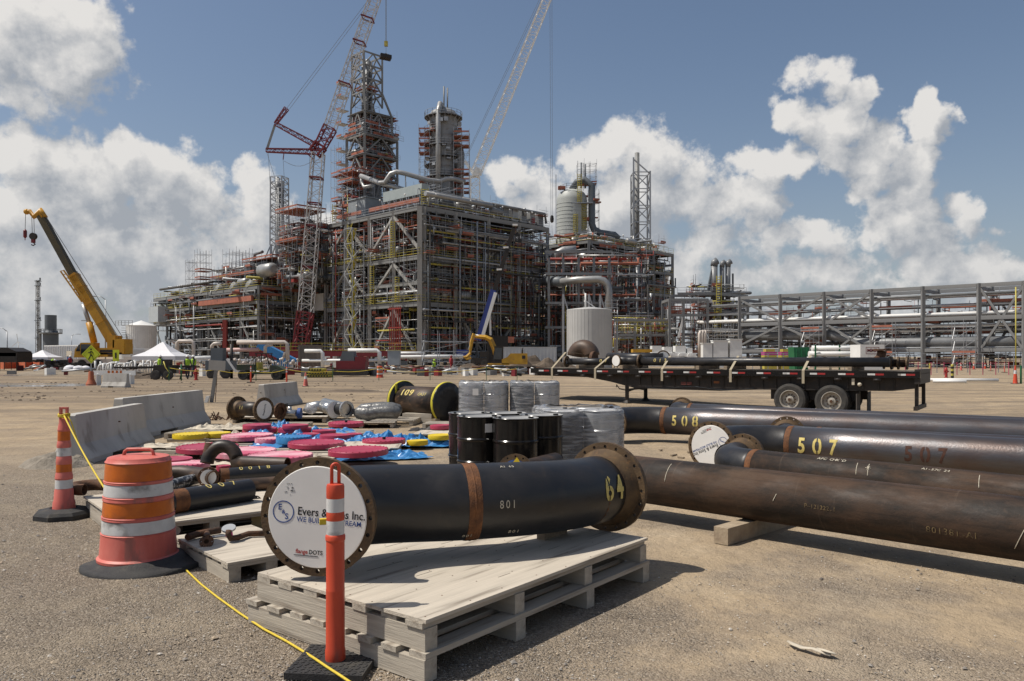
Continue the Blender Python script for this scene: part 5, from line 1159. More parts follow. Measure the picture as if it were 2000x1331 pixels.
# ------------------------------------------------------------------ middle ground
rm = random.Random(33)
def gp(px, py): p = G(px, py); p.z = gz(p.x, p.y); return p
def person(px, feet, Y, cloth, vest, hat, label, pose='stand', face=0.0):
    b = V(((px - 1000) / F * Y, Y, 0)); b.z = gz(b.x, b.y)
    t = thing('person', label, 'person', b, group='site workers')
    c, s = math.cos(face), math.sin(face)
    def w(x, y, z): return V((x * c - y * s, x * s + y * c, z))
    if pose == 'bend':
        hip, ch, nk, hd = w(0, 0, .92), w(0, -.30, 1.18), w(0, -.44, 1.24), w(0, -.58, 1.22)
        arms = [(w(sx * .2, -.40, 1.2), w(sx * .22, -.46, .92), w(sx * .16, -.58, .70)) for sx in (-1, 1)]
    elif pose == 'kneel':
        hip, ch, nk, hd = w(0, 0, .50), w(0, -.10, .92), w(0, -.14, 1.08), w(0, -.18, 1.24)
        arms = [(w(sx * .2, -.12, 1.0), w(sx * .25, -.28, .78), w(sx * .14, -.45, .68)) for sx in (-1, 1)]
    else:
        hip, ch, nk, hd = w(0, 0, .92), w(0, .0, 1.28), w(0, 0, 1.48), w(0, -.02, 1.63)
        arms = [(w(sx * .2, 0, 1.42), w(sx * .27, -.04, 1.13), w(sx * .24, -.16, .90)) for sx in (-1, 1)]
    if pose == 'kneel': legs = [(w(sx * .1, 0, .48), w(sx * .12, -.38, .45 if sx > 0 else .08), w(sx * .12, -.34 if sx > 0 else .32, .06)) for sx in (-1, 1)]
    else: legs = [(w(sx * .1, 0, .9), w(sx * .11, -.05, .48), w(sx * .12, .02 + .1 * sx, .06)) for sx in (-1, 1)]
    vs = [hip, ch, nk, hd, hd + V((0, 0, .1))]; es = [(0, 1), (1, 2), (2, 3), (3, 4)]; rs = [(.16, .12), (.19, .13), (.07, .07), (.10, .11), (.06, .06)]
    for a in arms:
        k = len(vs); vs += list(a); es += [(1, k), (k, k + 1), (k + 1, k + 2)]; rs += [(.07, .07), (.05, .05), (.045, .045)]
    for a in legs:
        k = len(vs); ft = a[2] + w(0, -.16, -.02); vs += list(a) + [ft]; es += [(0, k), (k, k + 1), (k + 1, k + 2), (k + 2, k + 3)]; rs += [(.10, .11), (.075, .08), (.06, .06), (.045, .04)]
    me = bpy.data.meshes.new('body'); me.from_pydata(vs, es, []); me.materials.append(cloth)
    o = bpy.data.objects.new('body', me); COL.objects.link(o); o.parent = t
    sk = o.modifiers.new('skin', 'SKIN'); lay = me.skin_vertices[0] if me.skin_vertices else None
    if lay is None:
        bm = bmesh.new(); bm.from_mesh(me); bm.verts.layers.skin.verify(); bm.to_mesh(me); bm.free(); lay = me.skin_vertices[0]
    for i, r in enumerate(rs): lay.data[i].radius = r
    lay.data[0].use_root = True
    o.modifiers.new('smooth', 'SUBSURF').levels = 1
    q = MB(); q.lathe([(.19, -.30), (.215, -.05), (.20, .14), (.12, .20)], n=12, M=Matrix.Translation((ch + hip * .0) * 1.0) @ (nk - hip).to_track_quat('Z', 'Y').to_matrix().to_4x4()); q.build('vest', vest, t, W=False)
    q = MB(); q.lathe([(.16, .02), (.125, .03), (.12, .09), (.07, .15), (.001, .165)], hd, 12); q.build('hard_hat', hat, t, W=False)
    q = MB(); q.ball(hd + w(0, -.03, -.02), .092, 8, sz=1.15); q.build('face', skin, t, W=False)
    return t
hat_w = p_white

# white-panelled site container and dark shelters on the left
a, b = P(86, 706, 118), P(152, 706, 112); a.z = b.z = 0
t = thing('site_container', 'long white ribbed site container left of the yellow mobile crane', 'container', a)
d = (b - a); L = d.length; d.normalize(); n = V((-d.y, d.x, 0)); hC = 3.3
q = MB(); q.obox((a + b) / 2 + n * 1.3 + Z3 * hC / 2, d * L / 2, n * 1.3, Z3 * hC / 2); q.build('shell', p_white, t)
rib_c = pm('rib_paint', (.60, .61, .63), (.52, .53, .55), .6, .5)
for k in range(19):
    p = a.lerp(b, (k + .5) / 19) - n * .06; bar('rib', p + Z3 * .1, p + Z3 * (hC - .1), .13, .12, rib_c, t)
p = a.lerp(b, .78) - n * .14; q = MB(); q.obox(p + Z3 * 2.1, d * .75, n * .02, Z3 * .35); q.build('sign_plate', canvas, t)
q = MB()
for dx in (-.5, 0, .5):
    for dz in (0, .4): q.obox(p + d * dx + Z3 * (1.25 + dz * .5), d * .18, n * .02, Z3 * .08)
q.build('sign_lettering', ink_blue, t)
t = thing('site_container', 'pale container roof end showing behind the white canopy tent', 'container', V((P(268, 697, 112).x, 112, 0)))
q = MB(); q.box(V((P(268, 697, 112).x, 113, 1.4)), (4, 2.5, 2.8)); q.build('shell', p_white, t, W=True)
for k in range(12): c = P(256 + 2.2 * k, 697, 111.6); bar('rib', V((c.x, 111.6, .1)), V((c.x, 111.6, 2.7)), .12, .12, rib_c, t)
def tent(px0, px1, apx, eave, Y, ground_h, label, m, legs=True):
    x0, x1 = (px0 - 1000) / F * Y, (px1 - 1000) / F * Y; w = x1 - x0; c = V(((x0 + x1) / 2, Y + w / 2, 0))
    ze_, za = EYE + (HZ - eave) / F * Y, EYE + (HZ - apx) / F * (Y + w / 2)
    t = thing('canopy_tent', label, 'canopy tent', c)
    q = MB(); h = w / 2; k = 8; vs = [c + V((0, 0, za))]
    rings = []
    for r_, z_ in ((.10, .90), (.3, .62), (.6, .27), (1.0, 0.0)):
        rings.append([c + V((sx * h * r_, sy * h * r_, ze_ + (za - ze_) * z_ + (.0 if r_ == 1 else 0))) for sx, sy in ((-1, -1), (1, -1), (1, 1), (-1, 1))])
    rings.append([p - Z3 * .32 for p in rings[-1]])
    vs = [c + Z3 * za] + [p for rg in rings for p in rg]; fs = [(0, 1 + i, 1 + (i + 1) % 4) for i in range(4)]
    for j in range(len(rings) - 1):
        for i in range(4): fs.append((1 + 4 * j + i, 1 + 4 * (j + 1) + i, 1 + 4 * (j + 1) + (i + 1) % 4, 1 + 4 * j + (i + 1) % 4))
    q.add(vs, fs); o = q.build('canopy', m, t); o.modifiers.new('cloth', 'SOLIDIFY').thickness = .02
    for sx in (-1, 1):
        for sy in (-1, 1): bar('leg', c + V((sx * (h - .05), sy * (h - .05), ground_h)), c + V((sx * (h - .05), sy * (h - .05), ze_)), .06, .06, p_galv, t)
    return t
tent_m = pm('tent_fabric', (.66, .65, .66), (.58, .57, .59), .8, .6)
tent(257, 342, 668, 696, 66, 0, 'white pointed canopy tent on legs beside the yellow crane', tent_m)
tent(41, 94, 684, 698, 105, 0, 'small far white canopy tent in front of the long white container', tent_m)
q = MB(); x = P(16, 697, 92).x; q.box(V((x - 1, 93, 1.55)), (4.6, 3, 1.1)); q.prism([(-3.2, 0), (2.2, 0), (2.2, .55), (1.2, 1.0), (-3.2, 1.05)], frame(V((x - 1, 91.5, 1.15)), V((0, -1, 0))) if False else Matrix.Translation(V((x - 1, 94.5, 1.7))) @ Matrix.Rotation(PI / 2, 4, 'X'), 3.0)
for dx in (-2.4, 0, 2.0): q.box(V((x - 1 + dx, 92, .6)), (.1, .1, 1.2))
one(q, 'tarp_shelter', blk_matte, 'black tarp covered shelter at the left edge of the photo', 'shelter', V((x, 93, 0)))
net_m = pm('barrier_mesh', (.52, .13, .05), (.40, .09, .04), 2.2, .85, c3=(.20, .12, .08), s3=8, f3=.6)
t = thing('mesh_fence', 'orange plastic mesh fence strung across the left yard', 'fence', V((-58, 98, 0)))
pts = [V((P(px, 697, 98 + .12 * (px % 37)).x, 98 + .12 * (px % 37), 0)) for px in range(-20, 128, 14)]
for p in pts: bar('post', p, p + Z3 * 1.1, .07, .07, p_dark, t)
for p, r_ in zip(pts, pts[1:]):
    q = MB(); vs = []
    for k in range(5): c = p.lerp(r_, k / 4); s = .08 * math.sin(PI * k / 4); vs += [c + Z3 * (.12 - s * .2), c + Z3 * (1.0 - s)]
    q.add(vs, [(2 * k, 2 * k + 2, 2 * k + 3, 2 * k + 1) for k in range(4)]); o = q.build('mesh_panel', net_m, t); o.modifiers.new('net', 'SOLIDIFY').thickness = .03
q = MB(); q.box(V((P(96, 697, 100).x, 101, .7)), (1.6, 1.2, 1.0)); one(q, 'crate', pm('blue_paint', (.03, .10, .30)), 'blue crate under the far white canopy tent', 'crate', V((P(96, 697, 100).x, 101, 0)))
q = MB(); c = V((P(60, 697, 103).x, 105, 0))
for k in range(7): q.box(c + V((rm.uniform(-2, 2), rm.uniform(-1, 1), .5 + rm.random() * .5)), (rm.uniform(.4, 1), .6, rm.uniform(.5, 1.1)), rm.random())
one(q, 'equipment_pile', blk_matte, 'dark equipment standing in the shade of the far white canopy tent', 'equipment', c)
person(100, 727, 92, navy, hiviz, hat_w, 'worker in a yellow vest bending by the orange mesh fence', 'bend', 1.2)
person(137, 725, 90, navy, redcl, hat_w, 'worker in a dark jacket standing in front of the white container', face=.6)
person(313, 735, 66, navy, hiviz, hat_w, 'worker in a green vest standing under the white canopy tent', face=-.5)
person(366, 738, 62, navy, hiviz, hat_w, 'worker in a green vest standing left of the red fire hydrant', face=.8)
person(378, 738, 63, navy, hiviz, hat_w, 'worker in a green vest partly behind the red fire hydrant', face=-1)
person(847, 729, 84, navy, hiviz, hiviz, 'worker in a bright yellow vest beneath the scaffold frame', 'kneel', .5)
person(881, 730, 84, redcl, redcl, p_crane_red, 'worker in red overalls beneath the scaffold frame', face=1.5)
q = MB()
for k in range(8): c = V((P(143 + 3 * k, 697, 86).x, 86 + rm.uniform(-1, 1), 0)); q.ball(c + Z3 * .3, rm.uniform(.4, .7), 8, sz=.7)
one(q, 'white_bags', tent_m, 'heap of white bulk bags on the ground left of the crossing sign', 'bags', V((P(150, 697, 86).x, 86, 0)))
q = MB(); c = V((P(120, 697, 88).x, 88, 0))
for k in range(12): q.box(c + V((rm.uniform(-1.6, 1.6), rm.uniform(-1, 1), rm.uniform(.2, 1.3))), (rm.uniform(.3, 1.0), rm.uniform(.3, .8), rm.uniform(.2, .7)), rm.random() * 3)
for dx in (-1.2, 1.2): q.lathe([(.4, -.15), (.4, .15), (.01, .16)], n=14, M=frame(c + V((dx, -.7, .4)), V((0, -1, 0))))
one(q, 'welding_machine', blk_matte, 'dark wheeled welding machine left of the crossing sign', 'machine', c)
# row of white pipe hoops and upright stubs behind the concrete barrier
t = thing('pipe_hoops', 'row of white bent pipe spools standing behind the small concrete barrier', 'pipes', V((P(235, 697, 74).x, 74, 0)))
for k in range(24):
    px = 186 + k * 5.2; Y = 74 + rm.uniform(-1.5, 1.5); c = V((P(px, 697, Y).x, Y, 0)); q = MB(); h = rm.uniform(.95, 1.35)
    if k % 3 == 1:
        w_ = rm.uniform(.8, 1.6); q.path([c, c + Z3 * (h - .5), c + V((.12, 0, h - .15)), c + V((.5, 0, h)), c + V((w_, .2, h)), ], .10, 7)
    else: q.tube(c, c + Z3 * h, .09, 7)
    q.build('spool', p_white, t)
q = MB(); c = V((P(330, 697, 58).x, 58, 0))
for dx in (-1.3, -.5, .8): q.beam(c + V((dx, 0, 0)), c + V((dx + .2, 0, .8)), .07); q.beam(c + V((dx + .5, .2, 0)), c + V((dx + .25, .2, .8)), .07)
q.beam(c + V((-4, 0, .85)), c + V((1.6, 0, .95)), .12); q.beam(c + V((-3, .3, .8)), c + V((1.6, .3, .9)), .1)
one(q, 'pipe_stands', blk_matte, 'dark trestle stands holding pipe below the white canopy tent', 'trestle', c)
t = thing('welding_trailer', 'black wheeled welding cart with a yellow hose right of the canopy tent', 'cart', V((P(322, 697, 57).x, 57, 0)))
c = V((P(322, 697, 57).x, 57, 0)); q = MB(); q.box(c + Z3 * .75, (1.3, .8, .6)); q.box(c + V((.2, 0, 1.2)), (.5, .5, .5)); q.beam(c + V((-.6, 0, .5)), c + V((-1.6, 0, .3)), .08); q.build('body', blk_matte, t)
for dx in (-.45, .45): q = MB(); q.lathe([(.34, -.1), (.34, .1), (.2, .12), (.01, .1)], n=16, M=frame(c + V((dx, -.5, .34)), V((0, -1, 0)))); q.build('wheel', tyre_m, t)
q = MB(); q.path([c + V((.1, -.45, 1.3)), c + V((.3, -.6, .9)), c + V((.6, -.6, .5)), c + V((.4, -.6, .2))], .04, 5); q.build('hose', p_yellow, t)

# pedestrian crossing sign
b = gp(178, 752); t = thing('crossing_sign', 'yellow diamond pedestrian crossing sign on an orange stand', 'sign', b)
q = MB(); q.lathe([(.30, 0), (.30, .06), (.22, .22), (.17, .36), (.15, .72), (.12, .80)], b, 8); q.build('stand', pm('stand_orange', (.42, .12, .05), (.34, .09, .04), 3), t)
bar('post', b + Z3 * .8, b + Z3 * 1.3, .06, .06, p_galv, t)
sc_ = .545; Ms = Matrix.Translation(b + V((.03, -.05, 1.79))) @ Matrix.Rotation(PI / 2, 4, 'X')
q = MB(); q.prism([(0, -sc_), (sc_, 0), (0, sc_), (-sc_, 0)], Ms, .02); q.build('panel', sign_y, t)
q = MB(); k = .46
for i in range(4):
    A_ = [(0, -k), (k, 0), (0, k), (-k, 0)][i]; B_ = [(k, 0), (0, k), (-k, 0), (0, -k)][i]
    q.beam(Ms @ V((*A_, .022)), Ms @ V((*B_, .022)), .018, .004)
q.build('border', ink_black, t)
q = MB()
def limb(pts, w): 
    for u_, v_ in zip(pts, pts[1:]): q.beam(Ms @ V((*u_, .024)), Ms @ V((*v_, .024)), .006, w)
limb([(.02, .20), (.0, -.02)], .13); limb([(.0, -.02), (.09, -.13), (.12, -.30), (.17, -.30)], .065); limb([(-.01, -.02), (-.06, -.16), (-.14, -.29), (-.10, -.31)], .065)
limb([(.04, .17), (.13, .06), (.15, -.03)], .045); limb([(.0, .17), (-.10, .08), (-.16, .10)], .045)
q.disc(.052, .025, Ms @ Matrix.Translation((.0, .285, 0)), 16)
q.build('walking_figure', ink_black, t)
b2 = V((P(227, 697, 70).x, 70, 0)); t = thing('crossing_sign', 'small far yellow sign beneath the yellow crane', 'sign', b2); bar('post', b2, b2 + Z3 * 1.1, .06, .06, p_galv, t); q = MB(); q.box(b2 + V((0, -.05, 1.75)), (.55, .03, 1.0)); q.build('panel', sign_y, t); q = MB(); q.box(b2 + V((0, -.08, 1.75)), (.14, .02, .5)); q.build('symbol', ink_black, t)

# concrete barriers
JP = [(-.30, 0), (-.30, .08), (-.15, .30), (-.085, .76), (.085, .76), (.15, .30), (.30, .08), (.30, 0)]
def barrier(a, b, label, h=.76):
    a, b = V(a), V(b); d = (b - a); L = d.length; d.normalize(); x = V((d.y, -d.x, 0))
    t = thing('concrete_barrier', label, 'barrier', a, group='concrete barriers')
    q = MB(); st = [0, .03, L * .3, L * .3 + .01, L * .52, L * .52 + .01, L - .03, L]
    vs = []; K = len(JP)
    for i, s in enumerate(st):
        slot = .07 if i in (3, 4) else 0
        for (px_, pz) in JP:
            e = .02 if i in (0, len(st) - 1) else 0
            vs.append(a + d * s + x * px_ * (1 - e) + Z3 * ((max(pz, slot) if pz < .07 else pz) * h / .76 - e))
    fs = []
    for i in range(len(st) - 1):
        for j in range(K): fs.append((i * K + j, i * K + (j + 1) % K, (i + 1) * K + (j + 1) % K, (i + 1) * K + j))
    fs += [tuple(reversed(range(K))), tuple((len(st) - 1) * K + j for j in range(K))]
    q.add(vs, fs); q.build('body', concrete, t)
    q = MB()
    for z in (.25, .5): q.path([a + Z3 * z, a - d * .08 + Z3 * z], .012, 6)
    q.path([a + d * L * .55 + x * .11 + Z3 * .52, a + d * L * .55 + x * .15 + Z3 * .52], .012, 6)
    q.build('lifting_loop', rust, t)
barrier((-6.78, 12.2, 0), (-7.12, 15.2, 0), 'long concrete barrier just behind the tall orange and white cone')
barrier((-7.76, 15.7, 0), (-7.70, 19.6, 0), 'longest concrete barrier, second one behind the tall cone', .83)
barrier((-8.0, 25.4, 0), (-7.75, 28.4, 0), 'concrete barrier seen end on behind the flanged spool with a white disc')
b = gp(203, 757); barrier(b, b + V((1.35, -.12, 0)), 'short pale concrete barrier beside the crossing sign')
q = MB(); q.box(V((P(215, 697, 47).x, 47.5, .68)), (2.6, .1, .28), -.05, 0)
for k in range(4): q.box(V((P(205 + 8 * k, 697, 47).x, 47.43, .68)), (.12, .02, .27), 0, 1)
for dx in (-1, 1): q.box(V((P(215, 697, 47).x + dx, 47.6, .3)), (.08, .5, .6))
one(q, 'striped_barricade', [p_white, refl_orange], 'orange and white striped barricade board behind the short concrete barrier', 'barricade', V((P(215, 697, 47).x, 47, 0)))
# sign seen from behind on a leaning post
b = gp(413, 786); t = thing('sign_board', 'grey sign board seen from behind on a leaning post', 'sign', b)
q = MB(); q.beam(b, b + V((.18, 0, 1.25)), .11, .09); q.build('post', pm('sign_post', (.20, .195, .185), (.16, .155, .15), 3), t)
q = MB(); q.obox(b + V((.22, -.05, 1.33)), V((.30, 0, -.02)), V((0, .012, 0)), V((.01, 0, .18))); q.build('panel', pm('sign_back', (.30, .29, .27), (.26, .25, .235), 3), t)
q = MB(); q.obox(b + V((-.12, -.1, .10)), V((.06, 0, 0)), V((0, .05, 0)), V((.04, 0, .13))); q.build('foot', p_white, t)
q = MB(); q.beam(b + V((.10, .1, 0)), b + V((.18, .1, 1.2)), .02); q.build('stay', rust, t)

# traffic posts and cones
def post(px, py, label, col=orange_pl, h=1.07, grp='orange delineator posts in the yard', base=True, px2=None):
    b = gp(px, py); t = thing('delineator_post', label, 'traffic post', b, group=grp)
    if base: q = MB(); q.box(b + Z3 * .025, (.42, .42, .05), .1); q.build('base', rubber, t)
    q = MB(); q.lathe([(.055, .05), (.05, h * .6), (.045, h * .62), (.045, h * .92), (.02, h * .95), (.02, h), (.001, h)], b, 12); q.build('tube', col, t)
    for z in (.66, .80): q = MB(); q.lathe([(.047, h * z), (.047, h * (z + .09))], b, 12); q.build('reflective_band', refl_white, t)
    return t
post(490, 748, 'orange delineator post in front of the buggy rear wheel')
post(560, 751, 'orange delineator post right of the buggy')
def cone(px, py, label, h=.75, m=faded_pl):
    b = gp(px, py); t = thing('traffic_cone', label, 'traffic cone', b, group='traffic cones')
    q = MB(); q.box(b + Z3 * .015, (.36, .36, .03), .3); q.build('base', rubber, t)
    q = MB(); q.lathe([(.15, .03), (.135, .05), (.04, h), (.03, h + .01)], b, 14); q.build('shell', m, t)
    f = lambda z: .135 - .095 * (z - .05) / (h - .05) + .002
    q = MB(); q.lathe([(f(h * .55), h * .55), (f(h * .75), h * .75)], b, 14); q.build('reflective_band', refl_white, t)
cone(597, 755, 'faded pink traffic cone alone in the middle of the yard')
red_bright = pm('hydrant_red', (.36, .03, .028), (.28, .025, .022), 4, .5)
def hydrant(px, py, label):
    b = gp(px, py); t = thing('fire_hydrant', label, 'fire hydrant', b)
    q = MB(); q.lathe([(.16, 0), (.16, .04), (.10, .05), (.10, .55), (.14, .56), (.14, .60), (.11, .62), (.10, .72), (.06, .78), (.03, .79), (.03, .86), (.001, .86)], b, 14); q.build('barrel', red_bright, t)
    for sx in (-1, 1): q = MB(); q.path([b + V((sx * .08, -.02, .48)), b + V((sx * .19, -.02, .48))], .055, 10); q.build('outlet', red_bright, t)
    q = MB(); q.path([b + V((0, -.08, .46)), b + V((0, -.18, .46))], .07, 10); q.build('outlet', red_bright, t)
hydrant(383, 743, 'red fire hydrant left of the grey sign board')
hydrant(1848, 738, 'red fire hydrant right of the trailer')
b = gp(354, 744); q = MB(); q.tube(b, b + Z3 * 1.15, .05, 8); one(q, 'marker_post', green_p, 'thin green marker post left of the left fire hydrant', 'post', b)
for px, py, lab in ((1860, 741, 'yellow and black striped bollard beside the right fire hydrant'), (1816, 724, 'short yellow bollard left of the right fire hydrant')):
    b = gp(px, py); t = thing('bollard', lab, 'bollard', b, group='yellow bollards'); hh = 1.1 if px > 1850 else .9
    q = MB(); q.lathe([(.1, 0), (.1, hh - .06), (.07, hh - .01), (.001, hh)], b, 14); q.build('tube', p_yellow, t)
    if px > 1850:
        for k in range(3): q = MB(); q.lathe([(.103, .08 + .34 * k), (.103, .25 + .34 * k)], b, 14); q.build('black_band', ink_black, t)
cone(1877, 724, 'pink cone right of the striped bollard', .95); cone(1902, 722, 'orange cone with a white flag right of the pink one', .95, orange_pl); cone(1924, 721, 'orange cone behind the row of posts on the far right', .8, orange_pl); cone(1983, 750, 'tall orange cone at the right edge', 1.1, orange_pl)
post(1935, 725, 'pink orange post second from the right edge row', faded_pl); post(1962, 728, 'pink orange post at the right edge row', faded_pl); post(1950, 717, 'farther pink orange post in the right edge row', faded_pl)
b = gp(1994, 750); q = MB(); q.lathe([(.055, 0), (.055, 1.1), (.001, 1.12)], b, 10); one(q, 'marker_post', green_p, 'green marker post at the right edge of the photo', 'post', b)
b = V((P(1984, 697, 60).x, 60, 0)); q = MB(); q.tube(b, b + Z3 * 6.9, .05, 6); one(q, 'flag_pole', p_yellow, 'very tall thin yellow pole at the right edge', 'pole', b)
for k, (px0, px1, py, Y, lab) in enumerate(((1815, 1950, 744, 52, 'upper long white pipe lying on the ground right of the trailer'), (1822, 1888, 748, 49, 'lower shorter white pipe lying on the ground right of the trailer'))):
    q = MB(); q.tube(V((P(px0, 697, Y + 1).x, Y + 1, .12)), V((P(px1, 697, Y).x, Y, .12)), .10, 10); one(q, 'ground_pipe', p_white, lab, 'pipe', V((P(px0, 697, Y).x, Y, 0)), 'white pipes on the ground')
q = MB()
c = V((P(1990, 697, 70).x, 72, 0))
for z in (.55, 1.05): q.beam(V((P(1790, 697, 70).x, 72, z)), c + Z3 * z, .03)
for px in range(1790, 2000, 26): p = V((P(px, 697, 70).x, 72, 0)); q.beam(p, p + Z3 * 1.15, .05)
one(q, 'barrier_tape', pm('pink_tape', (.50, .08, .16), (.40, .06, .12)), 'pink barrier tape strung along stakes right of the trailer', 'tape', V((P(1900, 697, 70).x, 72, 0)))

# yellow rope fence from the canopy tent to the excavator
t = thing('rope_line', 'thin yellow rope strung on stakes across the middle of the yard', 'rope', V((-20, 52, 0)))
rope_pts = [V((P(px, 697, 52 + .004 * px).x, 52 + .004 * px, z)) for px, z in ((330, .9), (420, .75), (500, .62), (560, .78), (650, .66), (740, .85), (840, .62), (950, .9), (1010, .8))]
for a, b in zip(rope_pts, rope_pts[1:]):
    q = MB(); q.path([a.lerp(b, k / 6) - Z3 * .14 * math.sin(PI * k / 6) for k in range(7)], .018, 5); q.build('rope', rope_y, t)
for p in rope_pts: bar('stake', V((p.x, p.y, 0)), V((p.x, p.y, 1.0)), .04, .04, green_p, t)

# utility buggy
def buggy(px, Y, label, face=1):
    c = V((P(px, 697, Y).x, Y, 0)); t = thing('utility_buggy', label, 'utility vehicle', c)
    gm = pm('buggy_green', (.04, .065, .035), (.06, .06, .045), 2, .45)
    q = MB(); q.box(c + V((-.95, 0, .86)), (1.25, 1.4, .36)); q.box(c + V((-.95, 0, 1.06)), (1.35, 1.5, .05)); q.build('cargo_bed', gm, t)
    q = MB(); q.prism([(.7, .45), (1.65, .45), (1.62, .78), (1.3, .98), (.75, 1.05)], Matrix.Translation(c + V((0, .6, 0))) @ Matrix.Rotation(PI / 2, 4, 'X'), 1.2); q.box(c + V((.2, 0, .48)), (1.9, 1.2, .16)); q.build('hood', gm, t)
    for (a, b) in (((-.28, 1.05), (-.22, 1.85)), ((.75, 1.05), (.45, 1.85)), ((-.3, .5), (-.28, 1.05))):
        for sy in (-.62, .62): bar('roll_bar', c + V((a[0], sy, a[1])), c + V((b[0], sy, b[1])), .06, .06, blk_matte, t)
    q = MB(); q.box(c + V((.12, 0, 1.88)), (.85, 1.35, .06)); q.build('roof', blk_matte, t)
    for sy in (-.32, .32): q = MB(); q.box(c + V((.05, sy, .72)), (.5, .5, .14)); q.box(c + V((-.18, sy, 1.0)), (.12, .5, .5)); q.build('seat', p_yellow, t)
    for dx in (-1.15, 1.2):
        for sy in (-.62, .62):
            q = MB(); q.lathe([(.22, -.13), (.33, -.13), (.36, -.08), (.36, .08), (.33, .13), (.22, .13), (.2, .06), (.01, .06)], n=20, M=frame(c + V((dx, sy, .36)), V((0, -1, 0)))); q.build('wheel', tyre_m, t)
buggy(512, 57, 'dark green utility buggy with a yellow seat parked in the yard')
c = V((P(432, 697, 60).x, 60, 0)); t = thing('light_tower', 'white and dark tow-along generator behind the grey sign board', 'generator', c)
q = MB(); q.box(c + Z3 * 1.0, (2.0, 1.0, .7)); q.box(c + V((-.2, 0, 1.8)), (.9, .8, 1.0)); q.build('housing', p_duct, t); q = MB(); q.obox(c + V((.95, -.5, 1.0)), V((.35, 0, -.5)), V((0, .02, 0)), V((.06, 0, .05))); q.build('fender', p_white, t)
for dx in (-.5, .55): q = MB(); q.lathe([(.36, -.1), (.36, .1), (.2, .12), (.01, .1)], n=16, M=frame(c + V((dx, -.6, .36)), V((0, -1, 0)))); q.build('wheel', tyre_m, t)
q = MB(); q.tube(c + V((.6, .5, 0)), c + V((.6, .5, 2.6)), .12, 8); q.build('mast', blk_matte, t)
# stacked yellow floats
t = thing('yellow_pipe_stack', 'stack of short yellow pipes with dark ends beside the red lift', 'pipe stack', V((P(625, 697, 63).x, 63, 0)))
n = 0; me = None
for row in range(3):
    for k in range(9 - row * (1 if row < 2 else 2)):
        p = V((P(600 + 5.3 * k + 4 * row, 697, 63).x, 62.4, .13 + .235 * row))
        if me is None:
            q = MB(); q.path([V((0, 0, 0)), V((.12, 1.2, 0))], .115, 10, 0, caps=False); q.disc(.08, .002, frame(V((0, -.004, 0)), V((0, -1, 0))), 10, 1); q.disc(.115, 0, frame(V((0, 0, 0)), V((0, -1, 0))), 10, 0); o = q.build('pipe', [p_yellow, ink_black], t, W=False); me = o.data
        else: o = bpy.data.objects.new('pipe', me); COL.objects.link(o); o.parent = t
        o.location = p - WL[t.name]
# red tracked lift
c = V((P(688, 697, 66).x, 66, 0)); t = thing('tracked_lift', 'red and dark tracked machine left of the orange drum', 'tracked machine', c)
q = MB(); q.box(c + V((0, 0, .95)), (2.4, 1.4, .7)); q.box(c + V((.8, 0, 1.45)), (.9, 1.3, .4)); q.build('hull', p_crane_red, t); q = MB(); q.prism([(-.9, 1.3), (.3, 1.3), (.2, 2.1), (-.7, 2.1)], Matrix.Translation(c + V((0, .6, 0))) @ Matrix.Rotation(PI / 2, 4, 'X'), 1.2); q.build('cab', p_duct, t)
for sy in (-.75, .75):
    q = MB(); q.prism([(-1.3, .1), (1.3, .1), (1.5, .3), (1.3, .6), (-1.3, .6), (-1.5, .3)], Matrix.Translation(c + V((0, sy + .2, 0))) @ Matrix.Rotation(PI / 2, 4, 'X'), .4); q.build('track', tyre_m, t)
# small drums, cabinet, scaffold
def drum(b, label, m=orange_pl, h=.92, bands=True, grp=None):
    t = thing('traffic_drum', label, 'traffic drum', b)
    q = MB(); q.lathe([(.30, 0), (.29, .05), (.25, .08), (.22, h - .06), (.18, h), (.001, h)], b, 18); q.build('body', m, t)
    for k, z in enumerate((.25, .42, .59, .74)): q = MB(); r_ = .25 - .03 * z / h + .004; q.lathe([(r_, z), (r_ - .005, z + .11)], b, 18); q.build('reflective_band', refl_white if k % 2 == 0 else refl_orange, t)
drum(gp(742, 738), 'distant orange traffic drum near the yellow pipe stack')
c = V((P(770, 697, 84).x, 84, 0)); q = MB(); q.box(c + Z3 * 1.5, (1.25, 1.0, 1.45)); q.box(c + Z3 * 2.25, (1.35, 1.1, .08)); q.box(c + V((-.4, 0, .4)), (.1, .1, .8)); q.box(c + V((.4, 0, .4)), (.1, .1, .8)); one(q, 'electrical_cabinet', pm('cabinet_grey', (.30, .335, .36), (.26, .29, .315), 1, .4), 'pale blue grey electrical cabinet on legs near the red riser rack', 'cabinet', c)
c = V((P(645, 697, 80).x, 80, 0)); 
t = thing('scaffold', 'low bare tube scaffold frame left of the yellow excavator', 'scaffold', V((P(825, 697, 86).x, 86, 0)))
q = MB(); o_ = V((P(824, 697, 86).x, 86, 0)); scaffold(q, o_, X1, Y1, 5.1, 2.2, 3.3, 1.1, 1.75, 0, 0, 0); q.beam(o_ + V((3.4, -.1, 2.2)), o_ + V((5, -.1, .4)), .06); q.beam(o_ + V((3.3, -.1, .4)), o_ + V((5, -.1, 2.0)), .06); q.build('tubes', p_galv, t, 'stuff')
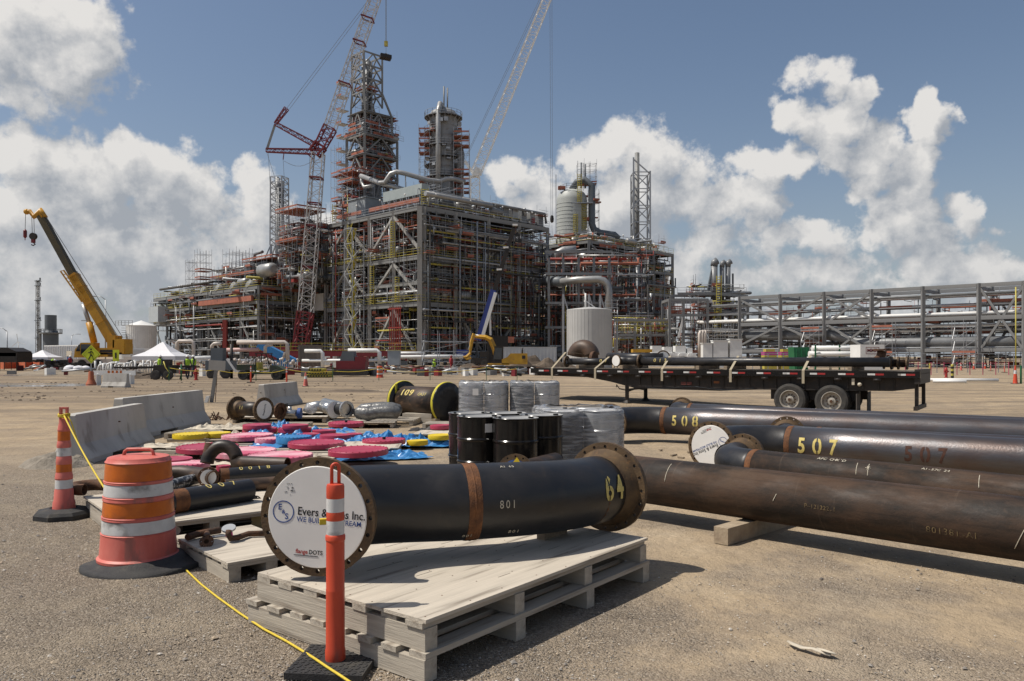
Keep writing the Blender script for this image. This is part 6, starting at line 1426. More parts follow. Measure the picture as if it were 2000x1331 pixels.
for k, (px, w, h, m, lab, Y) in enumerate(((640, 3.0, 2.6, p_white, 'white site box behind the red crane foot', 150), (1032, 3.2, 2.6, pm('container_white', (.60, .59, .57), (.52, .51, .49), .5), 'long low white container behind the yellow excavator', 92), (972, 2.6, 4.1, blk_matte, 'black box container behind the yellow excavator', 100), (1032, 2.0, .9, blk_matte, 'low black tank in front of the white container', 88), (607, 2.4, 2.9, pm('brown_box', (.17, .145, .12), (.13, .11, .09), .8), 'brown box cabinet right of the blue sheeted lift', 96))):
    c = V((P(px, 697, Y).x, Y, 0)); q = MB(); wd = w * (2 if 'long' in lab else 1); q.box(c + Z3 * (h / 2 + .1), (wd, 2.4, h)); q.box(c + Z3 * (h + .12), (wd + .1, 2.5, .06))
    for i in range(int(wd / .4)): q.box(c + V((-wd / 2 + .2 + .4 * i, -1.22, h / 2 + .1)), (.08, .06, h - .2))
    one(q, 'site_container', m, lab, 'container', c)
# blue sheeting
c = V((P(530, 697, 100).x, 100, 0)); q = MB(); q.beam(c + V((-1.5, 0, 3.2)), c + V((3.2, 0, .8)), 1.4, .9); q.box(c + V((1.6, 0, .7)), (2.8, 1.2, 1.1)); one(q, 'sheeted_lift', blue_tarp, 'machine wrapped in blue sheeting behind the buggy', 'machine', c)
# cream pipework portals of the near header
t = thing('pipe_header', 'cream and pink valve header with looping pipes across the middle distance', 'pipe header', V((P(480, 697, 92).x, 92, 0)))
hp = lambda px, py, Y=92: P(px, py, Y)
def loop(pts, r, m=p_cream, n_='pipe'):
    q = MB(); q.path([hp(*p) for p in pts], r, 8); q.build(n_, m, t)
loop([(346, 690), (346, 670), (349, 667), (374, 667), (378, 670), (378, 712)], .22); loop([(414, 685), (414, 676), (418, 672), (432, 671)], .22)
loop([(463, 669), (556, 669), (561, 672), (562, 705)], .24); loop([(518, 690), (518, 678), (523, 674), (532, 674)], .2); loop([(330, 700), (430, 700)], .28, p_white); loop([(440, 684), (505, 683)], .22, pm('pale_pink_pipe', (.58, .38, .34), (.5, .32, .29), .8)); loop([(554, 700), (556, 690), (562, 688)], .18)
loop([(595, 686), (626, 686), (630, 690), (630, 720)], .22, p_white); loop([(680, 685), (736, 685), (741, 689), (741, 712)], .24, p_white); loop([(770, 690), (830, 690)], .16, p_white); loop([(770, 697), (905, 697)], .22, p_white); loop([(590, 705), (780, 704)], .18, p_white)
loop([(280, 703), (520, 706)], .22, p_white)
q = MB()
for k in range(46):
    px = 392 + 4.2 * k; p = hp(px, rm.uniform(700, 712), 91); q.beam(V((p.x, p.y, 0)), p, .07, mi=rm.choice((0, 1))); q.ball(p, rm.uniform(.12, .22), 6, rm.choice((0, 1, 1, 2)), h=4)
for k in range(30): p = hp(rm.uniform(300, 800), rm.uniform(700, 716), 93); q.box(p, (rm.uniform(.3, 1), .5, rm.uniform(.2, .8)), 0, rm.choice((0, 1, 2, 3, 4)))
q.build('valves', [p_white, p_cream, p_grey, p_duct, p_red], t, 'stuff')
c = V((P(650, 697, 115).x, 115, 0)); q = MB(); q.box(c + Z3 * 2.1, (24, .4, .8)); 
for k in range(9): q.box(c + V((-11 + 2.7 * k, 0, .9)), (.3, .3, 1.8))
rails(q, [c + V((-12, -.2, 2.5)), c + V((12, -.2, 2.5))], 1.1, 1.5, .06, 1); one(q, 'red_gantry', [p_crane_red, p_yellow], 'low dark red gantry beam with a yellow handrail below the main module', 'gantry', c)
# excavator
c = V((P(993, 697, 74).x, 74, 0)); t = thing('excavator', 'yellow tracked excavator with its arm folded down at the left', 'excavator', c)
ep = lambda px, py, d=0: P(px, py, 74 + d)
for sy in (-1, 1): q = MB(); q.prism([(-1.7, .08), (1.6, .08), (1.85, .35), (1.6, .75), (-1.7, .75), (-1.95, .4)], Matrix.Translation(c + V((-.2, sy * 1.0 + .25, 0))) @ Matrix.Rotation(PI / 2, 4, 'X'), .5); q.build('track', tyre_m, t)
q = MB(); q.prism([(-.6, .95), (1.75, .95), (1.75, 1.95), (.2, 1.95), (-.1, 1.6), (-.6, 1.4)], Matrix.Translation(c + V((0, 1.1, 0))) @ Matrix.Rotation(PI / 2, 4, 'X'), 2.2); q.box(c + V((-.9, 0, .95)), (2.0, 2.2, .15)); q.build('engine_cover', cat_yel, t)
q = MB(); q.prism([(-1.5, 1.05), (-.5, 1.05), (-.45, 2.6), (-1.25, 2.6)], Matrix.Translation(c + V((0, 0, 0))) @ Matrix.Rotation(PI / 2, 4, 'X'), 1.0); q.build('cab', blk_matte, t)
q = MB(); q.prism([(-1.38, 1.4), (-.62, 1.4), (-.58, 2.45), (-1.18, 2.45)], Matrix.Translation(c + V((0, -1.005, 0))) @ Matrix.Rotation(PI / 2, 4, 'X'), .02); q.build('cab_window', glass_dk, t)
q = MB(); q.path([ep(970, 704), ep(966, 682), ep(958, 664), ep(948, 659), ep(925, 657)], .2, 4, rs=[.2, .26, .26, .22, .17], sm=False); q.build('boom', cat_yel, t)
q = MB(); q.path([ep(926, 652), ep(921, 668), ep(918, 690)], .2, 6, rs=[.17, .17, .11], sm=False); q.build('stick', cat_yel, t)
q = MB(); q.path([ep(919, 690), ep(912, 697), ep(906, 697), ep(912, 701), ep(920, 699)], .16, 6, sm=False); q.build('bucket', cat_yel, t)
q = MB(); q.tube(ep(952, 660), ep(926, 654), .09, 6); q.tube(ep(930, 653), ep(914, 684), .07, 6); q.build('hydraulic_ram', p_galv, t)
q = MB(); q.box(c + V((1.4, -1.11, 1.6)), (.3, .02, .3)); q.build('badge', ink_black, t)
q = MB(); q.tube(c + V((1.3, .4, 1.9)), c + V((1.3, .4, 2.5)), .08, 8); q.build('exhaust', blk_matte, t)
# spoil heaps
def heap(px, Y, w, d, h, label, seed, m=dirt_m):
    c = V((P(px, 697, Y).x, Y, 0)); q = MB(); n = 18; vs = []
    for j in range(n + 1):
        for i in range(n + 1):
            u, v = i / n * 2 - 1, j / n * 2 - 1; k = max(0, 1 - (u * u + v * v)) ** .8
            vs.append(c + V((u * w / 2, v * d / 2, -.03 + h * k * (.7 + .7 * noise.noise(V((u * 2.5, v * 2.5, seed)))) + .1 * h * noise.noise(V((u * 9, v * 9, seed))) * (k > 0))))
    q.add(vs, [(j * (n + 1) + i, j * (n + 1) + i + 1, (j + 1) * (n + 1) + i + 1, (j + 1) * (n + 1) + i) for j in range(n) for i in range(n)], 0, False)
    one(q, 'dirt_heap', m, label, 'dirt heap', c)
heap(930, 82, 5.5, 3, 1.1, 'dark dirt heap left of the excavator tracks', 1); heap(1030, 84, 8, 4, 1.9, 'dark dirt heap between the excavator and the white container', 4); heap(262, 60, 4.0, 2.5, .75, 'small dirt heap behind the short concrete barrier', 7); heap(105, 75, 7.5, 4, .55, 'low grey dirt bank in front of the orange mesh fence', 9, pm('bank_dirt', (.26, .215, .16), (.19, .155, .115), .8, .95, 0, .5, 6))
heap(112, 12.1, 1.1, .9, .26, 'small gravel pile at the foot of the long barrier', 12, pm('gravel_pile', (.27, .235, .19), (.19, .165, .13), 14, .95, 0, .8, 40))
heap(690, 38, 3.0, 1.6, .16, 'low dark mud lump in the yard above the numbered spool', 14)
def clods():
    q = MB(); rr = random.Random(3)
    for _ in range(900):
        y = 30 + 24 * rr.random(); x = -y * .66 + rr.random() ** 1.4 * y * .5
        if noise.noise(V((x * .25, y * .5, 3))) < -.05: continue
        q.ball(V((x, y, gz(x, y))), .02 + .07 * rr.random() ** 3, 5, 0, sz=.6, h=3)
    o = q.build('mud_clods', dirt_m); o['kind'] = 'stuff'; tag(o, 'scattered dark mud clods along the muddy track at left', 'mud clods')
clods()
# behind the trailer: white pipe stack, site box, skip, machines
t = thing('white_pipe_stack', 'stack of long white pipes with green bands behind the trailer', 'pipe stack', V((P(1640, 697, 72).x, 72, 0)))
for k, (z, dy) in enumerate(((.9, 0), (.9, .55), (1.4, .02), (1.9, .0), (1.9, .5), (2.4, .1), (.9, 1.1), (1.4, .85))):
    q = MB(); a = V((P(1580, 697, 72).x + .15 * (k % 3), 72 + dy, z)); e = V((P(1700, 697, 72).x - .2 * (k % 2), 71.4 + dy, z)); q.tube(a, e, .24, 12); q.build('pipe', p_white, t)
for px in (1593, 1640): q = MB(); c = P(px, 697, 71.6); q.box(V((c.x, 71.65, 1.4)), (.12, .1, 2.6)); q.build('band', green_p, t)
c = V((P(1704, 697, 66).x, 66, 0)); t = thing('site_box', 'white site box with red MMR lettering behind the trailer rear', 'container', c)
q = MB(); q.box(c + V((0, 1, 1.5)), (2.0, 2.0, 2.3)); q.build('shell', p_white, t)
q = MB(); Mt = Matrix.Translation(c + V((.0, -.01, 2.15))) @ Matrix.Rotation(PI / 2, 4, 'X'); text_flat(q, 'MMR', .42, Mt, z=.012)
for (x0, y0, w, h) in ((0, .27, 1.1, .04), (0, -.27, 1.1, .04), (-.53, 0, .04, .5), (.53, 0, .04, .5)): q.obox(Mt @ V((x0, y0, .012)), V((w / 2, 0, 0)), V((0, .004, 0)), V((0, 0, h / 2)))
q.build('lettering', pm('maroon_ink', (.16, .02, .03), (.13, .018, .025)), t)
c = V((P(1565, 697, 75).x, 75, 0)); q = MB(); q.prism([(-.6, .3), (.6, .3), (.75, 2.55), (-.75, 2.55)], Matrix.Translation(c + V((0, 1.5, 0))) @ Matrix.Rotation(PI / 2, 4, 'X'), 1.6)
for dx in (-.5, 0, .5): q.box(c + V((dx, -.15, 1.4)), (.08, .12, 2.0))
one(q, 'waste_skip', green_p, 'green waste skip behind the trailer load', 'skip', c)
c = V((P(1310, 697, 78).x, 78, 0)); q = MB(); q.box(c + Z3 * 1.35, (4.6, 1.8, 1.3))
for dx, w, h in ((-1.5, .9, .7), (-.4, .8, .6), (.8, 1.0, .7), (1.7, .5, .5)): q.box(c + V((dx, -.2, 2.0 + h / 2)), (w, 1.2, h)); q.lathe([(.3, -.1), (.3, .1), (.01, .12)], n=12, M=frame(c + V((dx, -.95, 1.7)), V((0, -1, 0))))
one(q, 'pump_skid', p_white, 'white pump skid covered in boxes and ports behind the trailer load', 'machine', c)
c = V((P(1253, 697, 76).x, 76, 0)); q = MB(); q.box(c + Z3 * 2.2, (1.8, 1.4, .3)); q.box(c + V((.1, 0, 1.4)), (1.2, 1.2, 1.2)); q.lathe([(.5, -.2), (.5, .2), (.3, .22), (.01, .2)], n=16, M=frame(c + V((-.3, -.8, .5)), V((0, -1, 0))), mi=1); one(q, 'compactor', [cat_yel, tyre_m], 'small yellow roofed machine left of the white pump skid', 'machine', c)
for k, (px, w, h) in enumerate(((1405, 2.2, 4.0), (1435, 1.8, 4.2), (1380, 1.4, 3.6))):
    c = V((P(px, 697, 120).x, 120, 0)); q = MB(); q.box(c + Z3 * h / 2, (w, 1.5, h)); q.box(c + Z3 * (h + .06), (w + .2, 1.7, .1)); one(q, 'white_tank', p_white, ('squat white box tank under the three chimneys', 'tall white box tank right of the one under the chimneys', 'narrow white box tank left of the one under the chimneys')[k], 'tank', c)
t = thing('safety_fence', 'low tube fence in front of the pipe rack at right', 'fence', V((P(1900, 697, 80).x, 80, 0)))
for px in range(1470, 2010, 30): p = V((P(px, 697, 82).x, 82, 0)); bar('post', p, p + Z3 * 2.0, .06, .06, p_galv, t)
for z in (.7, 1.3, 1.95): a = V((P(1470, 697, 82).x, 82, z)); b = V((P(1990, 697, 82).x, 82, z)); bar('rail', a, b, .05, .05, p_galv, t)
for k, px in enumerate((1502, 1535)):
    c = V((P(px, 697, 90).x, 90, 0)); q = MB(); q.box(c + Z3 * 1.0, (1.4, 1.2, 1.6), 0, 0); q.box(c + Z3 * 2.0, (1.4, 1.2, .35), 0, 1); q.box(c + Z3 * 2.35, (1.0, 1.0, .3), 0, 2); one(q, 'bin', [p_yellow, pm('magenta', (.42, .05, .22), (.35, .04, .18)), p_yellow], ('left', 'right')[k] + ' one of two small yellow and magenta bins behind the trailer load', 'bin', c)

for k, (px, Y, w, h, lab) in enumerate(((700, 88, 6, .7, 'low dirt bank below the red gantry'), (800, 95, 7, .9, 'low dirt bank behind the tube scaffold frame'), (868, 90, 4, 1.0, 'dirt heap at the right foot of the tube scaffold frame'), (1080, 90, 7, 1.4, 'dirt bank in front of the round tank base'), (560, 98, 6, .6, 'low dirt bank behind the buggy'), (985, 88, 5, 1.2, 'dirt heap behind the excavator cab'))): heap(px, Y, w, 3, h, lab, 20 + k)
t = thing('site_clutter', 'mixed hoses, crates and tools lying along the far edge of the yard', 'site clutter', V((0, 80, 0)))
for nm_, m_ in (('crate', p_grey), ('hose', blk_matte), ('white_box', p_white), ('pipe_offcut', p_galv), ('rusty_steel', rust), ('red_box', p_crane_red)):
    q = MB()
    for k in range(46):
        Y = rm.uniform(66, 98); px = rm.choice((rm.uniform(20, 1060), rm.uniform(560, 1060))); c = V((P(px, 697, Y).x, Y, 0))
        if nm_ in ('hose', 'pipe_offcut', 'rusty_steel'): a_ = rm.uniform(-.5, .5); L_ = rm.uniform(.6, 3); q.tube(c + Z3 * rm.uniform(.1, .7), c + V((L_ * math.cos(a_), L_ * math.sin(a_), rm.uniform(.1, .8))), rm.uniform(.04, .13), 6)
        else: q.box(c + Z3 * .3, (rm.uniform(.2, .9), .5, rm.uniform(.3, .7)), rm.random())
    q.build(nm_, m_, t, 'stuff')
# ------------------------------------------------------------------ trailer and its load
rf = random.Random(44)
TA = math.radians(34); td = V((math.cos(TA), -math.sin(TA), 0)); tn = V((math.sin(TA), math.cos(TA), 0))
TF = V((.74, 31.7, 0)); TL = 13.9; DZ = 1.20           # near front corner, length, deck height
def tl(s, w, z=0.0): return TF + td * s + tn * w + Z3 * z
tr = thing('flatbed_trailer', 'black flatbed semi trailer parked without a truck and loaded with steel pipes', 'trailer', TF)
q = MB(); q.prism([(0, DZ - .14), (0, DZ - .30), (2.4, DZ - .34), (3.4, DZ - .50), (4.4, DZ - .72), (7.6, DZ - .74), (9.0, DZ - .66), (13.1, DZ - .62), (13.75, DZ - .52), (13.75, DZ - .14)],
        Matrix((( td.x, 0, tn.x, TF.x), (td.y, 0, tn.y, TF.y), (0, 1, 0, 0), (0, 0, 0, 1))), .14)
q.v = [tuple(V(v) + tn * .32) for v in q.v]; k0 = len(q.v)
q2_ = MB(); q2_.v = [tuple(V(v) + tn * 1.6) for v in q.v]; q2_.f = list(q.f); q2_.m = list(q.m); q2_.s = list(q.s)
q.build('main_beam', blk_matte, tr); q2_.build('main_beam', blk_matte, tr)
q = MB(); q.obox(tl(TL / 2, .03, DZ - .10), td * TL / 2, tn * .03, Z3 * .10); q.build('side_rail', blk_paint, tr)
q = MB(); q.obox(tl(TL / 2, 2.47, DZ - .10), td * TL / 2, tn * .03, Z3 * .10); q.build('side_rail', blk_paint, tr)
q = MB(); q.obox(tl(TL - .08, 1.25, DZ - .16), td * .08, tn * 1.2, Z3 * .22)
for k in range(9): q.obox(tl(TL + .002, .3 + .24 * k, DZ - .07), td * .004, tn * .03, Z3 * .02)
q.build('rear_sill', blk_matte, tr)
deck_w = pm('trailer_deck', (.16, .135, .105), (.10, .085, .068), 5, .8, 0, .3, 20, stretch=(1, 6, 1))
for k in range(10):
    w = .06 + .238 * (k + .5); q = MB(); q.obox(tl(TL / 2 - .1, w + .03, DZ - .03), td * (TL / 2 - .12), tn * .112, Z3 * .025); q.build('deck_plank', deck_w, tr)
for k in range(12): q = MB(); q.obox(tl(.9 + 1.1 * k, 1.25, DZ - .13), td * .05, tn * 1.18, Z3 * .05); q.build('cross_member', blk_matte, tr)
for k in range(16):                                       # stakes and red-white reflective tape on the rail
    s = .5 + .86 * k
    q = MB(); q.obox(tl(s, -.004, DZ - .10), td * .11, tn * .003, Z3 * .028); q.build('white_reflector', refl_white, tr)
    q = MB(); q.obox(tl(s + .24, -.004, DZ - .10), td * .12, tn * .003, Z3 * .028); q.build('red_reflector', pm('reflector_red', (.34, .03, .03), (.26, .02, .02), 5, .4), tr)
q = MB()
for k in range(20): q.obox(tl(4.6 + .45 * k, .30, DZ - .42), td * .012, tn * .02, Z3 * .16)
q.build('web_stiffener', blk_matte, tr, 'stuff')
for k in range(11):                                       # strap winches under the rail
    q = MB(); c = tl(1.2 + 1.15 * k, .05, DZ - .27); q.tube(c - td * .09, c + td * .09, .045, 10); q.obox(c + Z3 * .03, td * .11, tn * .03, Z3 * .05); q.build('winch', blk_matte, tr)
q = MB(); q.path([tl(4.8 + .5 * k, .31, DZ - .66 - .05 * math.sin(k * 1.3)) for k in range(9)], .012, 5); q.build('air_hose', p_duct, tr)
q = MB(); q.obox(tl(6.4, .29, DZ - .50), td * .20, tn * .004, Z3 * .05); q.build('badge', pm('badge_red', (.14, .035, .03), (.10, .03, .025), 5), tr)
q = MB(); q.obox(tl(7.5, .305, DZ - .44), td * .10, tn * .006, Z3 * .04); q.build('marker_lamp', pm('lamp_amber', (.22, .075, .02), (.18, .06, .02), 5), tr)
for w in (.35, 2.0):                                       # landing gear
    f = tl(4.05, w); f.z = gz(f.x, f.y)
    q = MB(); q.beam(f + Z3 * .10, tl(4.05, w, DZ - .3), .13); q.build('landing_leg', blk_matte, tr)
    q = MB(); q.lathe([(.17, 0), (.17, .03), (.06, .14), (.001, .15)], f, 8, sm=False); q.build('foot_pad', blk_matte, tr)
q = MB(); f0, f1 = tl(4.05, .35), tl(4.05, 2.0); q.beam(f0 + Z3 * .42, f1 + Z3 * .42, .05); q.beam(f0 + Z3 * .42, tl(4.9, .5, DZ - .65), .05); q.beam(f1 + Z3 * .42, tl(4.9, 1.9, DZ - .65), .05); q.beam(f0 + Z3 * .35, tl(4.05, 1.2, DZ - .75), .05); q.beam(f1 + Z3 * .35, tl(4.05, 1.2, DZ - .75), .05); q.build('leg_brace', blk_matte, tr)
q = MB(); a = tl(3.65, .28); q.path([a + Z3 * (DZ - .7), a + Z3 * .6, a + td * .12 + Z3 * .45, a + td * .4 + Z3 * .4], .02, 6); q.build('crank_handle', blk_matte, tr)
for s in (10.05, 11.35):                                   # tandem axle, dual wheels
    for side, w0 in ((-1, .16), (1, 2.34)):
        for kk in (0, 1):
            c = tl(s, w0 + (-side) * kk * .34 * -1 * -1 if False else w0 + (.34 * kk if side < 0 else -.34 * kk)); c.z = gz(c.x, c.y) + .52
            M_ = frame(c, tn * side)
            wh = MB(); wh.lathe([(.31, -.12), (.44, -.135), (.505, -.11), (.52, -.06), (.52, .06), (.505, .11), (.44, .135), (.33, .125), (.305, .10)], n=40, M=M_); t_o = wh.build('wheel', tyre_m, tr)
            for g_ in (-.05, 0, .05): pass
            if kk == 0:
                rm_ = MB(); rm_.lathe([(.305, .10), (.315, .125), (.295, .128), (.275, .07), (.25, -.01), (.13, -.03), (.12, .06), (.07, .07), (.06, .12), (.001, .125)], n=36, M=M_); rm_.build('rim', rim_m, t_o)
                nb_ = MB()
                for j in range(10):
                    a = 2 * PI * j / 10; nb_.lathe([(.018, -.03), (.018, .01), (.001, .012)], n=6, M=M_ @ Matrix.Translation((.165 * math.cos(a), .165 * math.sin(a), 0)))
                nb_.lathe([(.05, .125), (.045, .15), (.001, .152)], n=10, M=M_); nb_.build('wheel_nuts', rust, t_o, 'stuff')
    q = MB(); c = tl(s, .3); q.tube(tl(s, .3, .25), tl(s, 2.2, .25), .09, 8); q.build('axle', blk_matte, tr)
q = MB(); q.obox(tl(10.7, .62, .38), td * 1.4, tn * .06, Z3 * .16); q.obox(tl(10.7, 1.9, .38), td * 1.4, tn * .06, Z3 * .16); q.build('suspension', blk_matte, tr)
for w in (.35, 2.15):
    q = MB(); q.obox(tl(12.1, w, .12), td * .012, tn * .3, Z3 * .36); q.build('mud_flap', pm('mud_flap', (.10, .09, .08), (.07, .062, .055), 4, .8), tr)
for w in (.45, 2.05): q = MB(); q.obox(tl(TL - .15, w, .52), td * .05, tn * .06, Z3 * .46); q.build('guard_leg', blk_matte, tr)
q = MB(); q.obox(tl(TL - .15, 1.25, .07), td * .05, tn * 1.12, Z3 * .06); q.build('underride_guard', blk_matte, tr)
q = MB(); q.lathe([(.05, -.1), (.06, .05), (.03, .08), (.001, .09)], n=10, M=frame(tl(12.2, .05, DZ - .42), -tn)); q.obox(tl(12.0, .08, DZ - .34), td * .04, tn * .02, Z3 * .10); q.build('strap_end', canvas, tr)

# load: timbers, pipes, straps
def timber(c, along, L, w=.10, h=.09, label='', cat='timber', grp=None, m=wood_dk, nm='timber'):
    q = MB(); a = V(along).normalized(); n = V((-a.y, a.x, 0)); q.obox(V(c) + Z3 * h / 2, a * L / 2, n * w / 2, Z3 * h / 2); return one(q, nm, m, label, cat, c, grp, a)
for k, (s, lab) in enumerate(((2.1, 'timber under the flanged spool at the trailer front'), (4.0, 'pale timber under the middle of the trailer load, below the round white disc'), (6.9, 'timber below the trailer load between the third and fourth straps'), (7.9, 'second timber below the trailer load between the third and fourth straps'), (11.9, 'upright chock under the pipe over the trailer wheels'))):
    timber(tl(s, 1.1, DZ - .004), tn, 2.1 if k != 1 else 2.3, .12, .13, lab, grp='timbers on the trailer deck')
LZ = DZ + .126
def spool_line(label, s0, s1, w, r, m=steel_pipe, z=LZ, text=None, flanges=(), nm='steel_pipe', ts=None, disc=(), grp='pipes loaded on the trailer'):
    t = thing(nm, label, 'pipe', tl(s0, w, z), group=grp)
    q = MB(); q.tube(tl(s0, w, z + r), tl(s1, w, z + r), r, 20); q.build('tube', m, t)
    for s in flanges:
        q = MB(); flange_mb(q, frame(tl(s, w, z + r), td), r * 1.75, r * .8, .05, 10, r * 1.45, .015); q.build('flange', rust_flange, t)
    for s, dr in disc:
        q = MB(); q.lathe([(r * 1.35, 0), (r * 1.35, .01), (.001, .01)], n=24, M=frame(tl(s, w, z + r), td * dr)); q.build('cover_disc', cover_white, t)
    if text: q = MB(); text_wrap(q, text, .19, tl(ts, w, z + r), td, -tn + Z3 * .25, r, track=1.5); q.build('stencil_number', stencil, t)
    return t
spool_line('long black pipe along the near edge of the trailer, numbered 012', 4.55, 13.0, .42, .15, text='012', ts=5.4, flanges=(4.52,))
q = MB(); t_ = thing('flanged_elbow', 'rusty elbow with its flange turned up at the trailer rear', 'pipe', tl(12.4, .8, LZ)); c = tl(12.3, .95, LZ + .14); q.path([c - td * .5, c, c + td * .22 + Z3 * .04, c + td * .36 + Z3 * .18, c + td * .4 + Z3 * .38], .14, 16); q.build('bend', rust, t_); q = MB(); flange_mb(q, frame(c + td * .4 + Z3 * .38, Z3), .27, .11, .05, 8, .21, .018); q.build('flange', rust, t_)
spool_line('rusty pipe with two flanges behind the long numbered pipe at the trailer rear', 6.2, 13.35, 1.25, .12, steel_brown, flanges=(12.9, 13.1, 13.35), disc=())
spool_line('thin dark pipe on the far side of the trailer load', 5.0, 12.9, 1.75, .11, steel_brown, flanges=(12.6, 12.85))
spool_line('pipe lying furthest across the trailer deck', 2.0, 9.2, 2.15, .13, steel_pipe)
spool_line('short black pipe with a pale round cover at the trailer front', 1.35, 3.15, .75, .13, text='09', ts=2.9, flanges=(1.2,), disc=((1.19, -1),))
q = MB(); t_ = thing('flanged_elbow', 'small black elbow with a bright white round cover in the trailer load', 'pipe', tl(3.6, .5, LZ)); c = tl(3.9, .5, LZ + .17); q.path([c + td * .7, c + td * .2, c + td * .02 - tn * .06, c - td * .12 - tn * .22], .15, 16); q.build('bend', steel_pipe, t_)
Mw = frame(c - td * .2 - tn * .28, (-td * .35 - tn)); q = MB(); flange_mb(q, Mw, .23, .12, .05, 8, .19, .014); q.build('flange', rust_flange, t_); q = MB(); q.lathe([(.20, .05), (.20, .06), (.001, .06)], n=28, M=Mw); q.build('cover_disc', cover_white, t_)
q = MB(); t_ = thing('flanged_elbow', 'second small black elbow with a dull round cover right of the bright one', 'pipe', tl(4.4, .6, LZ)); c = tl(4.45, .75, LZ + .12); q.path([c + td * .3, c, c - td * .05 - tn * .2], .12, 14); q.build('bend', steel_pipe, t_); q = MB(); q.lathe([(.15, 0), (.15, .05), (.001, .06)], n=20, M=frame(c - td * .06 - tn * .2, -tn)); q.build('flange', rust_flange, t_)
q = MB(); t_ = thing('large_elbow', 'big rusty elbow at the front of the trailer load', 'pipe', tl(1.2, 1.75, LZ)); c = tl(1.15, 1.75, LZ)
q.path([c + tn * .5 + td * (-.38 * math.cos(a)) + Z3 * (.33 + .36 * math.sin(a)) for a in [PI * .02 + PI * .96 * k / 12 for k in range(13)]], .34, 22); q.build('bend', pm('elbow_rust', (.055, .038, .028), (.11, .065, .04), 2.2, .5, .1, .1, 30), t_)
q = MB(); q.lathe([(.29, -.06), (.29, .06), (.001, .07)], n=20, M=frame(c + td * .75 + Z3 * .25, td)); q.build('flange', rust, t_)
q = MB(); t_ = thing('flanged_spool', 'black spool with a round covered end at the far side of the trailer load', 'pipe', tl(4.9, 2.25, LZ)); c = tl(4.7, 2.2, LZ + .3); q.tube(c - td * 2.4, c, .17, 16); q.build('tube', steel_pipe, t_); q = MB(); M_ = frame(c, (td * .6 - tn)); q.lathe([(.27, -.05), (.27, 0), (.001, .005)], n=24, M=M_); q.build('flange', rust_flange, t_); q = MB(); q.lathe([(.22, .006), (.22, .012), (.001, .012)], n=24, M=M_); q.build('cover_disc', cover_white, t_)
for k, (s, top) in enumerate(((1.0, .5), (2.9, .32), (5.6, .35), (8.1, .35), (10.5, .36))):
    lab = ('first', 'second', 'third', 'fourth', 'last')[k] + ' pale webbing strap over the trailer load, counted from the front'
    q = MB(); pts = [tl(s, -.015, DZ - .42), tl(s, -.015, DZ + .0), tl(s + (.35 if k < 2 else .12), .45, LZ + top), tl(s + .3, 1.3, LZ + top - .03), tl(s + .3, 2.4, LZ + top - .1), tl(s + .3, 2.53, DZ - .2)]
    for a, b in zip(pts, pts[1:]):
        d_ = (b - a).normalized(); up = d_.cross(td).normalized(); q.obox((a + b) / 2, (b - a) / 2, td * .042, up * .004)
    one(q, 'cargo_strap', strap_m, lab, 'strap', tl(s, 0, DZ), 'cargo straps over the trailer load')

# ------------------------------------------------------------------ long pipe spools on the ground at right
def pipe_thing(label, cat='pipe', loc=(0, 0, 0), grp=None, nm='steel_pipe'): return thing(nm, label, cat, loc, group=grp)
def flanged(t, c, ax, Ro, Ri, bc, nb=20, th=.045, hr=.013, cover=False, m=rust_flange, neck=.12):
    """flange ring at c; ax points out of the open face; the weld neck runs back along -ax"""
    M_ = frame(V(c), V(ax)); M0 = M_ @ Matrix.Translation((0, 0, -th)); q = MB()
    flange_mb(q, M0, Ro, Ri, th, nb, bc, hr); f_ = q.build('flange', m, t)
    q = MB(); q.lathe([(Ri + .05, -th), (Ri + .012, -th - neck * .6), (Ri + .004, -th - neck)], n=36, M=M_); q.build('weld_neck', m, f_)
    if cover: q = MB(); q.lathe([(cover, -.01), (cover, .006), (cover - .004, .009), (.0005, .009)], n=56, M=M_); d_ = q.build('cover_disc', cover_white, t); return f_, d_, M_ @ Matrix.Translation((0, 0, .009))
    q = MB(); q.lathe([(Ri, 0), (Ri, -.4)], n=30, M=M_); q.build('bore', rust, f_)
    return f_, None, M_
def ring(t, c, ax, r, w=.036): q = MB(); q.lathe([(r + .002, -w), (r + .006, -w * .4), (r + .006, w * .4), (r + .002, w)], n=36, M=frame(V(c), V(ax))); return q.build('weld_band', weld, t)
def az(a): a = math.radians(a); return V((math.sin(a), math.cos(a), 0))
GRP = 'long steel pipes laid on the ground at right'
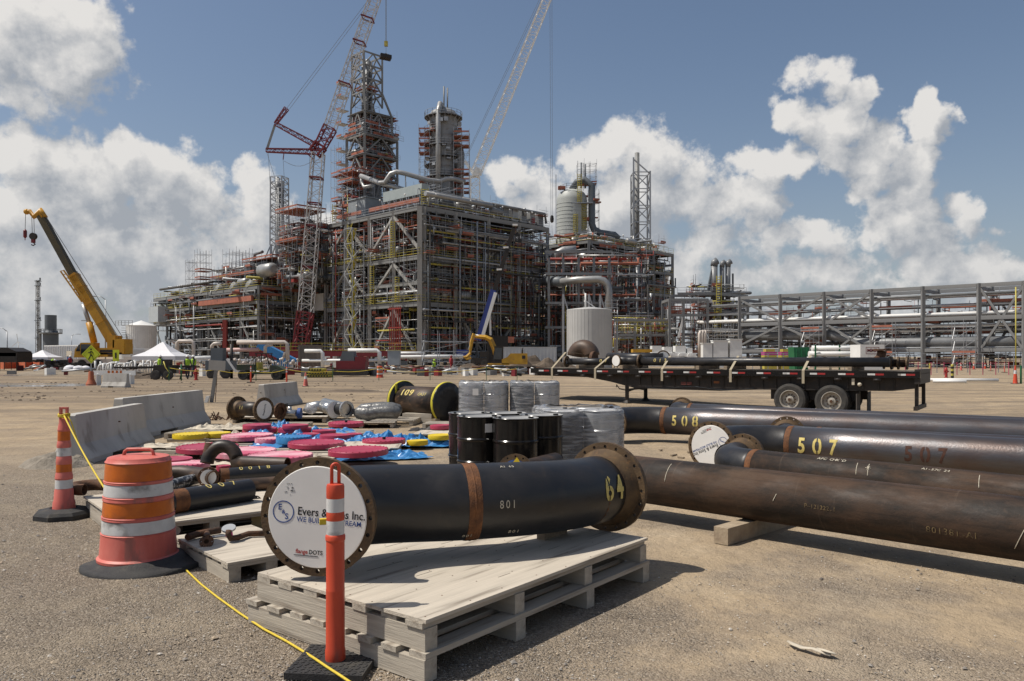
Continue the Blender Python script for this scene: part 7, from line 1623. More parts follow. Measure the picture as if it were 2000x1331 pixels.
# brown foreground pipe
a, b = V((1.344, 8.2, .385)), V((3.76, 5.85, .385)); d = (b - a).normalized(); a0, b0 = a - d * .30, a + d * 7.4
t = pipe_thing('nearest thick brown unpainted pipe running out of the frame on the right', loc=(a0.x, a0.y, 0), grp=GRP)
q = MB(); q.path([a0.lerp(b0, k / 12) for k in range(13)], .235, 56); q.build('tube', old_pipe, t, axis=d)
q = MB(); nd = V((-abs(d.y), -abs(d.x), 0)).normalized()
text_wrap(q, 'P~121222.1', .05, a + d * 1.95, d, nd + Z3 * .0, .235, track=.75); text_wrap(q, '801381-A1', .07, a + d * 2.95, d, nd - Z3 * .25, .235, track=.8); q.build('chalk_writing', pm('ochre_chalk', (.20, .14, .065), (.05, .035, .02), 30, .9), t, 'stuff')
q = MB()
for s, L_, an in ((.42, .16, 1.3), (1.55, .05, .3), (3.4, .16, -.1), (3.75, .20, .05), (3.9, .12, .1)):
    c_ = a + d * s; r0 = (nd * math.cos(an * .5) + Z3 * math.sin(an * .5)); bb = r0.cross(d)
    q.path([c_ + (r0 * math.cos(u) + bb * math.sin(u)) * .237 + d * (.10 * (u if an < 1 else 0)) for u in [(-.5 + k / 8) * L_ / .235 * 1.3 for k in range(9)]], .0035, 4)
q.build('chalk_marks', chalk, t, 'stuff')
ring_m = pm('scuff', (.16, .12, .09), (.10, .07, .05), 30, .7)
# pipe B, thinner, with an elbow and a flange turned away
d = V((-.67, .74, 0)).normalized(); W0 = V((2.85, 9.3, .36)); r = .203
t = pipe_thing('dark pipe with a rust ringed elbow, second from the front at right', loc=(W0.x, W0.y, 0), grp=GRP)
q = MB(); q.path([W0 - d * (7.5 * k / 10) for k in range(11)], r, 48); q.build('tube', old_pipe, t, axis=d)
pts = arc(W0, math.atan2(d.x, d.y), PI / 2, .61, 14); q = MB(); q.path(pts, r, 48, rs=None); q.build('elbow', steel_pipe, t)
ring(t, W0, d, r)
ax = (pts[-1] - pts[-2]).normalized(); flanged(t, pts[-1] + ax * .14, ax, .30, .20, .27, 16)
nd = V((-.74, -.67, 0)); q = MB()
for s in (1.25, 1.37, 2.4): c_ = W0 - d * s; q.path([c_ + (nd * math.cos(u) + Z3 * math.sin(u)) * (r + .002) + d * .03 * (u - .8) for u in [.35 + .09 * k for k in range(9)]], .004, 4)
c_ = W0 - d * 1.37
for k in range(3): u = .78; e = V((math.cos(k * PI / 3), math.sin(k * PI / 3), 0)); p = c_ + (nd * math.cos(u) + Z3 * math.sin(u)) * (r + .004); e3 = d * e.x + Z3 * e.y * .7 - nd * e.y * .7 * -1 * -.6; q.path([p - e3 * .03, p + e3 * .03], .003, 4)
text_wrap(q, 'AFC CHK\'D', .06, W0 - d * .95, -d, nd + Z3 * 2.2, r, track=.8); text_wrap(q, 'A1-57C 24', .05, W0 - d * 2.0, -d, nd + Z3 * 2.2, r, track=.8); q.build('chalk_marks', chalk, t, 'stuff')
# pipe C, numbered 507
d = V((-.795, .606, 0)).normalized(); W0 = V((3.98, 11.32, .40)); r = .262
t = pipe_thing('black pipe stencilled 507 with a white covered flange, third from the front at right', loc=(W0.x, W0.y, 0), grp=GRP)
q = MB(); q.path([W0 - d * (9 * k / 10) for k in range(11)], r, 56); q.build('tube', mill_pipe, t, axis=d)
pts = arc(W0, math.atan2(d.x, d.y), -PI / 2, .80, 16); q = MB(); q.path(pts, r, 48); q.build('elbow', steel_pipe, t)
ring(t, W0, d, r, .038)
ax = (pts[-1] - pts[-2]).normalized(); f_, dsc, Md = flanged(t, pts[-1] + ax * .14, ax, .352, .25, .318, 20, cover=.297)
nd = V((-.606, -.795, 0))
q = MB(); text_wrap(q, '507', .29, W0 - d * .42, -d, nd + Z3 * .06, r, gap=.018, track=1.0, sx=.72); q.build('stencil_number', stencil, t, 'stuff')
q = MB(); text_wrap(q, '507', .27, W0 - d * 1.75, -d, nd + Z3 * .0, r, track=1.0, gap=.018, sx=.75); q.build('rust_number', pm('rust_paint', (.075, .028, .016), (.045, .02, .013), 30, .8), t)
def cover_print(t, Md, rot, full=True):
    Mr = Md @ Matrix.Rotation(rot, 4, 'Z')
    q = MB(); text_flat(q, 'Evers & Sons Inc.', .068, Mr @ Matrix.Translation((-.108, .012, 0)), align='LEFT', sx=.88, bold=.015); q.build('print_black', ink_black, t)
    q = MB(); text_flat(q, 'WE BUILD MIDSTREAM', .042, Mr @ Matrix.Translation((-.110, -.036, 0)), align='LEFT', sx=.92, bold=.010); 
    q.lathe([(.066, .0006), (.066, .0016), (.060, .0016), (.060, .0006)], n=36, M=Mr @ Matrix.Translation((-.195, .002, 0)))
    for s_, dx, dy, sz in (('E', -.217, .027, .048), ('&', -.194, .001, .034), ('S', -.173, -.026, .048)): text_flat(q, s_, sz, Mr @ Matrix.Translation((dx, dy, 0)))
    q.build('print_blue', ink_blue, t)
    q = MB(); text_flat(q, 'flange', .036, Mr @ Matrix.Translation((-.105, -.225, 0)), align='LEFT', sx=.9); q.build('print_red', ink_red, t)
    q = MB(); text_flat(q, 'DOTS', .036, Mr @ Matrix.Translation((-.024, -.225, 0)), align='LEFT', sx=.9); q.obox(Mr @ V((-.04, -.247, .001)), (Mr.to_3x3() @ V((.075, 0, 0))), (Mr.to_3x3() @ V((0, .0015, 0))), (Mr.to_3x3() @ V((0, 0, .0008)))); q.build('print_small', ink_black, t)
cover_print(dsc, Md, math.radians(205))
# pipe E
d = V((-.867, .498, 0)).normalized(); W0 = V((4.74, 12.28, .36)); r = .203
t = pipe_thing('dark pipe between the 507 and 508 pipes with its flange turned away', loc=(W0.x, W0.y, 0), grp=GRP)
q = MB(); q.path([W0 - d * k for k in range(11)], r, 40); q.build('tube', mill_pipe, t, axis=d); pts = arc(W0, math.atan2(d.x, d.y), PI / 2, .61, 12); q = MB(); q.path(pts, r, 40); q.build('elbow', steel_pipe, t); ring(t, W0, d, r); ax = (pts[-1] - pts[-2]).normalized(); flanged(t, pts[-1] + ax * .14, ax, .30, .20, .27, 16)
# pipe D, numbered 508
A, B = V((3.01, 15.6, .40)), V((8.14, 12.66, .40)); d = (A - B).normalized(); r = .262
t = pipe_thing('black pipe stencilled 508 with a white covered flange, farther back at right', loc=(A.x, A.y, 0), grp=GRP)
q = MB(); q.path([A - d * (11 * k / 11) for k in range(12)], r, 48); q.build('tube', mill_pipe, t, axis=d); pts = arc(A, math.atan2(d.x, d.y), -PI * .47, .80, 14); q = MB(); q.path(pts, r, 44); q.build('elbow', steel_pipe, t); ring(t, A, d, r, .04)
ax = (pts[-1] - pts[-2]).normalized(); flanged(t, pts[-1] + ax * .14, ax, .352, .25, .318, 20, cover=.297)
nd = V((d.y, -d.x, 0)); nd = nd if nd.y < 0 else -nd; q = MB(); text_wrap(q, '508', .27, A - d * .46, -d, nd + Z3 * .06, r, gap=.018, track=1.05, sx=.72); q.build('stencil_number', stencil, t, 'stuff')
# pipe F
d = V((-.77, .64, 0)).normalized(); W0 = V((4.17, 18.5, .36)); r = .203
t = pipe_thing('farthest dark pipe behind the 508 pipe with its flange rising above it', loc=(W0.x, W0.y, 0), grp=GRP)
q = MB(); q.path([W0 - d * k for k in range(9)], r, 32); q.build('tube', mill_pipe, t, axis=d); pts = arc(W0, math.atan2(d.x, d.y), PI / 2, .61, 12); q = MB(); q.path(pts, r, 32); q.build('elbow', steel_pipe, t); ring(t, W0, d, r); ax = (pts[-1] - pts[-2]).normalized(); flanged(t, pts[-1] + ax * .14, ax, .30, .20, .27, 16)
# dunnage
for c, dr, lab, L_ in (((2.27, 7.42, 0), (.72, .69, 0), 'timber block under the nearest brown pipe', 1.2), ((5.6, 4.2, 0), (.72, .69, 0), 'timber block under the out of frame end of the brown pipe', 1.2), ((3.55, 15.1, 0), (.5, .86, 0), 'pale timber block under the 508 pipe', .9), ((7.0, 13.3, 0), (.5, .86, 0), 'timber block under the far length of the 508 pipe', .9), ((4.8, 10.7, 0), (.6, .8, 0), 'timber block under the 507 pipe', .9), ((7.3, 8.9, 0), (.6, .8, 0), 'timber block under the right length of the 507 pipe', .9), ((3.7, 8.4, 0), (.72, .69, 0), 'timber block hidden under the thinner dark pipe', .9), ((6.2, 11.5, 0), (.6, .8, 0), 'timber block under the pipe between 507 and 508', .9), ((5.2, 17.7, 0), (.6, .8, 0), 'timber block under the farthest dark pipe', .9)):
    timber(c, dr, L_, .14, .148, lab, 'timber block', 'timber blocks under the long pipes', pm('timber_pale', (.36, .29, .20), (.26, .20, .14), 8, .85, 0, .3, 30), 'timber_block')

# ------------------------------------------------------------------ pallets and the big spool
def pallet(name, label, A_, u, v, lu, lv, z0, beams=5, cat='pallet', bh=.115, bt=.03, bw=.09, boards=None, skew=0, grp='wooden pallets in the yard'):
    """beams run along u, boards along v lie across them; A_ is the near corner at ground level"""
    t = thing(name, label, cat, A_ + Z3 * z0, group=grp)
    for k in range(beams):
        c = A_ + v * (bw / 2 + (lv - bw) * k / (beams - 1)) + u * lu / 2 + Z3 * (z0 + bh / 2)
        q = MB(); q.obox(c, u * lu / 2, v * bw / 2, Z3 * bh / 2); q.build('beam', wood, t, axis=u)
    nb = boards or max(4, round(lu / .2))
    for k in range(nb):
        w_ = .12 * (.9 + .2 * rf.random()); c = A_ + u * (w_ / 2 + (lu - w_) * k / (nb - 1) + rf.uniform(-.01, .01)) + v * (lv / 2 + rf.uniform(-.012, .012)) + Z3 * (z0 + bh + bt / 2 + .001)
        q = MB(); q.obox(c, u * w_ / 2, v * lv / 2, Z3 * bt / 2); q.build('deck_board', wood, t, axis=v)
    return t
def sheet(label, A_, u, v, lu, lv, z, th=.019, m=ply, grp='plywood sheets on the pallets'):
    q = MB(); q.obox(A_ + u * lu / 2 + v * lv / 2 + Z3 * (z + th / 2), u * lu / 2, v * lv / 2, Z3 * th / 2); return one(q, 'plywood_sheet', m, label, 'plywood', A_ + Z3 * z, grp, v)
PA = V((-.432, 4.026, 0)); pu = V((-.788, .615, 0)).normalized(); pv = V((.615, .788, 0)).normalized()
pallet('wooden_pallet', 'lower of the two stacked pallets under the big 64 spool', PA + pu * .0 - pv * .015, pu, pv, 1.52, 2.36, 0, 4)
pallet('wooden_pallet', 'upper of the two stacked pallets under the big 64 spool', PA + pu * .02 + pv * .01, pu, pv, 1.44, 2.33, .147, 4, boards=7)
sheet('near half of the plywood top under the big 64 spool', PA + pu * .01 + pv * .005, pu, pv, .715, 2.34, .2945)
sheet('far half of the plywood top under the big 64 spool', PA + pu * .729 + pv * .012, pu, pv, .73, 2.33, .2945)
for nm_, u0, lab in (('plywood_sheet', 0, 0),):                # nail heads and splits in the plywood
    sh = [o for o in bpy.data.objects if o.get('label', '').endswith('plywood top under the big 64 spool')]
    for k_, o in enumerate(sh):
        q = MB(); n_ = MB(); z_ = .3139
        for i in range(4):
            for j in range(8):
                p = PA + pu * (.729 * k_ + .05 + .2 * i + rf.uniform(-.02, .02)) + pv * (.06 + .315 * j + rf.uniform(-.03, .03)) + Z3 * z_; n_.lathe([(.0055, 0), (.004, .0012), (.0005, .0012)], p, 6)
        for i in range(5):
            p = PA + pu * (.729 * k_ + rf.uniform(.05, .66)) + pv * rf.uniform(.1, 1.9) + Z3 * (z_ + .0004); L_ = rf.uniform(.08, .35); q.obox(p + pv * L_ / 2, pv * L_ / 2, pu * .0016, Z3 * .0004)
        for m_, nn, mat_ in ((n_, 'nail_heads', rust), (q, 'splits', pm('wood_split', (.10, .08, .06), (.07, .055, .04), 9, .9))):
            w_ = m_.build(nn, mat_, None, 'stuff'); w_.parent = o; w_.matrix_parent_inverse = o.matrix_basis.inverted()
wz = .33
# the big spool
c1_ = V((-1.153, 4.72, .70)); c3_ = V((.757, 6.30, .625)); cm = V((-.30, 5.40, .668))
def herm(p0, t0, p1, t1, n):
    out = []
    for i in range(n + 1):
        s = i / n; h = (2 * s ** 3 - 3 * s ** 2 + 1, s ** 3 - 2 * s ** 2 + s, -2 * s ** 3 + 3 * s ** 2, s ** 3 - s ** 2)
        out.append(p0 * h[0] + t0 * h[1] + p1 * h[2] + t1 * h[3])
    return out
a1, am, a3 = az(7), az(74), az(37)
s1_ = c1_ + a1 * .17; s3_ = c3_ - a3 * .17
half1 = herm(s1_, a1 * 1.0, cm, am * 1.0, 22); half2 = herm(cm, am * 1.25, s3_, a3 * 1.25, 26)
t = thing('pipe_spool', 'big black bent pipe spool marked 64 with a white Evers and Sons cover', 'pipe spool', (c1_.x, c1_.y, .0))
r = .255
q = MB(); q.path(half1, r, 64); q.build('elbow', steel_pipe, t)
q = MB(); q.path(half2, r, 64); q.build('tube', steel_pipe, t)
q = MB(); q.lathe([(r + .002, -.045), (r + .0045, -.03), (r + .004, -.006), (r + .007, -.003), (r + .007, .003), (r + .004, .006), (r + .0045, .03), (r + .002, .045)], n=64, M=frame(cm, am)); q.build('weld_band', weld, t)
f_, dsc, Md = flanged(t, c1_, -a1, .353, .25, .322, 20, th=.042, hr=.0135, cover=.302)
f_, _, _ = flanged(t, c3_, a3, .350, .25, .318, 20, th=.042, hr=.0135)
tilt = math.radians(-3.5); cover_print(dsc, Md @ Matrix.Translation((-.012, .015, 0)), tilt)
q = MB(); 
for k in range(16): x_, y_ = rf.uniform(-.2, -.135), rf.uniform(.13, .2); q.obox(Md @ V((x_, y_, .001)), Md.to_3x3() @ V((rf.uniform(.002, .007), .001, 0)), Md.to_3x3() @ V((0, rf.uniform(.0006, .0018), 0)), Md.to_3x3() @ V((0, 0, .0006)))
q.build('scratches', ink_black, dsc)
i6 = 20; c_ = half2[i6]; dd_ = (half2[i6 + 1] - half2[i6 - 1]).normalized(); out = V((dd_.y, -dd_.x, 0)); out = out if out.y < 0 else -out
q = MB(); text_wrap(q, '64', .24, c_ + dd_ * .15, dd_, out + Z3 * .18 + V((-.05, 0, 0)), r, gap=.014, track=.80, sx=.72); q.build('stencil_number', stencil, t, 'stuff')
i6 = 2; c_ = half2[i6]; dd_ = (half2[i6 + 1] - half2[i6 - 1]).normalized(); out = V((dd_.y, -dd_.x, 0)); out = out if out.y < 0 else -out
q = MB(); text_wrap(q, '801', .075, c_ + dd_ * .10, dd_, out + Z3 * .05, r, track=.8, sx=.8); text_wrap(q, '801', .045, c_ + dd_ * .17, dd_, out - Z3 * 1.0, r, track=.9); text_wrap(q, '801', .04, c_ - dd_ * .15, dd_, out - Z3 * 1.15, r, track=.9); text_wrap(q, 'A1 65', .035, c_ + dd_ * .15, dd_, out + Z3 * 2.6, r, track=.8); q.build('chalk_marks', chalk, t, 'stuff')
timber(V((.30, 5.93, .314)), a3, .30, .07, .05, 'small dark wedge under the far end of the big spool', 'wedge', None, wood_dk, 'wood_wedge')
# flanged elbow behind, with its yellow cap just showing
t = thing('pipe_spool', 'small upright flange with a yellow cap peeping over the big spool', 'pipe spool', (.03, 8.9, 0)); c_ = V((.035, 8.9, .36)); q = MB(); q.tube(c_, c_ + V((.5, .9, 0)), .11, 20); q.build('tube', steel_brown, t)
flanged(t, c_, V((-.1, -1, .1)), .205, .1, .175, 12, .04, .011)
q = MB(); q.lathe([(.14, .0), (.14, .006), (.001, .02)], n=20, M=frame(c_ + V((0, -.005, 0)), V((-.1, -1, .1)))); q.prism([(-.10, -.02), (.02, .14), (.10, .02)], frame(c_ + V((0, -.03, .03)), V((-.1, -1, .1))), .02, 1); q.build('cap', [ink_blue, yellowm], t)
timber(V((.06, 8.95, 0)), (1, 0, 0), .5, .3, .15, 'timber under the small yellow capped flange', 'timber block', None, wood_dk, 'timber_block')

# ------------------------------------------------------------------ drums
dz_m = pm('galv_drum', (.50, .51, .52), (.42, .43, .44), 3, .35, .55)
def steel_drum(c, label, m, grp, lid=lid_m):
    c = V(c); t = thing('steel_drum', label, 'drum', c, group=grp); r, h = .292, .88
    q = MB(); q.lathe([(r - .012, 0), (r, .01), (r, .02), (r - .008, .035), (r - .008, .275), (r + .004, .29), (r + .004, .305), (r - .008, .32), (r - .008, .565), (r + .004, .58), (r + .004, .595), (r - .008, .61), (r - .008, h - .02), (r, h - .015), (r + .003, h - .004), (r, h)], c, 40); q.build('barrel', m, t)
    q = MB(); q.lathe([(r, h), (r - .012, h), (r - .016, h - .014), (.001, h - .012)], c, 40)
    for k, rr_ in ((.2, .035), (3.3, .02)): p = c + V((math.cos(k) * .2, math.sin(k) * .2, h - .012)); q.lathe([(rr_, 0), (rr_, .018), (.001, .02)], p, 12, 1)
    q.build('lid', [lid, m], t)
    return t
for px, Y, lab in ((936, 10.4, 'left black drum of the front row'), (1007, 10.1, 'frontmost black drum in the middle of the group'), (1057, 10.62, 'right black drum of the front row'), (917, 11.0, 'black drum half hidden at the left behind the front row'), (987, 10.98, 'black drum in the back row of the black group')):
    x = (px - 1000) / F * Y; t = steel_drum((x, Y, 0), lab, blk_paint, 'black oil drums')
    if px == 936: q = MB(); an = -1.1; p = WL[t.name] + V((math.cos(an) * .288, math.sin(an) * .288, .74)); q.box(p, (.004, .10, .11), an); q.build('paper_label', cover_white, t)
film = bpy.data.materials.new('stretch_film'); film.use_nodes = True
def film_mat():
    N = film.node_tree.nodes; L = film.node_tree.links; N.clear()
    o = N.new('ShaderNodeOutputMaterial'); tr_ = N.new('ShaderNodeBsdfTransparent'); gl = N.new('ShaderNodeBsdfGlossy'); di = N.new('ShaderNodeBsdfTranslucent'); df = N.new('ShaderNodeBsdfDiffuse')
    gl.inputs['Roughness'].default_value = .18; gl.inputs['Color'].default_value = (.9, .9, .92, 1); df.inputs['Color'].default_value = (.9, .9, .91, 1); di.inputs['Color'].default_value = (.8, .81, .83, 1)
    tc = N.new('ShaderNodeTexCoord'); mp = N.new('ShaderNodeMapping'); mp.inputs['Scale'].default_value = (1.5, 1.5, 14); mp.inputs['Rotation'].default_value = (.25, .1, 0); L.new(tc.outputs['Object'], mp.inputs[0])
    n = N.new('ShaderNodeTexNoise'); n.inputs['Scale'].default_value = 2.2; n.inputs['Detail'].default_value = 6; n.inputs['Distortion'].default_value = .6; L.new(mp.outputs[0], n.inputs['Vector'])
    r = N.new('ShaderNodeMapRange'); r.inputs[1].default_value = .38; r.inputs[2].default_value = .70; r.inputs[3].default_value = .10; r.inputs[4].default_value = .52; L.new(n.outputs['Fac'], r.inputs[0])
    m1_ = N.new('ShaderNodeMixShader'); m1_.inputs[0].default_value = .35; L.new(df.outputs[0], m1_.inputs[1]); L.new(di.outputs[0], m1_.inputs[2])
    m2_ = N.new('ShaderNodeMixShader'); L.new(r.outputs[0], m2_.inputs[0]); L.new(tr_.outputs[0], m2_.inputs[1]); L.new(m1_.outputs[0], m2_.inputs[2])
    fr = N.new('ShaderNodeFresnel'); fr.inputs['IOR'].default_value = 1.35
    m3_ = N.new('ShaderNodeMixShader'); L.new(fr.outputs[0], m3_.inputs[0]); L.new(m2_.outputs[0], m3_.inputs[1]); L.new(gl.outputs[0], m3_.inputs[2])
    bn = N.new('ShaderNodeBump'); bn.inputs['Strength'].default_value = .22; bn.inputs['Distance'].default_value = .03; L.new(n.outputs['Fac'], bn.inputs['Height'])
    for s_ in (gl, df): L.new(bn.outputs[0], s_.inputs['Normal'])
    L.new(m3_.outputs[0], o.inputs['Surface'])
film_mat()
def wrap(cs, z0, z1, label, r=.305, seed=0):
    """stretch film: the hull of the drum group, wrinkled, gathered over the top edge"""
    pts = []
    for c in cs: pts += [(c.x + r * math.cos(2 * PI * k / 24), c.y + r * math.sin(2 * PI * k / 24)) for k in range(24)]
    pts = sorted(set(pts)); hull = []
    for seq in (pts, pts[::-1]):
        part = []
        for p in seq:
            while len(part) > 1 and (part[-1][0] - part[-2][0]) * (p[1] - part[-2][1]) - (part[-1][1] - part[-2][1]) * (p[0] - part[-2][0]) <= 0: part.pop()
            part.append(p)
        hull += part[:-1]
    ctr = V((sum(p[0] for p in hull) / len(hull), sum(p[1] for p in hull) / len(hull), 0)); n = len(hull); q = MB(); vs = []
    dense = []
    for i in range(n):
        a, b = V((*hull[i], 0)), V((*hull[(i + 1) % n], 0)); m_ = max(1, int((b - a).length / .06))
        dense += [a.lerp(b, k / m_) for k in range(m_)]
    n = len(dense); K = 14
    for j in range(K + 1):
        f = j / K; z = z0 + (z1 - z0) * min(f / .9, 1)
        for i, p in enumerate(dense):
            w_ = noise.noise(V((p.x * 6, p.y * 6, z * 4 + seed))) * .012
            inn = 0 if f <= .9 else (f - .9) / .1 * .13
            d_ = (p - ctr).normalized(); vs.append(p + d_ * (w_ - inn) + Z3 * (z + (.035 * noise.noise(V((p.x * 9, p.y * 9, seed))) + .012 if f > .85 else 0)))
    q.add(vs, [(j * n + i, j * n + (i + 1) % n, (j + 1) * n + (i + 1) % n, (j + 1) * n + i) for j in range(K) for i in range(n)], 0, True)
    return one(q, 'stretch_film', film, label, 'plastic wrap', ctr + Z3 * z0)
cW = V(((1127 - 1000) / F * 11.75, 11.75, 0)); ua, va = V((.97, .22, 0)), V((-.22, .97, 0)); cs = []
for k, (i, j) in enumerate(((-1, -1), (1, -1), (-1, 1), (1, 1))):
    c = cW + ua * .30 * i + va * .30 * j; cs.append(c); steel_drum(c, ('front left', 'front right', 'back left', 'back right')[k] + ' drum inside the nearer film wrapped bundle', dz_m if k % 2 else pm('drum_charcoal', (.09, .095, .10), (.07, .07, .075), 3, .35), 'drums in the nearer film wrapped bundle')
wrap(cs, .03, .90, 'clear film wrapped round the nearer bundle of drums beside the black ones', seed=2)
cW = V(((996 - 1000) / F * 19.6, 19.6, 0)); cs = []
pallet('wooden_pallet', 'hidden pallet under the left half of the far wrapped drums', cW + V((-1.25, -.6, 0)), V((0, 1, 0)), V((1, 0, 0)), 1.2, 1.2, 0, 3)
pallet('wooden_pallet', 'hidden pallet under the right half of the far wrapped drums', cW + V((.03, -.55, 0)), V((0, 1, 0)), V((1, 0, 0)), 1.2, 1.2, 0, 3)
for k in range(8):
    i, j = k % 4, k // 4; c = cW + V((-.94 + .6 * i + (.04 if i > 1 else 0), -.30 + .6 * j, .147)); cs.append(c)
    steel_drum(c, ('front' if j == 0 else 'back') + ' row drum number ' + ('one', 'two', 'three', 'four')[i] + ' from the left in the far wrapped bundle', (dz_m, dz_m, pm('drum_blue_grey', (.10, .125, .15), (.08, .10, .12), 3, .35), dz_m)[i], 'drums in the far film wrapped bundle')
wrap(cs[:2] + cs[4:6], .16, 1.04, 'clear film wrapped round the left half of the far drum bundle', seed=5); wrap(cs[2:4] + cs[6:], .16, 1.04, 'clear film wrapped round the right half of the far drum bundle', seed=8)
q = MB(); q.box(cs[0] + V((.12, -.312, .66)), (.14, .004, .16)); one(q, 'paper_label', cover_white, 'white paper label stuck on the far wrapped drums', 'label', cs[0] + V((.12, -.312, .6)))

# ------------------------------------------------------------------ spool 109 and the flanged spools
ax = V((.75, -.66, 0)).normalized(); Lc = V((-2.86, 21.0, .50)); Rc = Lc + ax * 1.62; r = .38
t = thing('pipe_spool', 'brown spool stencilled 109 with black sheeted ends edged in yellow tape', 'pipe spool', (Lc.x, Lc.y, 0))
q = MB(); q.tube(Lc, Rc, r, 48); q.build('tube', steel_brown, t)
sheetm = pm('black_sheeting', (.014, .014, .015), (.028, .027, .026), 5, .35, 0, .5, 9)
for c, s in ((Lc, -1), (Rc, 1)):
    M_ = frame(c, ax * s); q = MB(); flange_mb(q, M_, .492, .36, .07, 24, .45, .016); f_ = q.build('flange', rust_flange, t)
    q = MB(); n = 40; vs = []
    for rr_, zz_ in ((.36, -.05), (.50, -.03), (.515, .03), (.50, .085), (.30, .095), (.001, .09)):
        for k in range(n): a = 2 * PI * k / n; w_ = 1 + .02 * noise.noise(V((math.cos(a) * 4, math.sin(a) * 4, zz_ * 20 + s))); vs.append(M_ @ V((rr_ * w_ * math.cos(a), rr_ * w_ * math.sin(a), zz_ + (.04 * noise.noise(V((math.cos(a) * 3, math.sin(a) * 3, s * 3))) if rr_ > .4 else 0))))
    q.add(vs, [(j * n + k, j * n + (k + 1) % n, (j + 1) * n + (k + 1) % n, (j + 1) * n + k) for j in range(5) for k in range(n)], 0, True); q.build('sheeting', sheetm, t)
    q = MB(); q.lathe([(.512, -.028), (.524, -.01), (.524, .03), (.512, .05)], n=44, M=M_); q.build('yellow_tape', pm('tape_yellow', (.60, .52, .04), (.48, .41, .03), 8, .5), t)
    if s < 0: 
        q = MB(); q.obox(M_ @ V((.30, 0, -.055)), M_.to_3x3() @ V((.03, 0, 0)), M_.to_3x3() @ V((0, .44, 0)), M_.to_3x3() @ V((0, 0, .006))); q.build('yellow_tape', MATS['tape_yellow'], t)
nd = V((-.66, -.75, 0)); q = MB(); text_wrap(q, '109', .25, Lc + ax * .48, ax, nd + Z3 * .75, r, track=.95, gap=.012); q.build('stencil_number', stencil, t); q = MB(); text_wrap(q, 'OASF', .12, Lc + ax * 1.08, ax, nd + Z3 * .62, r, track=.9); q.build('stencil_letters', stencil, t)
timber(V((-2.35, 20.1, 0)), (.9, -.3, 0), .8, .25, .22, 'heavy timber chock in front of the 109 spool', 'timber block', None, wood, 'timber_block'); timber(V((-1.7, 19.9, 0)), (.5, .86, 0), .9, .12, .12, 'timber sleeper below the right end of the 109 spool', 'timber block', None, wood_dk, 'timber_block')
# spool with a pale round cover, on a plywood pallet
def flat_pallet(px, py, w, dpt, rot, label, z=.13, plyt=True, slab=''):
    c = G(px, py); u = V((math.cos(rot), math.sin(rot), 0)); v = V((-u.y, u.x, 0)); A_ = c - u * w / 2
    pallet('wooden_pallet', label, A_, v, u, dpt, w, 0, 3, bh=z - .025, bt=.022, bw=.08)
    if plyt: sheet(slab, A_ - u * .03 - v * .03, u, v, w + .06, dpt + .06, z + .002, .016)
    return A_, u, v
flat_pallet(545, 826, 2.3, 1.3, .04, 'pallet under the dark flanged spool with the pale round cover', slab='plywood sheet under the dark flanged spool with the pale round cover')
flat_pallet(640, 823, 1.9, 1.2, .06, 'pallet under the shiny steel valves', slab='plywood sheet under the shiny steel valves')
flat_pallet(742, 831, 1.6, 1.1, -.1, 'pallet under the film wrapped bundles left of the 109 spool', plyt=False)
t = thing('pipe_spool', 'short dark spool between two bolted flanges with a pale round cover', 'pipe spool', G(490, 824, .15)); ax = V((.83, -.56, 0)).normalized(); Rc = V(((516 - 1000) / F * 18.3, 18.3, .43)); Lc = Rc - ax * 1.0
q = MB(); q.tube(Lc, Rc, .17, 36); q.build('tube', steel_brown, t); f_, d_, M_ = flanged(t, Rc, ax, .285, .165, .245, 16, .05, .018, cover=.21); flanged(t, Lc, -ax, .285, .165, .245, 16, .05, .018)
q = MB(); text_flat(q, 'flangeDOTS', .055, M_ @ Matrix.Rotation(1.3, 4, 'Z')); q.build('print_black', ink_black, d_)
q = MB(); text_wrap(q, '11', .12, Lc + ax * .38, ax, V((-.56, -.83, .2)), .17); q.build('stencil_number', stencil, t, 'stuff')
t = thing('small_flange', 'small rusty flange standing behind the pale round cover', 'flange', G(548, 818, .15)); c_ = V(((546 - 1000) / F * 19.2, 19.2, .34)); q = MB(); flange_mb(q, frame(c_, V((.85, -.5, 0))), .20, .10, .05, 8, .16, .015); q.build('ring', rust, t); q = MB(); q.tube(c_, c_ + V((-.5, .3, 0)), .10, 16); q.build('tube', rust, t)
shiny = pm('stainless', (.50, .50, .49), (.40, .40, .39), 4, .28, .8, .1, 20)
c_ = V(((566 - 1000) / F * 19.4, 19.4, .27)); t = thing('valve', 'small valve with blue ends beside the rusty flange', 'valve', c_ - Z3 * .1); q = MB(); q.tube(c_ - X1 * .2, c_ + X1 * .2, .09, 14); q.tube(c_, c_ + Z3 * .16, .05, 10); q.build('valve_body', shiny, t)
for sx in (-1, 1): q = MB(); q.lathe([(.13, -.04), (.13, .04), (.001, .045)], n=16, M=frame(c_ + X1 * .24 * sx, X1 * sx)); q.build('end_cap', pm('cap_blue', (.03, .09, .30), (.025, .07, .25), 5), t)
t = thing('steel_spool', 'shiny stainless tee spool with two open pipe ends', 'pipe spool', V((-4.6, 19.2, .15))); b_ = lambda px, py, Y=19.2: P(px, py, Y)
q = MB(); q.path([b_(601, 806), b_(606, 796), b_(618, 794), b_(632, 794)], .13, 18); q.tube(b_(632, 794), b_(650, 801, 18.9), .15, 18); q.tube(b_(634, 790, 19.4), b_(676, 800, 18.7), .15, 18); q.build('tube', shiny, t)
for p, d_ in ((b_(651, 801, 18.8), V((.7, -.7, 0))), (b_(676, 800, 18.7), V((.75, -.66, 0)))): q = MB(); flange_mb(q, frame(p, d_), .20, .14, .045, 12, .175, .012); q.build('flange', shiny, t)
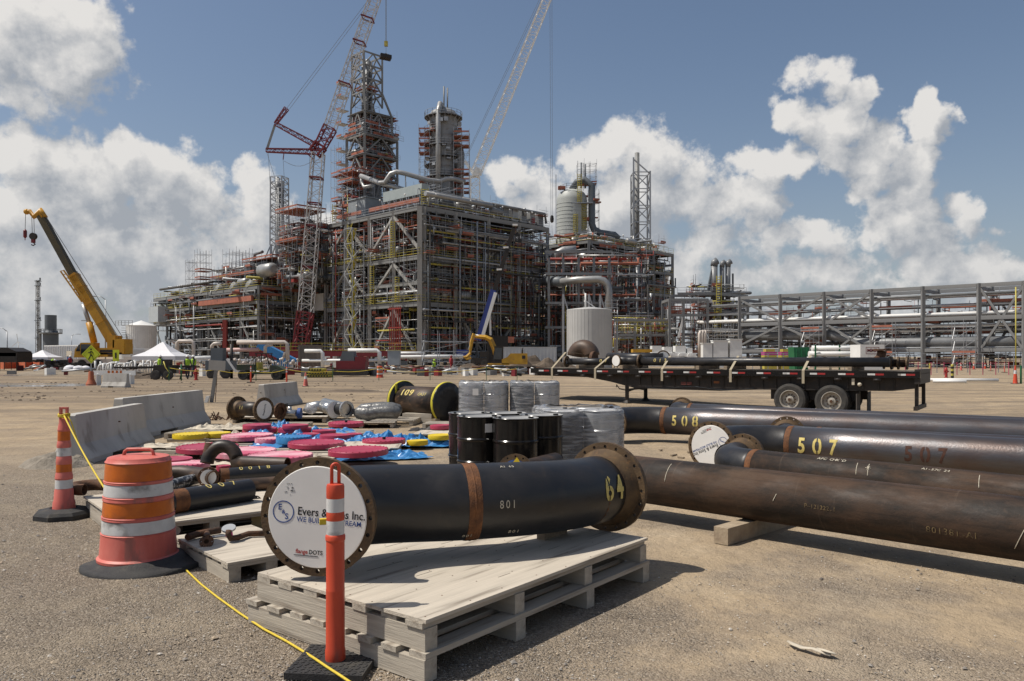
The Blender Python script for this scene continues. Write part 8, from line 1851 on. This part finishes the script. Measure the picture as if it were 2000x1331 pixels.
q = MB(); q.lathe([(.19, .046), (.19, .052), (.001, .052)], n=24, M=frame(b_(651, 801, 18.8), V((.7, -.7, 0)))); q.build('cover_disc', cover_white, t)
q = MB(); q.lathe([(.14, .0), (.135, -.4), (.001, -.4)], n=20, M=frame(b_(676, 800, 18.65), V((.75, -.66, 0)))); q.build('bore', ink_black, t)
q = MB()
for k in range(3): q.ball(b_(604 + 3 * k, 799, 19.0), .12, 8, 0)
q.build('crumpled_wrap', film, t)
for k, (px, py, L_, lab) in enumerate(((736, 806, 1.0, 'front silvery film wrapped bundle left of the 109 spool'), (741, 799, 1.0, 'rear silvery film wrapped bundle left of the 109 spool'))):
    c_ = P(px, py, 18.8 + .9 * k); q = MB(); q.path([c_ + V((x_, 0, .03 * math.sin(x_ * 7 + k))) for x_ in (-.55, -.45, -.2, .1, .3, .5, .56)], .16, 14, rs=[.06, .15, .17, .15, .165, .14, .05]); one(q, 'wrapped_bundle', pm('silver_wrap', (.20, .20, .195), (.11, .11, .108), 9, .35, .3, .8, 14), lab, 'wrapped bundle', c_ - Z3 * .2)
q = MB(); c_ = G(450, 820, .0)
for k in range(40): p = c_ + V((rf.uniform(-.6, .5), rf.uniform(-.2, .3), 0)); q.beam(p, p + V((rf.uniform(-.2, .2), rf.uniform(-.1, .1), rf.uniform(.02, .2))), .02)
one(q, 'scrap_wire', rust, 'tangle of rusty wire left of the short flanged spool', 'scrap wire', c_)

# ------------------------------------------------------------------ pink and yellow flange covers, sheets and tarps
PK = [ # px, py (centre of top), rx px, top z, faded, label
 (502, 829, 27, .30, 0, 'small pink cover on top of another beside the spool pallet'), (508, 836, 33, .22, 0, 'pink cover with a smaller one stacked on it beside the spool pallet'),
 (577, 829.5, 25, .30, 0, 'upper pink cover of the second stacked pair, right of the first pair'), (576, 836, 32, .22, 0, 'lower pink cover of the second stacked pair'),
 (676, 825, 34, .20, 0, 'pink cover alone on its own pallet nearest the silvery bundles'), (484, 849, 49, .20, 1, 'sun bleached pink cover right of the yellow ones'),
 (532, 856, 33, .18, 1, 'pale pink cover tucked left of the blue wrapped one'), (618, 863, 54, .22, 0, 'clean pink cover right in front of the blue wrapped one'),
 (655, 849, 30, .24, 0, 'small deep sided pink cover behind the clean central one'), (690, 847, 17, .18, 0, 'small pink cover half hidden by the deep sided one'),
 (633, 840, 23, .18, 0, 'small pink cover behind the deep sided one'), (599, 847, 25, .18, 0, 'flat pink cover just behind the blue wrapped one'),
 (406, 871, 58, .20, 0, 'large pink cover on the left behind the barrel'), (478, 879, 60, .20, 1, 'large pale centred pink cover second from the left in the near row'),
 (548, 888, 62, .22, 1, 'large pale centred pink cover right behind the white spool cover'), (700, 877, 58, .24, 0, 'large clean pink cover on a pallet at the right of the near row'),
 (750, 858, 42, .20, 0, 'pink cover with a bolt hole on the blue tarp at the right'), (338, 895, 36, .16, 0, 'pink cover mostly behind the orange barrel'),
 (362, 904, 46, .14, 1, 'bleached pink cover low behind the orange barrel'), (436, 909, 13, .20, 0, 'tiny pink cover under the black return bend'), (861, 830, 21, .24, 0, 'pink cover on a small pallet left of the black drums')]
def cover(px, py, rx, z, m, label, name='flange_cover', grp='pink flange covers', th=.085):
    c = G(px, py, z); Rr = rx * c.y / F; t = thing(name, label, 'flange cover', c - Z3 * th, group=grp)
    tz = Z3 * th; tilt = Matrix.Translation(c - tz) @ Matrix.Rotation(rf.uniform(-.015, .015), 4, 'X') @ Matrix.Rotation(rf.uniform(-.015, .015), 4, 'Y')
    q = MB(); q.lathe([(Rr * .985, 0), (Rr, .008), (Rr, th - .012), (Rr * .985, th - .002), (Rr * .96, th), (Rr * .93, th - .006), (Rr * .4, th - .005), (.001, th - .004)], n=44, M=tilt); q.build('disc', m, t)
    if Rr > .3:
        q = MB()
        for k in range(28): a = 2 * PI * k / 28; q.lathe([(.012, 0), (.012, .007), (.001, .008)], n=5, M=tilt @ Matrix.Translation((Rr * .965 * math.cos(a), Rr * .965 * math.sin(a), th - .002)))
        q.build('rim_studs', m, t, 'stuff')
    return c, Rr, t
for px, py, rx, z, fd, lab in PK:
    c, Rr, t = cover(px, py, rx, z, pink_faded if fd else pinkm, lab)
    if px in (676, 750): q = MB(); q.lathe([(.03, 0), (.03, .04), (.001, .045)], c + Z3 * -.003, 10); q.build('plug', ink_black, t)
for px, py, rx, z, lab in ((372, 847, 33, .20, 'left yellow cover on a pallet below the long barriers'), (422, 845, 28, .18, 'right yellow cover beside the one below the long barriers'), (815, 860, 21, .16, 'small yellow cover at the end of the blue tarp'), (861, 849, 25, .22, 'yellow cover on a pallet left of the black drums')):
    cover(px, py, rx, z, yellowm, lab, grp='yellow flange covers')
c, Rr, t = cover(574, 852, 34, .26, blue_tarp, 'round cover wrapped tightly in blue tarp among the pink ones', 'wrapped_cover', 'pink flange covers', .12)
def under(px, py, w, dpt, rot, label, z=.11, slab=None):
    flat_pallet(px, py, w, dpt, rot, label, z, bool(slab), slab)
under(700, 893, 1.25, 1.0, .06, 'pallet under the large clean pink cover at the right', .13, 'board under the large clean pink cover at the right')
under(366, 857, .95, .7, 0, 'pallet under the left yellow cover', .11); under(705, 836, 1.5, .9, .05, 'pallet under the lone pink cover near the silvery bundles', .11, 'board under the lone pink cover near the silvery bundles')
under(865, 862, 1.15, .8, -.1, 'pallet under the yellow cover left of the black drums', .12, 'board under the yellow cover left of the black drums'); under(863, 840, .9, .7, -.1, 'pallet under the pink cover left of the black drums', .14)
under(470, 868, 1.3, .9, .1, 'pallet under the bleached cover and the white cloth', .09); under(560, 905, 1.3, 1.0, 0, 'pallet under the pale pink covers behind the big spool', .12); under(400, 885, 1.3, .9, .05, 'pallet under the large pink cover behind the barrel', .09)
under(620, 875, 1.5, 1.0, .03, 'pallet under the clean central pink cover', .11); under(750, 866, .9, .6, 0, 'pallet under the pink cover with the bolt hole', .09); under(520, 842, 1.6, 1.0, .02, 'pallet under the stacked pairs of pink covers', .12); under(650, 856, 1.4, .8, .02, 'pallet under the small pink covers in the middle', .10)
def cloth(px, py, w, dpt, rot, amp, m, label, name, seed, z=.02, cat='tarp', n=26, freq=5.0):
    c = G(px, py); u = V((math.cos(rot), math.sin(rot), 0)); v = V((-u.y, u.x, 0)); q = MB(); vs = []
    for j in range(n + 1):
        for i in range(n + 1):
            a, b = i / n - .5, j / n - .5
            p = c + u * (a * w * (1 + .18 * noise.noise(V((b * 5, seed, 0))))) + v * (b * dpt * (1 + .22 * noise.noise(V((a * 5, seed, 7)))))
            k = noise.noise(V((p.x * freq, p.y * freq, seed))) ; k2 = noise.noise(V((p.x * freq * 2.7, p.y * freq * 2.7, seed + 5)))
            edge = min(1, 4 * min(.5 - abs(a), .5 - abs(b)) + .15)
            vs.append(p + Z3 * (z + amp * edge * (abs(k) * 1.3 + abs(k2) * .5)))
    q.add(vs, [(j * (n + 1) + i, j * (n + 1) + i + 1, (j + 1) * (n + 1) + i + 1, (j + 1) * (n + 1) + i) for j in range(n) for i in range(n)], 0, amp < .05)
    o = one(q, name, m, label, cat, c); s = o.modifiers.new('thickness', 'SOLIDIFY'); s.thickness = .004
    return o
cloth(600, 876, 2.3, 1.1, -.1, .16, blue_tarp, 'crumpled blue tarp spread between the central pink covers', 'blue_tarp', 1, .05); cloth(738, 896, 1.6, .7, .25, .15, blue_tarp, 'blue tarp hanging off the pallet of the right large pink cover', 'blue_tarp', 3, .02)
cloth(790, 871, 1.9, .9, .05, .22, blue_tarp, 'crumpled blue tarp trailing to the right past the small yellow cover', 'blue_tarp', 6, .02); cloth(720, 866, 1.9, .8, 0, .18, blue_tarp, 'blue tarp bunched behind the pink cover with the bolt hole', 'blue_tarp', 9, .06); cloth(556, 868, 1.2, .8, .2, .2, blue_tarp, 'blue tarp corner left of the clean central pink cover', 'blue_tarp', 12, .06); cloth(550, 850, .45, .4, 0, .25, blue_tarp, 'bunched knot of blue tarp beside the wrapped round cover', 'blue_tarp', 15, .16)
cloth(655, 870, 1.5, .8, .1, .16, blue_tarp, 'blue tarp between the clean central and right large pink covers', 'blue_tarp', 43, .06); cloth(515, 862, 1.0, .6, -.1, .16, blue_tarp, 'blue tarp between the pale pink covers', 'blue_tarp', 47, .08); cloth(640, 852, 1.2, .5, 0, .14, blue_tarp, 'blue tarp strip behind the clean central pink cover', 'blue_tarp', 51, .08)
cloth(430, 841, 1.35, .8, 0, .11, canvas, 'pale canvas sheet heaped behind the yellow covers', 'canvas_sheet', 21, .05, 'canvas'); cloth(455, 860, .8, .4, .1, .14, canvas, 'crumpled pale cloth between the yellow and bleached covers', 'canvas_sheet', 24, .10, 'canvas'); cloth(345, 878, 1.3, .6, .1, .08, canvas, 'pale cloth strip left of the large pink cover', 'canvas_sheet', 27, .06, 'canvas'); cloth(555, 903, 1.6, .5, 0, .10, canvas, 'pale cloth under the pale pink covers behind the big spool', 'canvas_sheet', 29, .08, 'canvas'); cloth(540, 846, 1.8, .4, 0, .10, canvas, 'pale cloth strip behind the bleached pink covers', 'canvas_sheet', 31, .10, 'canvas'); cloth(700, 892, 1.1, .35, 0, .05, canvas, 'crumpled packing cloth under the right large pink cover', 'canvas_sheet', 33, .14, 'canvas'); cloth(420, 890, 1.2, .4, 0, .08, blk_matte, 'black plastic sheet in front of the large left pink cover', 'plastic_sheet', 36, .05, 'plastic sheet'); cloth(470, 910, 1.6, .5, 0, .06, canvas, 'packing paper in front of the pale covers', 'canvas_sheet', 38, .04, 'canvas')
cloth(838, 852, .8, .4, 0, .08, blk_matte, 'black cloth on the small pallet left of the drums', 'plastic_sheet', 41, .12, 'plastic sheet')
for k in range(9):
    px, py = ((392, 882), (440, 895), (330, 886), (300, 908), (365, 862), (500, 862), (640, 900), (590, 868), (690, 862))[k]
    timber(G(px, py), (math.cos(rf.uniform(-.4, .4)), math.sin(rf.uniform(-.4, .4)), 0), rf.uniform(.5, 1.0), .09, .05, ('plank left of the second large cover', 'plank by the black bend', 'plank by the pale cloth strip', 'loose plank behind the barrel', 'plank under the yellow cover pallet', 'plank by the bleached cover', 'plank behind the big white cover', 'plank by the blue tarp corner', 'plank behind the right large cover')[k], 'plank', 'loose planks among the covers', wood, 'plank')
# ------------------------------------------------------------------ left pallets with pipe pieces
LA = V((-3.28, 6.84, 0)); lu_, lv_ = V((-.62, .785, 0)).normalized(), V((.785, .62, 0)).normalized()
pallet('wooden_pallet', 'pallet of pipe pieces behind the orange barrel', LA, lu_, lv_, 1.9, 2.1, 0, 4, bh=.14); sheet('plywood top of the pallet behind the orange barrel', LA - lv_ * .02 - lu_ * .02, lu_, lv_, 1.94, 2.14, .172); LT = .191
def stub(label, pts, r, m=steel_pipe, text=None, tpos=None, rusty=(), ends=True, n=24, nm='pipe_piece', cat='pipe', ta=None):
    pts = [V(p) for p in pts]; t = thing(nm, label, cat, V((pts[0].x, pts[0].y, LT)), group='pipe pieces on the left pallets'); q = MB(); q.path(pts, r, n, caps=False); q.build('tube', m, t)
    for e, nx in ((pts[0], pts[1]), (pts[-1], pts[-2])):
        d_ = (e - nx).normalized(); q = MB(); q.lathe([(r, 0), (r * .86, .002), (r * .86, -.25), (.001, -.25)], n=n, M=frame(e, d_)); q.build('bore', rust, t)
    for a, b in rusty: q = MB(); q.tube(V(a), V(b), r * 1.012, n, caps=False); q.build('weld_band', weld, t)
    if text: q = MB(); text_wrap(q, text, r * 1.05, V(tpos), ta, V((0, -.6, 1)), r, track=1.6); q.build('stencil_number', stencil, t, 'stuff')
    return t
e1, e2 = P(300, 985, 7.25), P(487, 952, 8.05); e1.z = e2.z = LT + .112; da = (e2 - e1).normalized()
stub('black pipe piece with a round end on top of the left pallet, stencilled in yellow', [e1, e1.lerp(e2, .33), e2], .11, text='007', tpos=e1.lerp(e2, .66), ta=da, rusty=((e1 + da * .16, e1 + da * .30),))
def lz(px, py, z): p = G(px, py, z); return p
c_ = lz(176, 952, LT + .07); stub('rusty return bend lying at the left end of the left pallet', [c_ + V((.16 * math.cos(a), .16 * math.sin(a), 0)) for a in [PI * .2 + PI * 1.35 * k / 12 for k in range(13)]] , .06, rust)
p0 = lz(205, 968, LT + .075); stub('open ended brown pipe stub beside the return bend', [p0, p0 + V((.5, .12, 0))], .072, steel_brown)
p0 = lz(404, 905, LT + .10); stub('big black return bend arching over the left pallet', [p0 + V((.19 * (1 - math.cos(a)), .06 * math.sin(a), .21 * math.sin(a))) for a in [PI * k / 14 for k in range(15)]] + [p0 + V((.52, -.10, .02)), p0 + V((1.1, -.25, .02))], .085, steel_brown)
p0, p1 = lz(300, 925, LT + .10), lz(392, 928, LT + .10); stub('brown bent pipe piece behind the barrel top', [p0, p0.lerp(p1, .5) + V((0, .15, .0)), p1, p1 + V((.25, -.25, 0))], .085, steel_brown)
p0, p1 = lz(320, 952, LT + .06), lz(395, 932, LT + .06); stub('film covered pipe piece with a speckled skin', [p0, p1], .062, pm('speckled_pipe', (.02, .02, .022), (.30, .30, .30), 26, .3, lo=.5, hi=.6))
p0, p1 = lz(430, 930, LT + .09), lz(560, 921, LT + .09); stub('black pipe piece with yellow numbers running behind the big white cover', [p0, p1], .085, steel_pipe, text='0018', tpos=p0.lerp(p1, .5), ta=(p1 - p0).normalized(), rusty=((p0, p0 + (p1 - p0) * .12),))
p0, p1 = lz(440, 950, LT + .07), lz(620, 938, LT + .07); stub('rear dark pipe piece along the back of the left pallet', [p0, p1], .07, steel_brown)
t = thing('small_flange', 'small rusty flange with a white oval cover among the left pipe pieces', 'flange', lz(407, 936, LT)); c_ = lz(407, 932, LT + .11); M_ = frame(c_, V((.35, -1, .05))); q = MB(); flange_mb(q, M_, .115, .05, .03, 8, .095, .009); q.build('ring', rust, t); q = MB(); q.lathe([(.085, .031), (.085, .036), (.001, .036)], n=24, M=M_); q.build('cover_disc', cover_white, t); q = MB(); q.tube(c_, c_ + V((-.3, .35, 0)), .05, 12); q.build('tube', rust, t)
# bundle of thin pipes in front of that pallet
for k in range(9):
    p0 = G(344 + (k % 3) * 3, 1034 - 5.2 * k, .07 + .02 * (k % 2)); p1 = p0 + (lv_ * .9 + V((.25, .05, 0))).normalized() * (1.7 + .1 * (k % 3))
    q = MB(); q.tube(p0, p1, .022 + .006 * (k % 3), 12); one(q, 'thin_pipe', (steel_pipe, steel_brown, steel_bare)[k % 3], ('thin pipe nearest the barrel in the bundle', 'second thin pipe in the bundle', 'third thin pipe of the bundle', 'fourth thin pipe of the bundle', 'middle thin pipe of the bundle', 'sixth thin pipe of the bundle', 'seventh thin pipe of the bundle', 'thin pipe next to the rearmost of the bundle', 'rearmost thin pipe of the bundle')[k] + ' between the left pallets', 'pipe', p0, 'thin pipes bundled between the left pallets')
for k, (px, py) in enumerate(((455, 990), (470, 984), (484, 985), (498, 980))):
    c_ = G(px, py, .16); q = MB(); flange_mb(q, frame(c_, V((.5, -.86, 0))), .065, .03, .03, 6, .05, .008); q.tube(c_, c_ + V((.02, .3, 0)), .028, 10); one(q, 'small_flange', steel_pipe, ('leftmost', 'second from left', 'third from left', 'rightmost')[k] + ' tiny black flange lying on the thin pipe bundle', 'flange', c_ - Z3 * .06, 'tiny black flanges on the thin pipes')
c_ = G(346, 1036, .07); q = MB(); q.lathe([(.055, 0), (.055, .03), (.001, .03)], n=18, M=frame(c_, V((.2, -1, .1)))); q.lathe([(.036, .031), (.036, .034), (.001, .034)], n=18, M=frame(c_, V((.2, -1, .1))), mi=1); one(q, 'small_flange', [blk_matte, cover_white], 'tiny black flange with a white dot beside the barrel', 'flange', c_ - Z3 * .05)
timber(G(510, 1030), (.9, .3, 0), .18, .09, .14, 'short yellowish timber block by the white cover', 'timber block', None, pm('timber_yellow', (.42, .33, .17), (.33, .26, .13), 8, .85), 'timber_block')
timber(G(420, 1030), lv_, 1.9, .09, .035, 'flat plank along the front of the thin pipe bundle', 'plank', None, wood, 'plank'); timber(G(395, 1022, .02), lu_, 1.1, .09, .045, 'cross plank under the thin pipe bundle', 'plank', None, wood, 'plank')
q = MB(); c_ = G(462, 1004, .13); q.obox(c_, lv_ * .07, lu_ * .035, Z3 * .002); one(q, 'paper_tag', pm('yellow_paper', (.58, .50, .26), (.5, .42, .2), 9, .9), 'yellowish paper tag on the thin pipes', 'tag', c_)
# small plywood pallet with rusty fittings
SA = G(447, 1100, .145); SA.z = 0; su_ = (G(340, 1047, .145) - G(447, 1100, .145)); su_.z = 0; sl = su_.length; su_.normalize(); sv_ = V((-su_.y, su_.x, 0)); sv_ = sv_ if sv_.x > 0 else -sv_
pallet('wooden_pallet', 'small pallet with rusty fittings right of the orange barrel', SA, su_, sv_, sl, .66, 0, 3, bh=.10, bt=.024); sheet('plywood top of the small pallet right of the orange barrel', SA - sv_ * .01, su_, sv_, sl, .68, .1262)
ST = .146
def sp_(px, py, h=.03): return G(px, py, ST + h)
t = thing('rusty_tee', 'rusty tee fitting with a small flange on the small pallet', 'fitting', sp_(405, 1052, 0)); q = MB(); q.path([sp_(366, 1050, .035), sp_(385, 1044, .035), sp_(404, 1040, .035), sp_(430, 1036, .035)], .028, 14); q.tube(sp_(404, 1041, .03), sp_(404, 1058, .03), .025, 12); q.build('tube', rust, t); q = MB(); flange_mb(q, frame(sp_(404, 1059, .03), Z3 * .6 + V((.1, -1, 0))), .055, .02, .016, 6, .042, .007); q.build('flange', rust, t)
t = thing('rusty_bend', 'rusty bent fitting with a bright pink tie on the small pallet', 'fitting', sp_(450, 1050, 0)); q = MB(); q.path([sp_(447, 1036, .10), sp_(446, 1044, .07), sp_(450, 1052, .035), sp_(465, 1050, .03), sp_(485, 1043, .03), sp_(520, 1042, .03)], .024, 12); q.build('tube', rust, t); q = MB(); q.lathe([(.055, 0), (.055, .015), (.001, .015)], n=18, M=frame(sp_(447, 1034, .10), Z3 + V((0, -.4, 0)))); q.build('flange', p_galv, t); q = MB(); q.tube(sp_(447, 1039, .085), sp_(448, 1048, .05), .029, 10, caps=False); q.build('pink_tie', pm('pink_tie', (.62, .06, .25), (.5, .05, .2), 9), t)
q = MB(); q.tube(sp_(395, 1052, .015), sp_(450, 1046, .015), .010, 8); one(q, 'thin_rod', p_galv, 'thin grey rod across the small pallet', 'rod', sp_(395, 1052, 0))

# ------------------------------------------------------------------ barrel, cone, post and rope in the foreground
b = V(((271 - 1000) / F * 6.30, 6.30, 0)); t = thing('traffic_drum', 'large faded orange and white traffic barrel in the left foreground', 'traffic drum', b)
zt_b = lambda py: EYE + (HZ - py) / F * 6.06                        # height of a row on the barrel's front
R0 = .288
prof = [(R0 + .0, .055), (R0 + .012, .065), (R0 + .014, .085), (R0 - .004, .10), (R0 - .008, .13)]
ztop = .868; bands = [(.285, .385, 1), (.415, .53, 0), (.57, .665, 1), (.69, .825, 0)]
rad = lambda z: .276 - (z - .10) * .054
for z0, z1, w in bands: prof += [(rad(z0 - .012) + .004, z0 - .014), (rad(z0) + .008, z0 - .006), (rad(z0) - .002, z0), (rad(z1) - .002, z1), (rad(z1) + .006, z1 + .005)]
prof += [(rad(.84), .836), (rad(.86) - .012, .862), (rad(.87) - .04, .868), (.10, .876), (.001, .880)]
q = MB(); q.lathe(prof, b, 64); q.build('body', faded_pl, t)
for z0, z1, w in bands:
    q = MB(); k = 6; q.lathe([(rad(z0) + .0005, z0 + .002)] + [(rad(z0 + (z1 - z0) * i / k) + (.0022 if i % 2 else .0012), z0 + (z1 - z0) * i / k) for i in range(1, k)] + [(rad(z1) + .0005, z1 - .002)], b, 64); q.build('reflective_band', refl_white if w else refl_orange, t)
q = MB(); ht = b + V((.005, -.02, .876)); q.path([ht + V((-.115, 0, -.01)), ht + V((-.105, 0, .028)), ht + V((-.085, 0, .043)), ht + V((0, 0, .045)), ht + V((.095, 0, .043)), ht + V((.115, 0, .028)), ht + V((.125, 0, -.01))], .013, 10); q.build('handle', faded_pl, t)
q = MB(); n = 56; vs = []
for rr_, zz_ in ((.20, .10), (.292, .085), (.315, .055), (.37, .032), (.42, .012), (.425, 0)):
    for k in range(n): a = 2 * PI * k / n; w_ = 1 + (.03 * math.cos(2 * a + .4) if rr_ > .35 else 0); vs.append(b + V((.03 + rr_ * w_ * math.cos(a) * 1.05, rr_ * w_ * math.sin(a), zz_ + (.012 * (1 + math.cos(3 * a + 1)) if rr_ > .4 and zz_ > 0 else 0))))
q.add(vs, [(j * n + k, j * n + (k + 1) % n, (j + 1) * n + (k + 1) % n, (j + 1) * n + k) for j in range(5) for k in range(n)], 0, True); q.build('rubber_base', rubber, t)
# tall channelizer cone
b = G(125, 1010); t = thing('traffic_cone', 'tall slim orange and white cone on a black base at the left', 'traffic cone', b, group='traffic cones')
s_ = b.y / F; Zc = lambda py: (1010 - py) * s_
q = MB(); q.lathe([(.285, .0), (.285, .045), (.26, .075), (.17, .095), (.14, .10), (.12, .085)], b, 8, sm=False)
q.build('rubber_base', rubber, t)
rc = [(20, 1010), (19.4, 975), (17.8, 972), (17.0, 957), (15.6, 955)]
q = MB(); q.lathe([(.108, .075), (.103, Zc(980)), (.094, Zc(976)), (.088, Zc(957)), (.081, Zc(954)), (.079, Zc(936)), (.084, Zc(934)), (.078, Zc(925)), (.073, Zc(922)), (.071, Zc(906)), (.075, Zc(903)), (.070, Zc(893)), (.066, Zc(891)), (.064, Zc(874)), (.068, Zc(871)), (.062, Zc(863)), (.058, Zc(861)), (.056, Zc(842)), (.060, Zc(840)), (.050, Zc(829)), (.046, Zc(826)), (.046, Zc(818)), (.02, Zc(816)), (.001, Zc(816))], b, 36); q.build('shell', faded_pl, t)
for y0, y1, r0_, r1_, m in ((954, 936, .0815, .0795, refl_white), (922, 906, .0735, .0715, refl_orange), (891, 874, .0665, .0645, refl_white), (861, 842, .0585, .0565, refl_orange)):
    q = MB(); q.lathe([(r0_ + .001, Zc(y0) + .003), (r1_ + .001, Zc(y1) - .003)], b, 36); q.build('reflective_band', m, t)
q = MB(); h0 = b + Z3 * Zc(818); q.beam(h0 + V((-.032, 0, -.01)), h0 + V((-.032, 0, .10)), .018, .035); q.beam(h0 + V((.032, 0, -.01)), h0 + V((.032, 0, .10)), .018, .035); q.beam(h0 + V((-.041, 0, .108)), h0 + V((.041, 0, .108)), .035, .02); q.build('handle', faded_pl, t)
# delineator post in front
b = V(((655 - 1000) / F * 4.25, 4.25, 0)); t = thing('delineator_post', 'tall orange delineator post with two white bands in the foreground', 'traffic post', b, group='orange delineator posts in the yard')
s_ = 4.25 / F; Zc = lambda py: (1300 - py) * s_
q = MB()
rb = -.09; u_ = V((math.cos(rb), math.sin(rb), 0)); v_ = V((-u_.y, u_.x, 0)); bw_ = .205
q.prism([(-.205, -.205), (.205, -.205), (.205, .205), (-.205, .205)], Matrix((( u_.x, v_.x, 0, b.x), (u_.y, v_.y, 0, b.y), (0, 0, 1, .002), (0, 0, 0, 1))), .034)
q.build('rubber_base', rubber, t)
q = MB()
for i in range(13):
    for j in range(13):
        p = b + u_ * (-.186 + .031 * i) + v_ * (-.186 + .031 * j)
        if (p - b).length < .07: continue
        a = PI / 4 if (i + j) % 2 else -PI / 4; e = u_ * math.cos(a) + v_ * math.sin(a); f2 = V((-e.y, e.x, 0)); q.obox(p + Z3 * .0375, e * .012, f2 * .0035, Z3 * .0018)
q.build('tread_bars', rubber, t, 'stuff')
q = MB(); q.lathe([(.052, .034), (.0535, .05), (.0535, .085), (.050, .10), (.0492, .40), (.0497, .405), (.0497, .41), (.0485, .415), (.0485, Zc(1056)), (.0525, Zc(1053)), (.0525, Zc(1046)), (.049, Zc(1043)), (.0465, Zc(1042)), (.0465, Zc(1015)), (.0472, Zc(1014)), (.0472, Zc(999)), (.0465, Zc(998)), (.0465, Zc(972)), (.0475, Zc(971)), (.0475, Zc(950)), (.044, Zc(945)), (.026, Zc(943.5)), (.001, Zc(943))], b, 48); q.build('tube', orange_pl, t)
for y0, y1 in ((1042, 1015), (998, 972)): q = MB(); q.lathe([(.0470, Zc(y0)), (.0476, Zc((y0 + y1) / 2)), (.0470, Zc(y1))], b, 48); q.build('reflective_band', refl_white, t)
q = MB(); g0 = b + Z3 * (Zc(944) - .01); hh = (944 - 896) * s_; ang = .35; ex = V((math.cos(ang), math.sin(ang), 0)); w_ = .019
q.path([g0 - ex * w_, g0 - ex * w_ + Z3 * (hh * .72)] + [g0 + ex * (-w_ * math.cos(a)) + Z3 * (hh * .72 + w_ * 1.1 * math.sin(a)) for a in [PI * k / 8 for k in range(1, 8)]] + [g0 + ex * w_ + Z3 * (hh * .72), g0 + ex * w_], .0095, 10); q.build('handle_loop', orange_pl, t)
q = MB(); M_ = frame(c1_ + V((.028, -.36, .045)), V((-.2, -1, 0))); q.box(b + V((-.062, .0, Zc(1018))), (.044, .03, .030), .3); one(q, 'yellow_tag', pm('tag_yellow', (.62, .48, .03), (.5, .38, .02), 9), 'small bright yellow tag stuck to the side of the front orange post', 'tag', b + V((-.055, .02, Zc(1019))))
# ropes
bc_ = G(125, 1010); top = bc_ + Z3 * (1010 - 812) * bc_.y / F
q = MB()
for k in range(3): q.path([top + V((.052 * math.cos(a), .052 * math.sin(a), .012 * (k - 1) + .008 * math.sin(2 * a + k))) for a in [2 * PI * i / 12 for i in range(13)]], .008, 6)
q.path([top + V((.05, -.03, 0)), top + V((.09, -.03, -.06)), top + V((.13, -.02, -.20)), top + V((.17, 0, -.34))], .006, 6)
q.build('knot', rope_y) if False else None
tr_ = thing('yellow_rope', 'yellow rope tied to the tall cone, running past the barrel to the front post', 'rope', bc_)
q.build('knot', rope_y, tr_)
end = P(213, 968, 6.45); q = MB(); q.path([top + V((.03, -.05, 0))] + [(top + V((.03, -.05, 0))).lerp(end, k / 12) - Z3 * .03 * math.sin(PI * k / 12) for k in range(1, 13)], .0075, 8); q.build('hanging_rope', rope_y, tr_)
gpts = [(342, 1087), (352, 1102), (368, 1118), (392, 1141), (425, 1167), (468, 1198), (515, 1229), (560, 1253), (583, 1267)]
q = MB(); q.path([G(px, py, .010) for px, py in gpts] + [G(px, py, .047) for px, py in ((612, 1285), (640, 1304), (668, 1322), (690, 1337), (712, 1352))], .0070, 8); q.build('ground_rope', rope_y, tr_)
# scrap cloth on the sand
def strip(pts, w, label):
    q = MB(); vs = []
    for i, p in enumerate(pts):
        t_ = (V(pts[min(i + 1, len(pts) - 1)]) - V(pts[max(i - 1, 0)])).normalized(); n_ = V((-t_.y, t_.x, 0)); ww = w[i] if isinstance(w, list) else w
        vs += [V(p) - n_ * ww, V(p) + Z3 * .006, V(p) + n_ * ww]
    q.add(vs, [f for i in range(len(pts) - 1) for f in ((3 * i, 3 * i + 1, 3 * i + 4, 3 * i + 3), (3 * i + 1, 3 * i + 2, 3 * i + 5, 3 * i + 4))], 0, True)
    o = one(q, 'cloth_scrap', canvas, label, 'rag', pts[0]); o.modifiers.new('thickness', 'SOLIDIFY').thickness = .003
strip([G(px, py, z) for px, py, z in ((1539, 1254, .012), (1552, 1260, .02), (1568, 1266, .012), (1588, 1268, .03), (1605, 1274, .02), (1622, 1279, .012), (1630, 1278, .02), (1612, 1272, .035), (1596, 1268, .02))], [.008, .02, .022, .016, .024, .03, .022, .012, .006], 'twisted pale rag lying on the sand at lower right')
q = MB()
for px, py in ((1330, 895), (1316, 890), (1345, 884), (1290, 880)): c_ = G(px, py); q.box(c_ + Z3 * .01, (rf.uniform(.08, .2), .04, .02), rf.random() * 3)
o = one(q, 'wood_chips', wood_dk, 'few dark wood chips on the sand left of the 507 flange', 'wood chips', G(1316, 890)); o['kind'] = 'stuff'
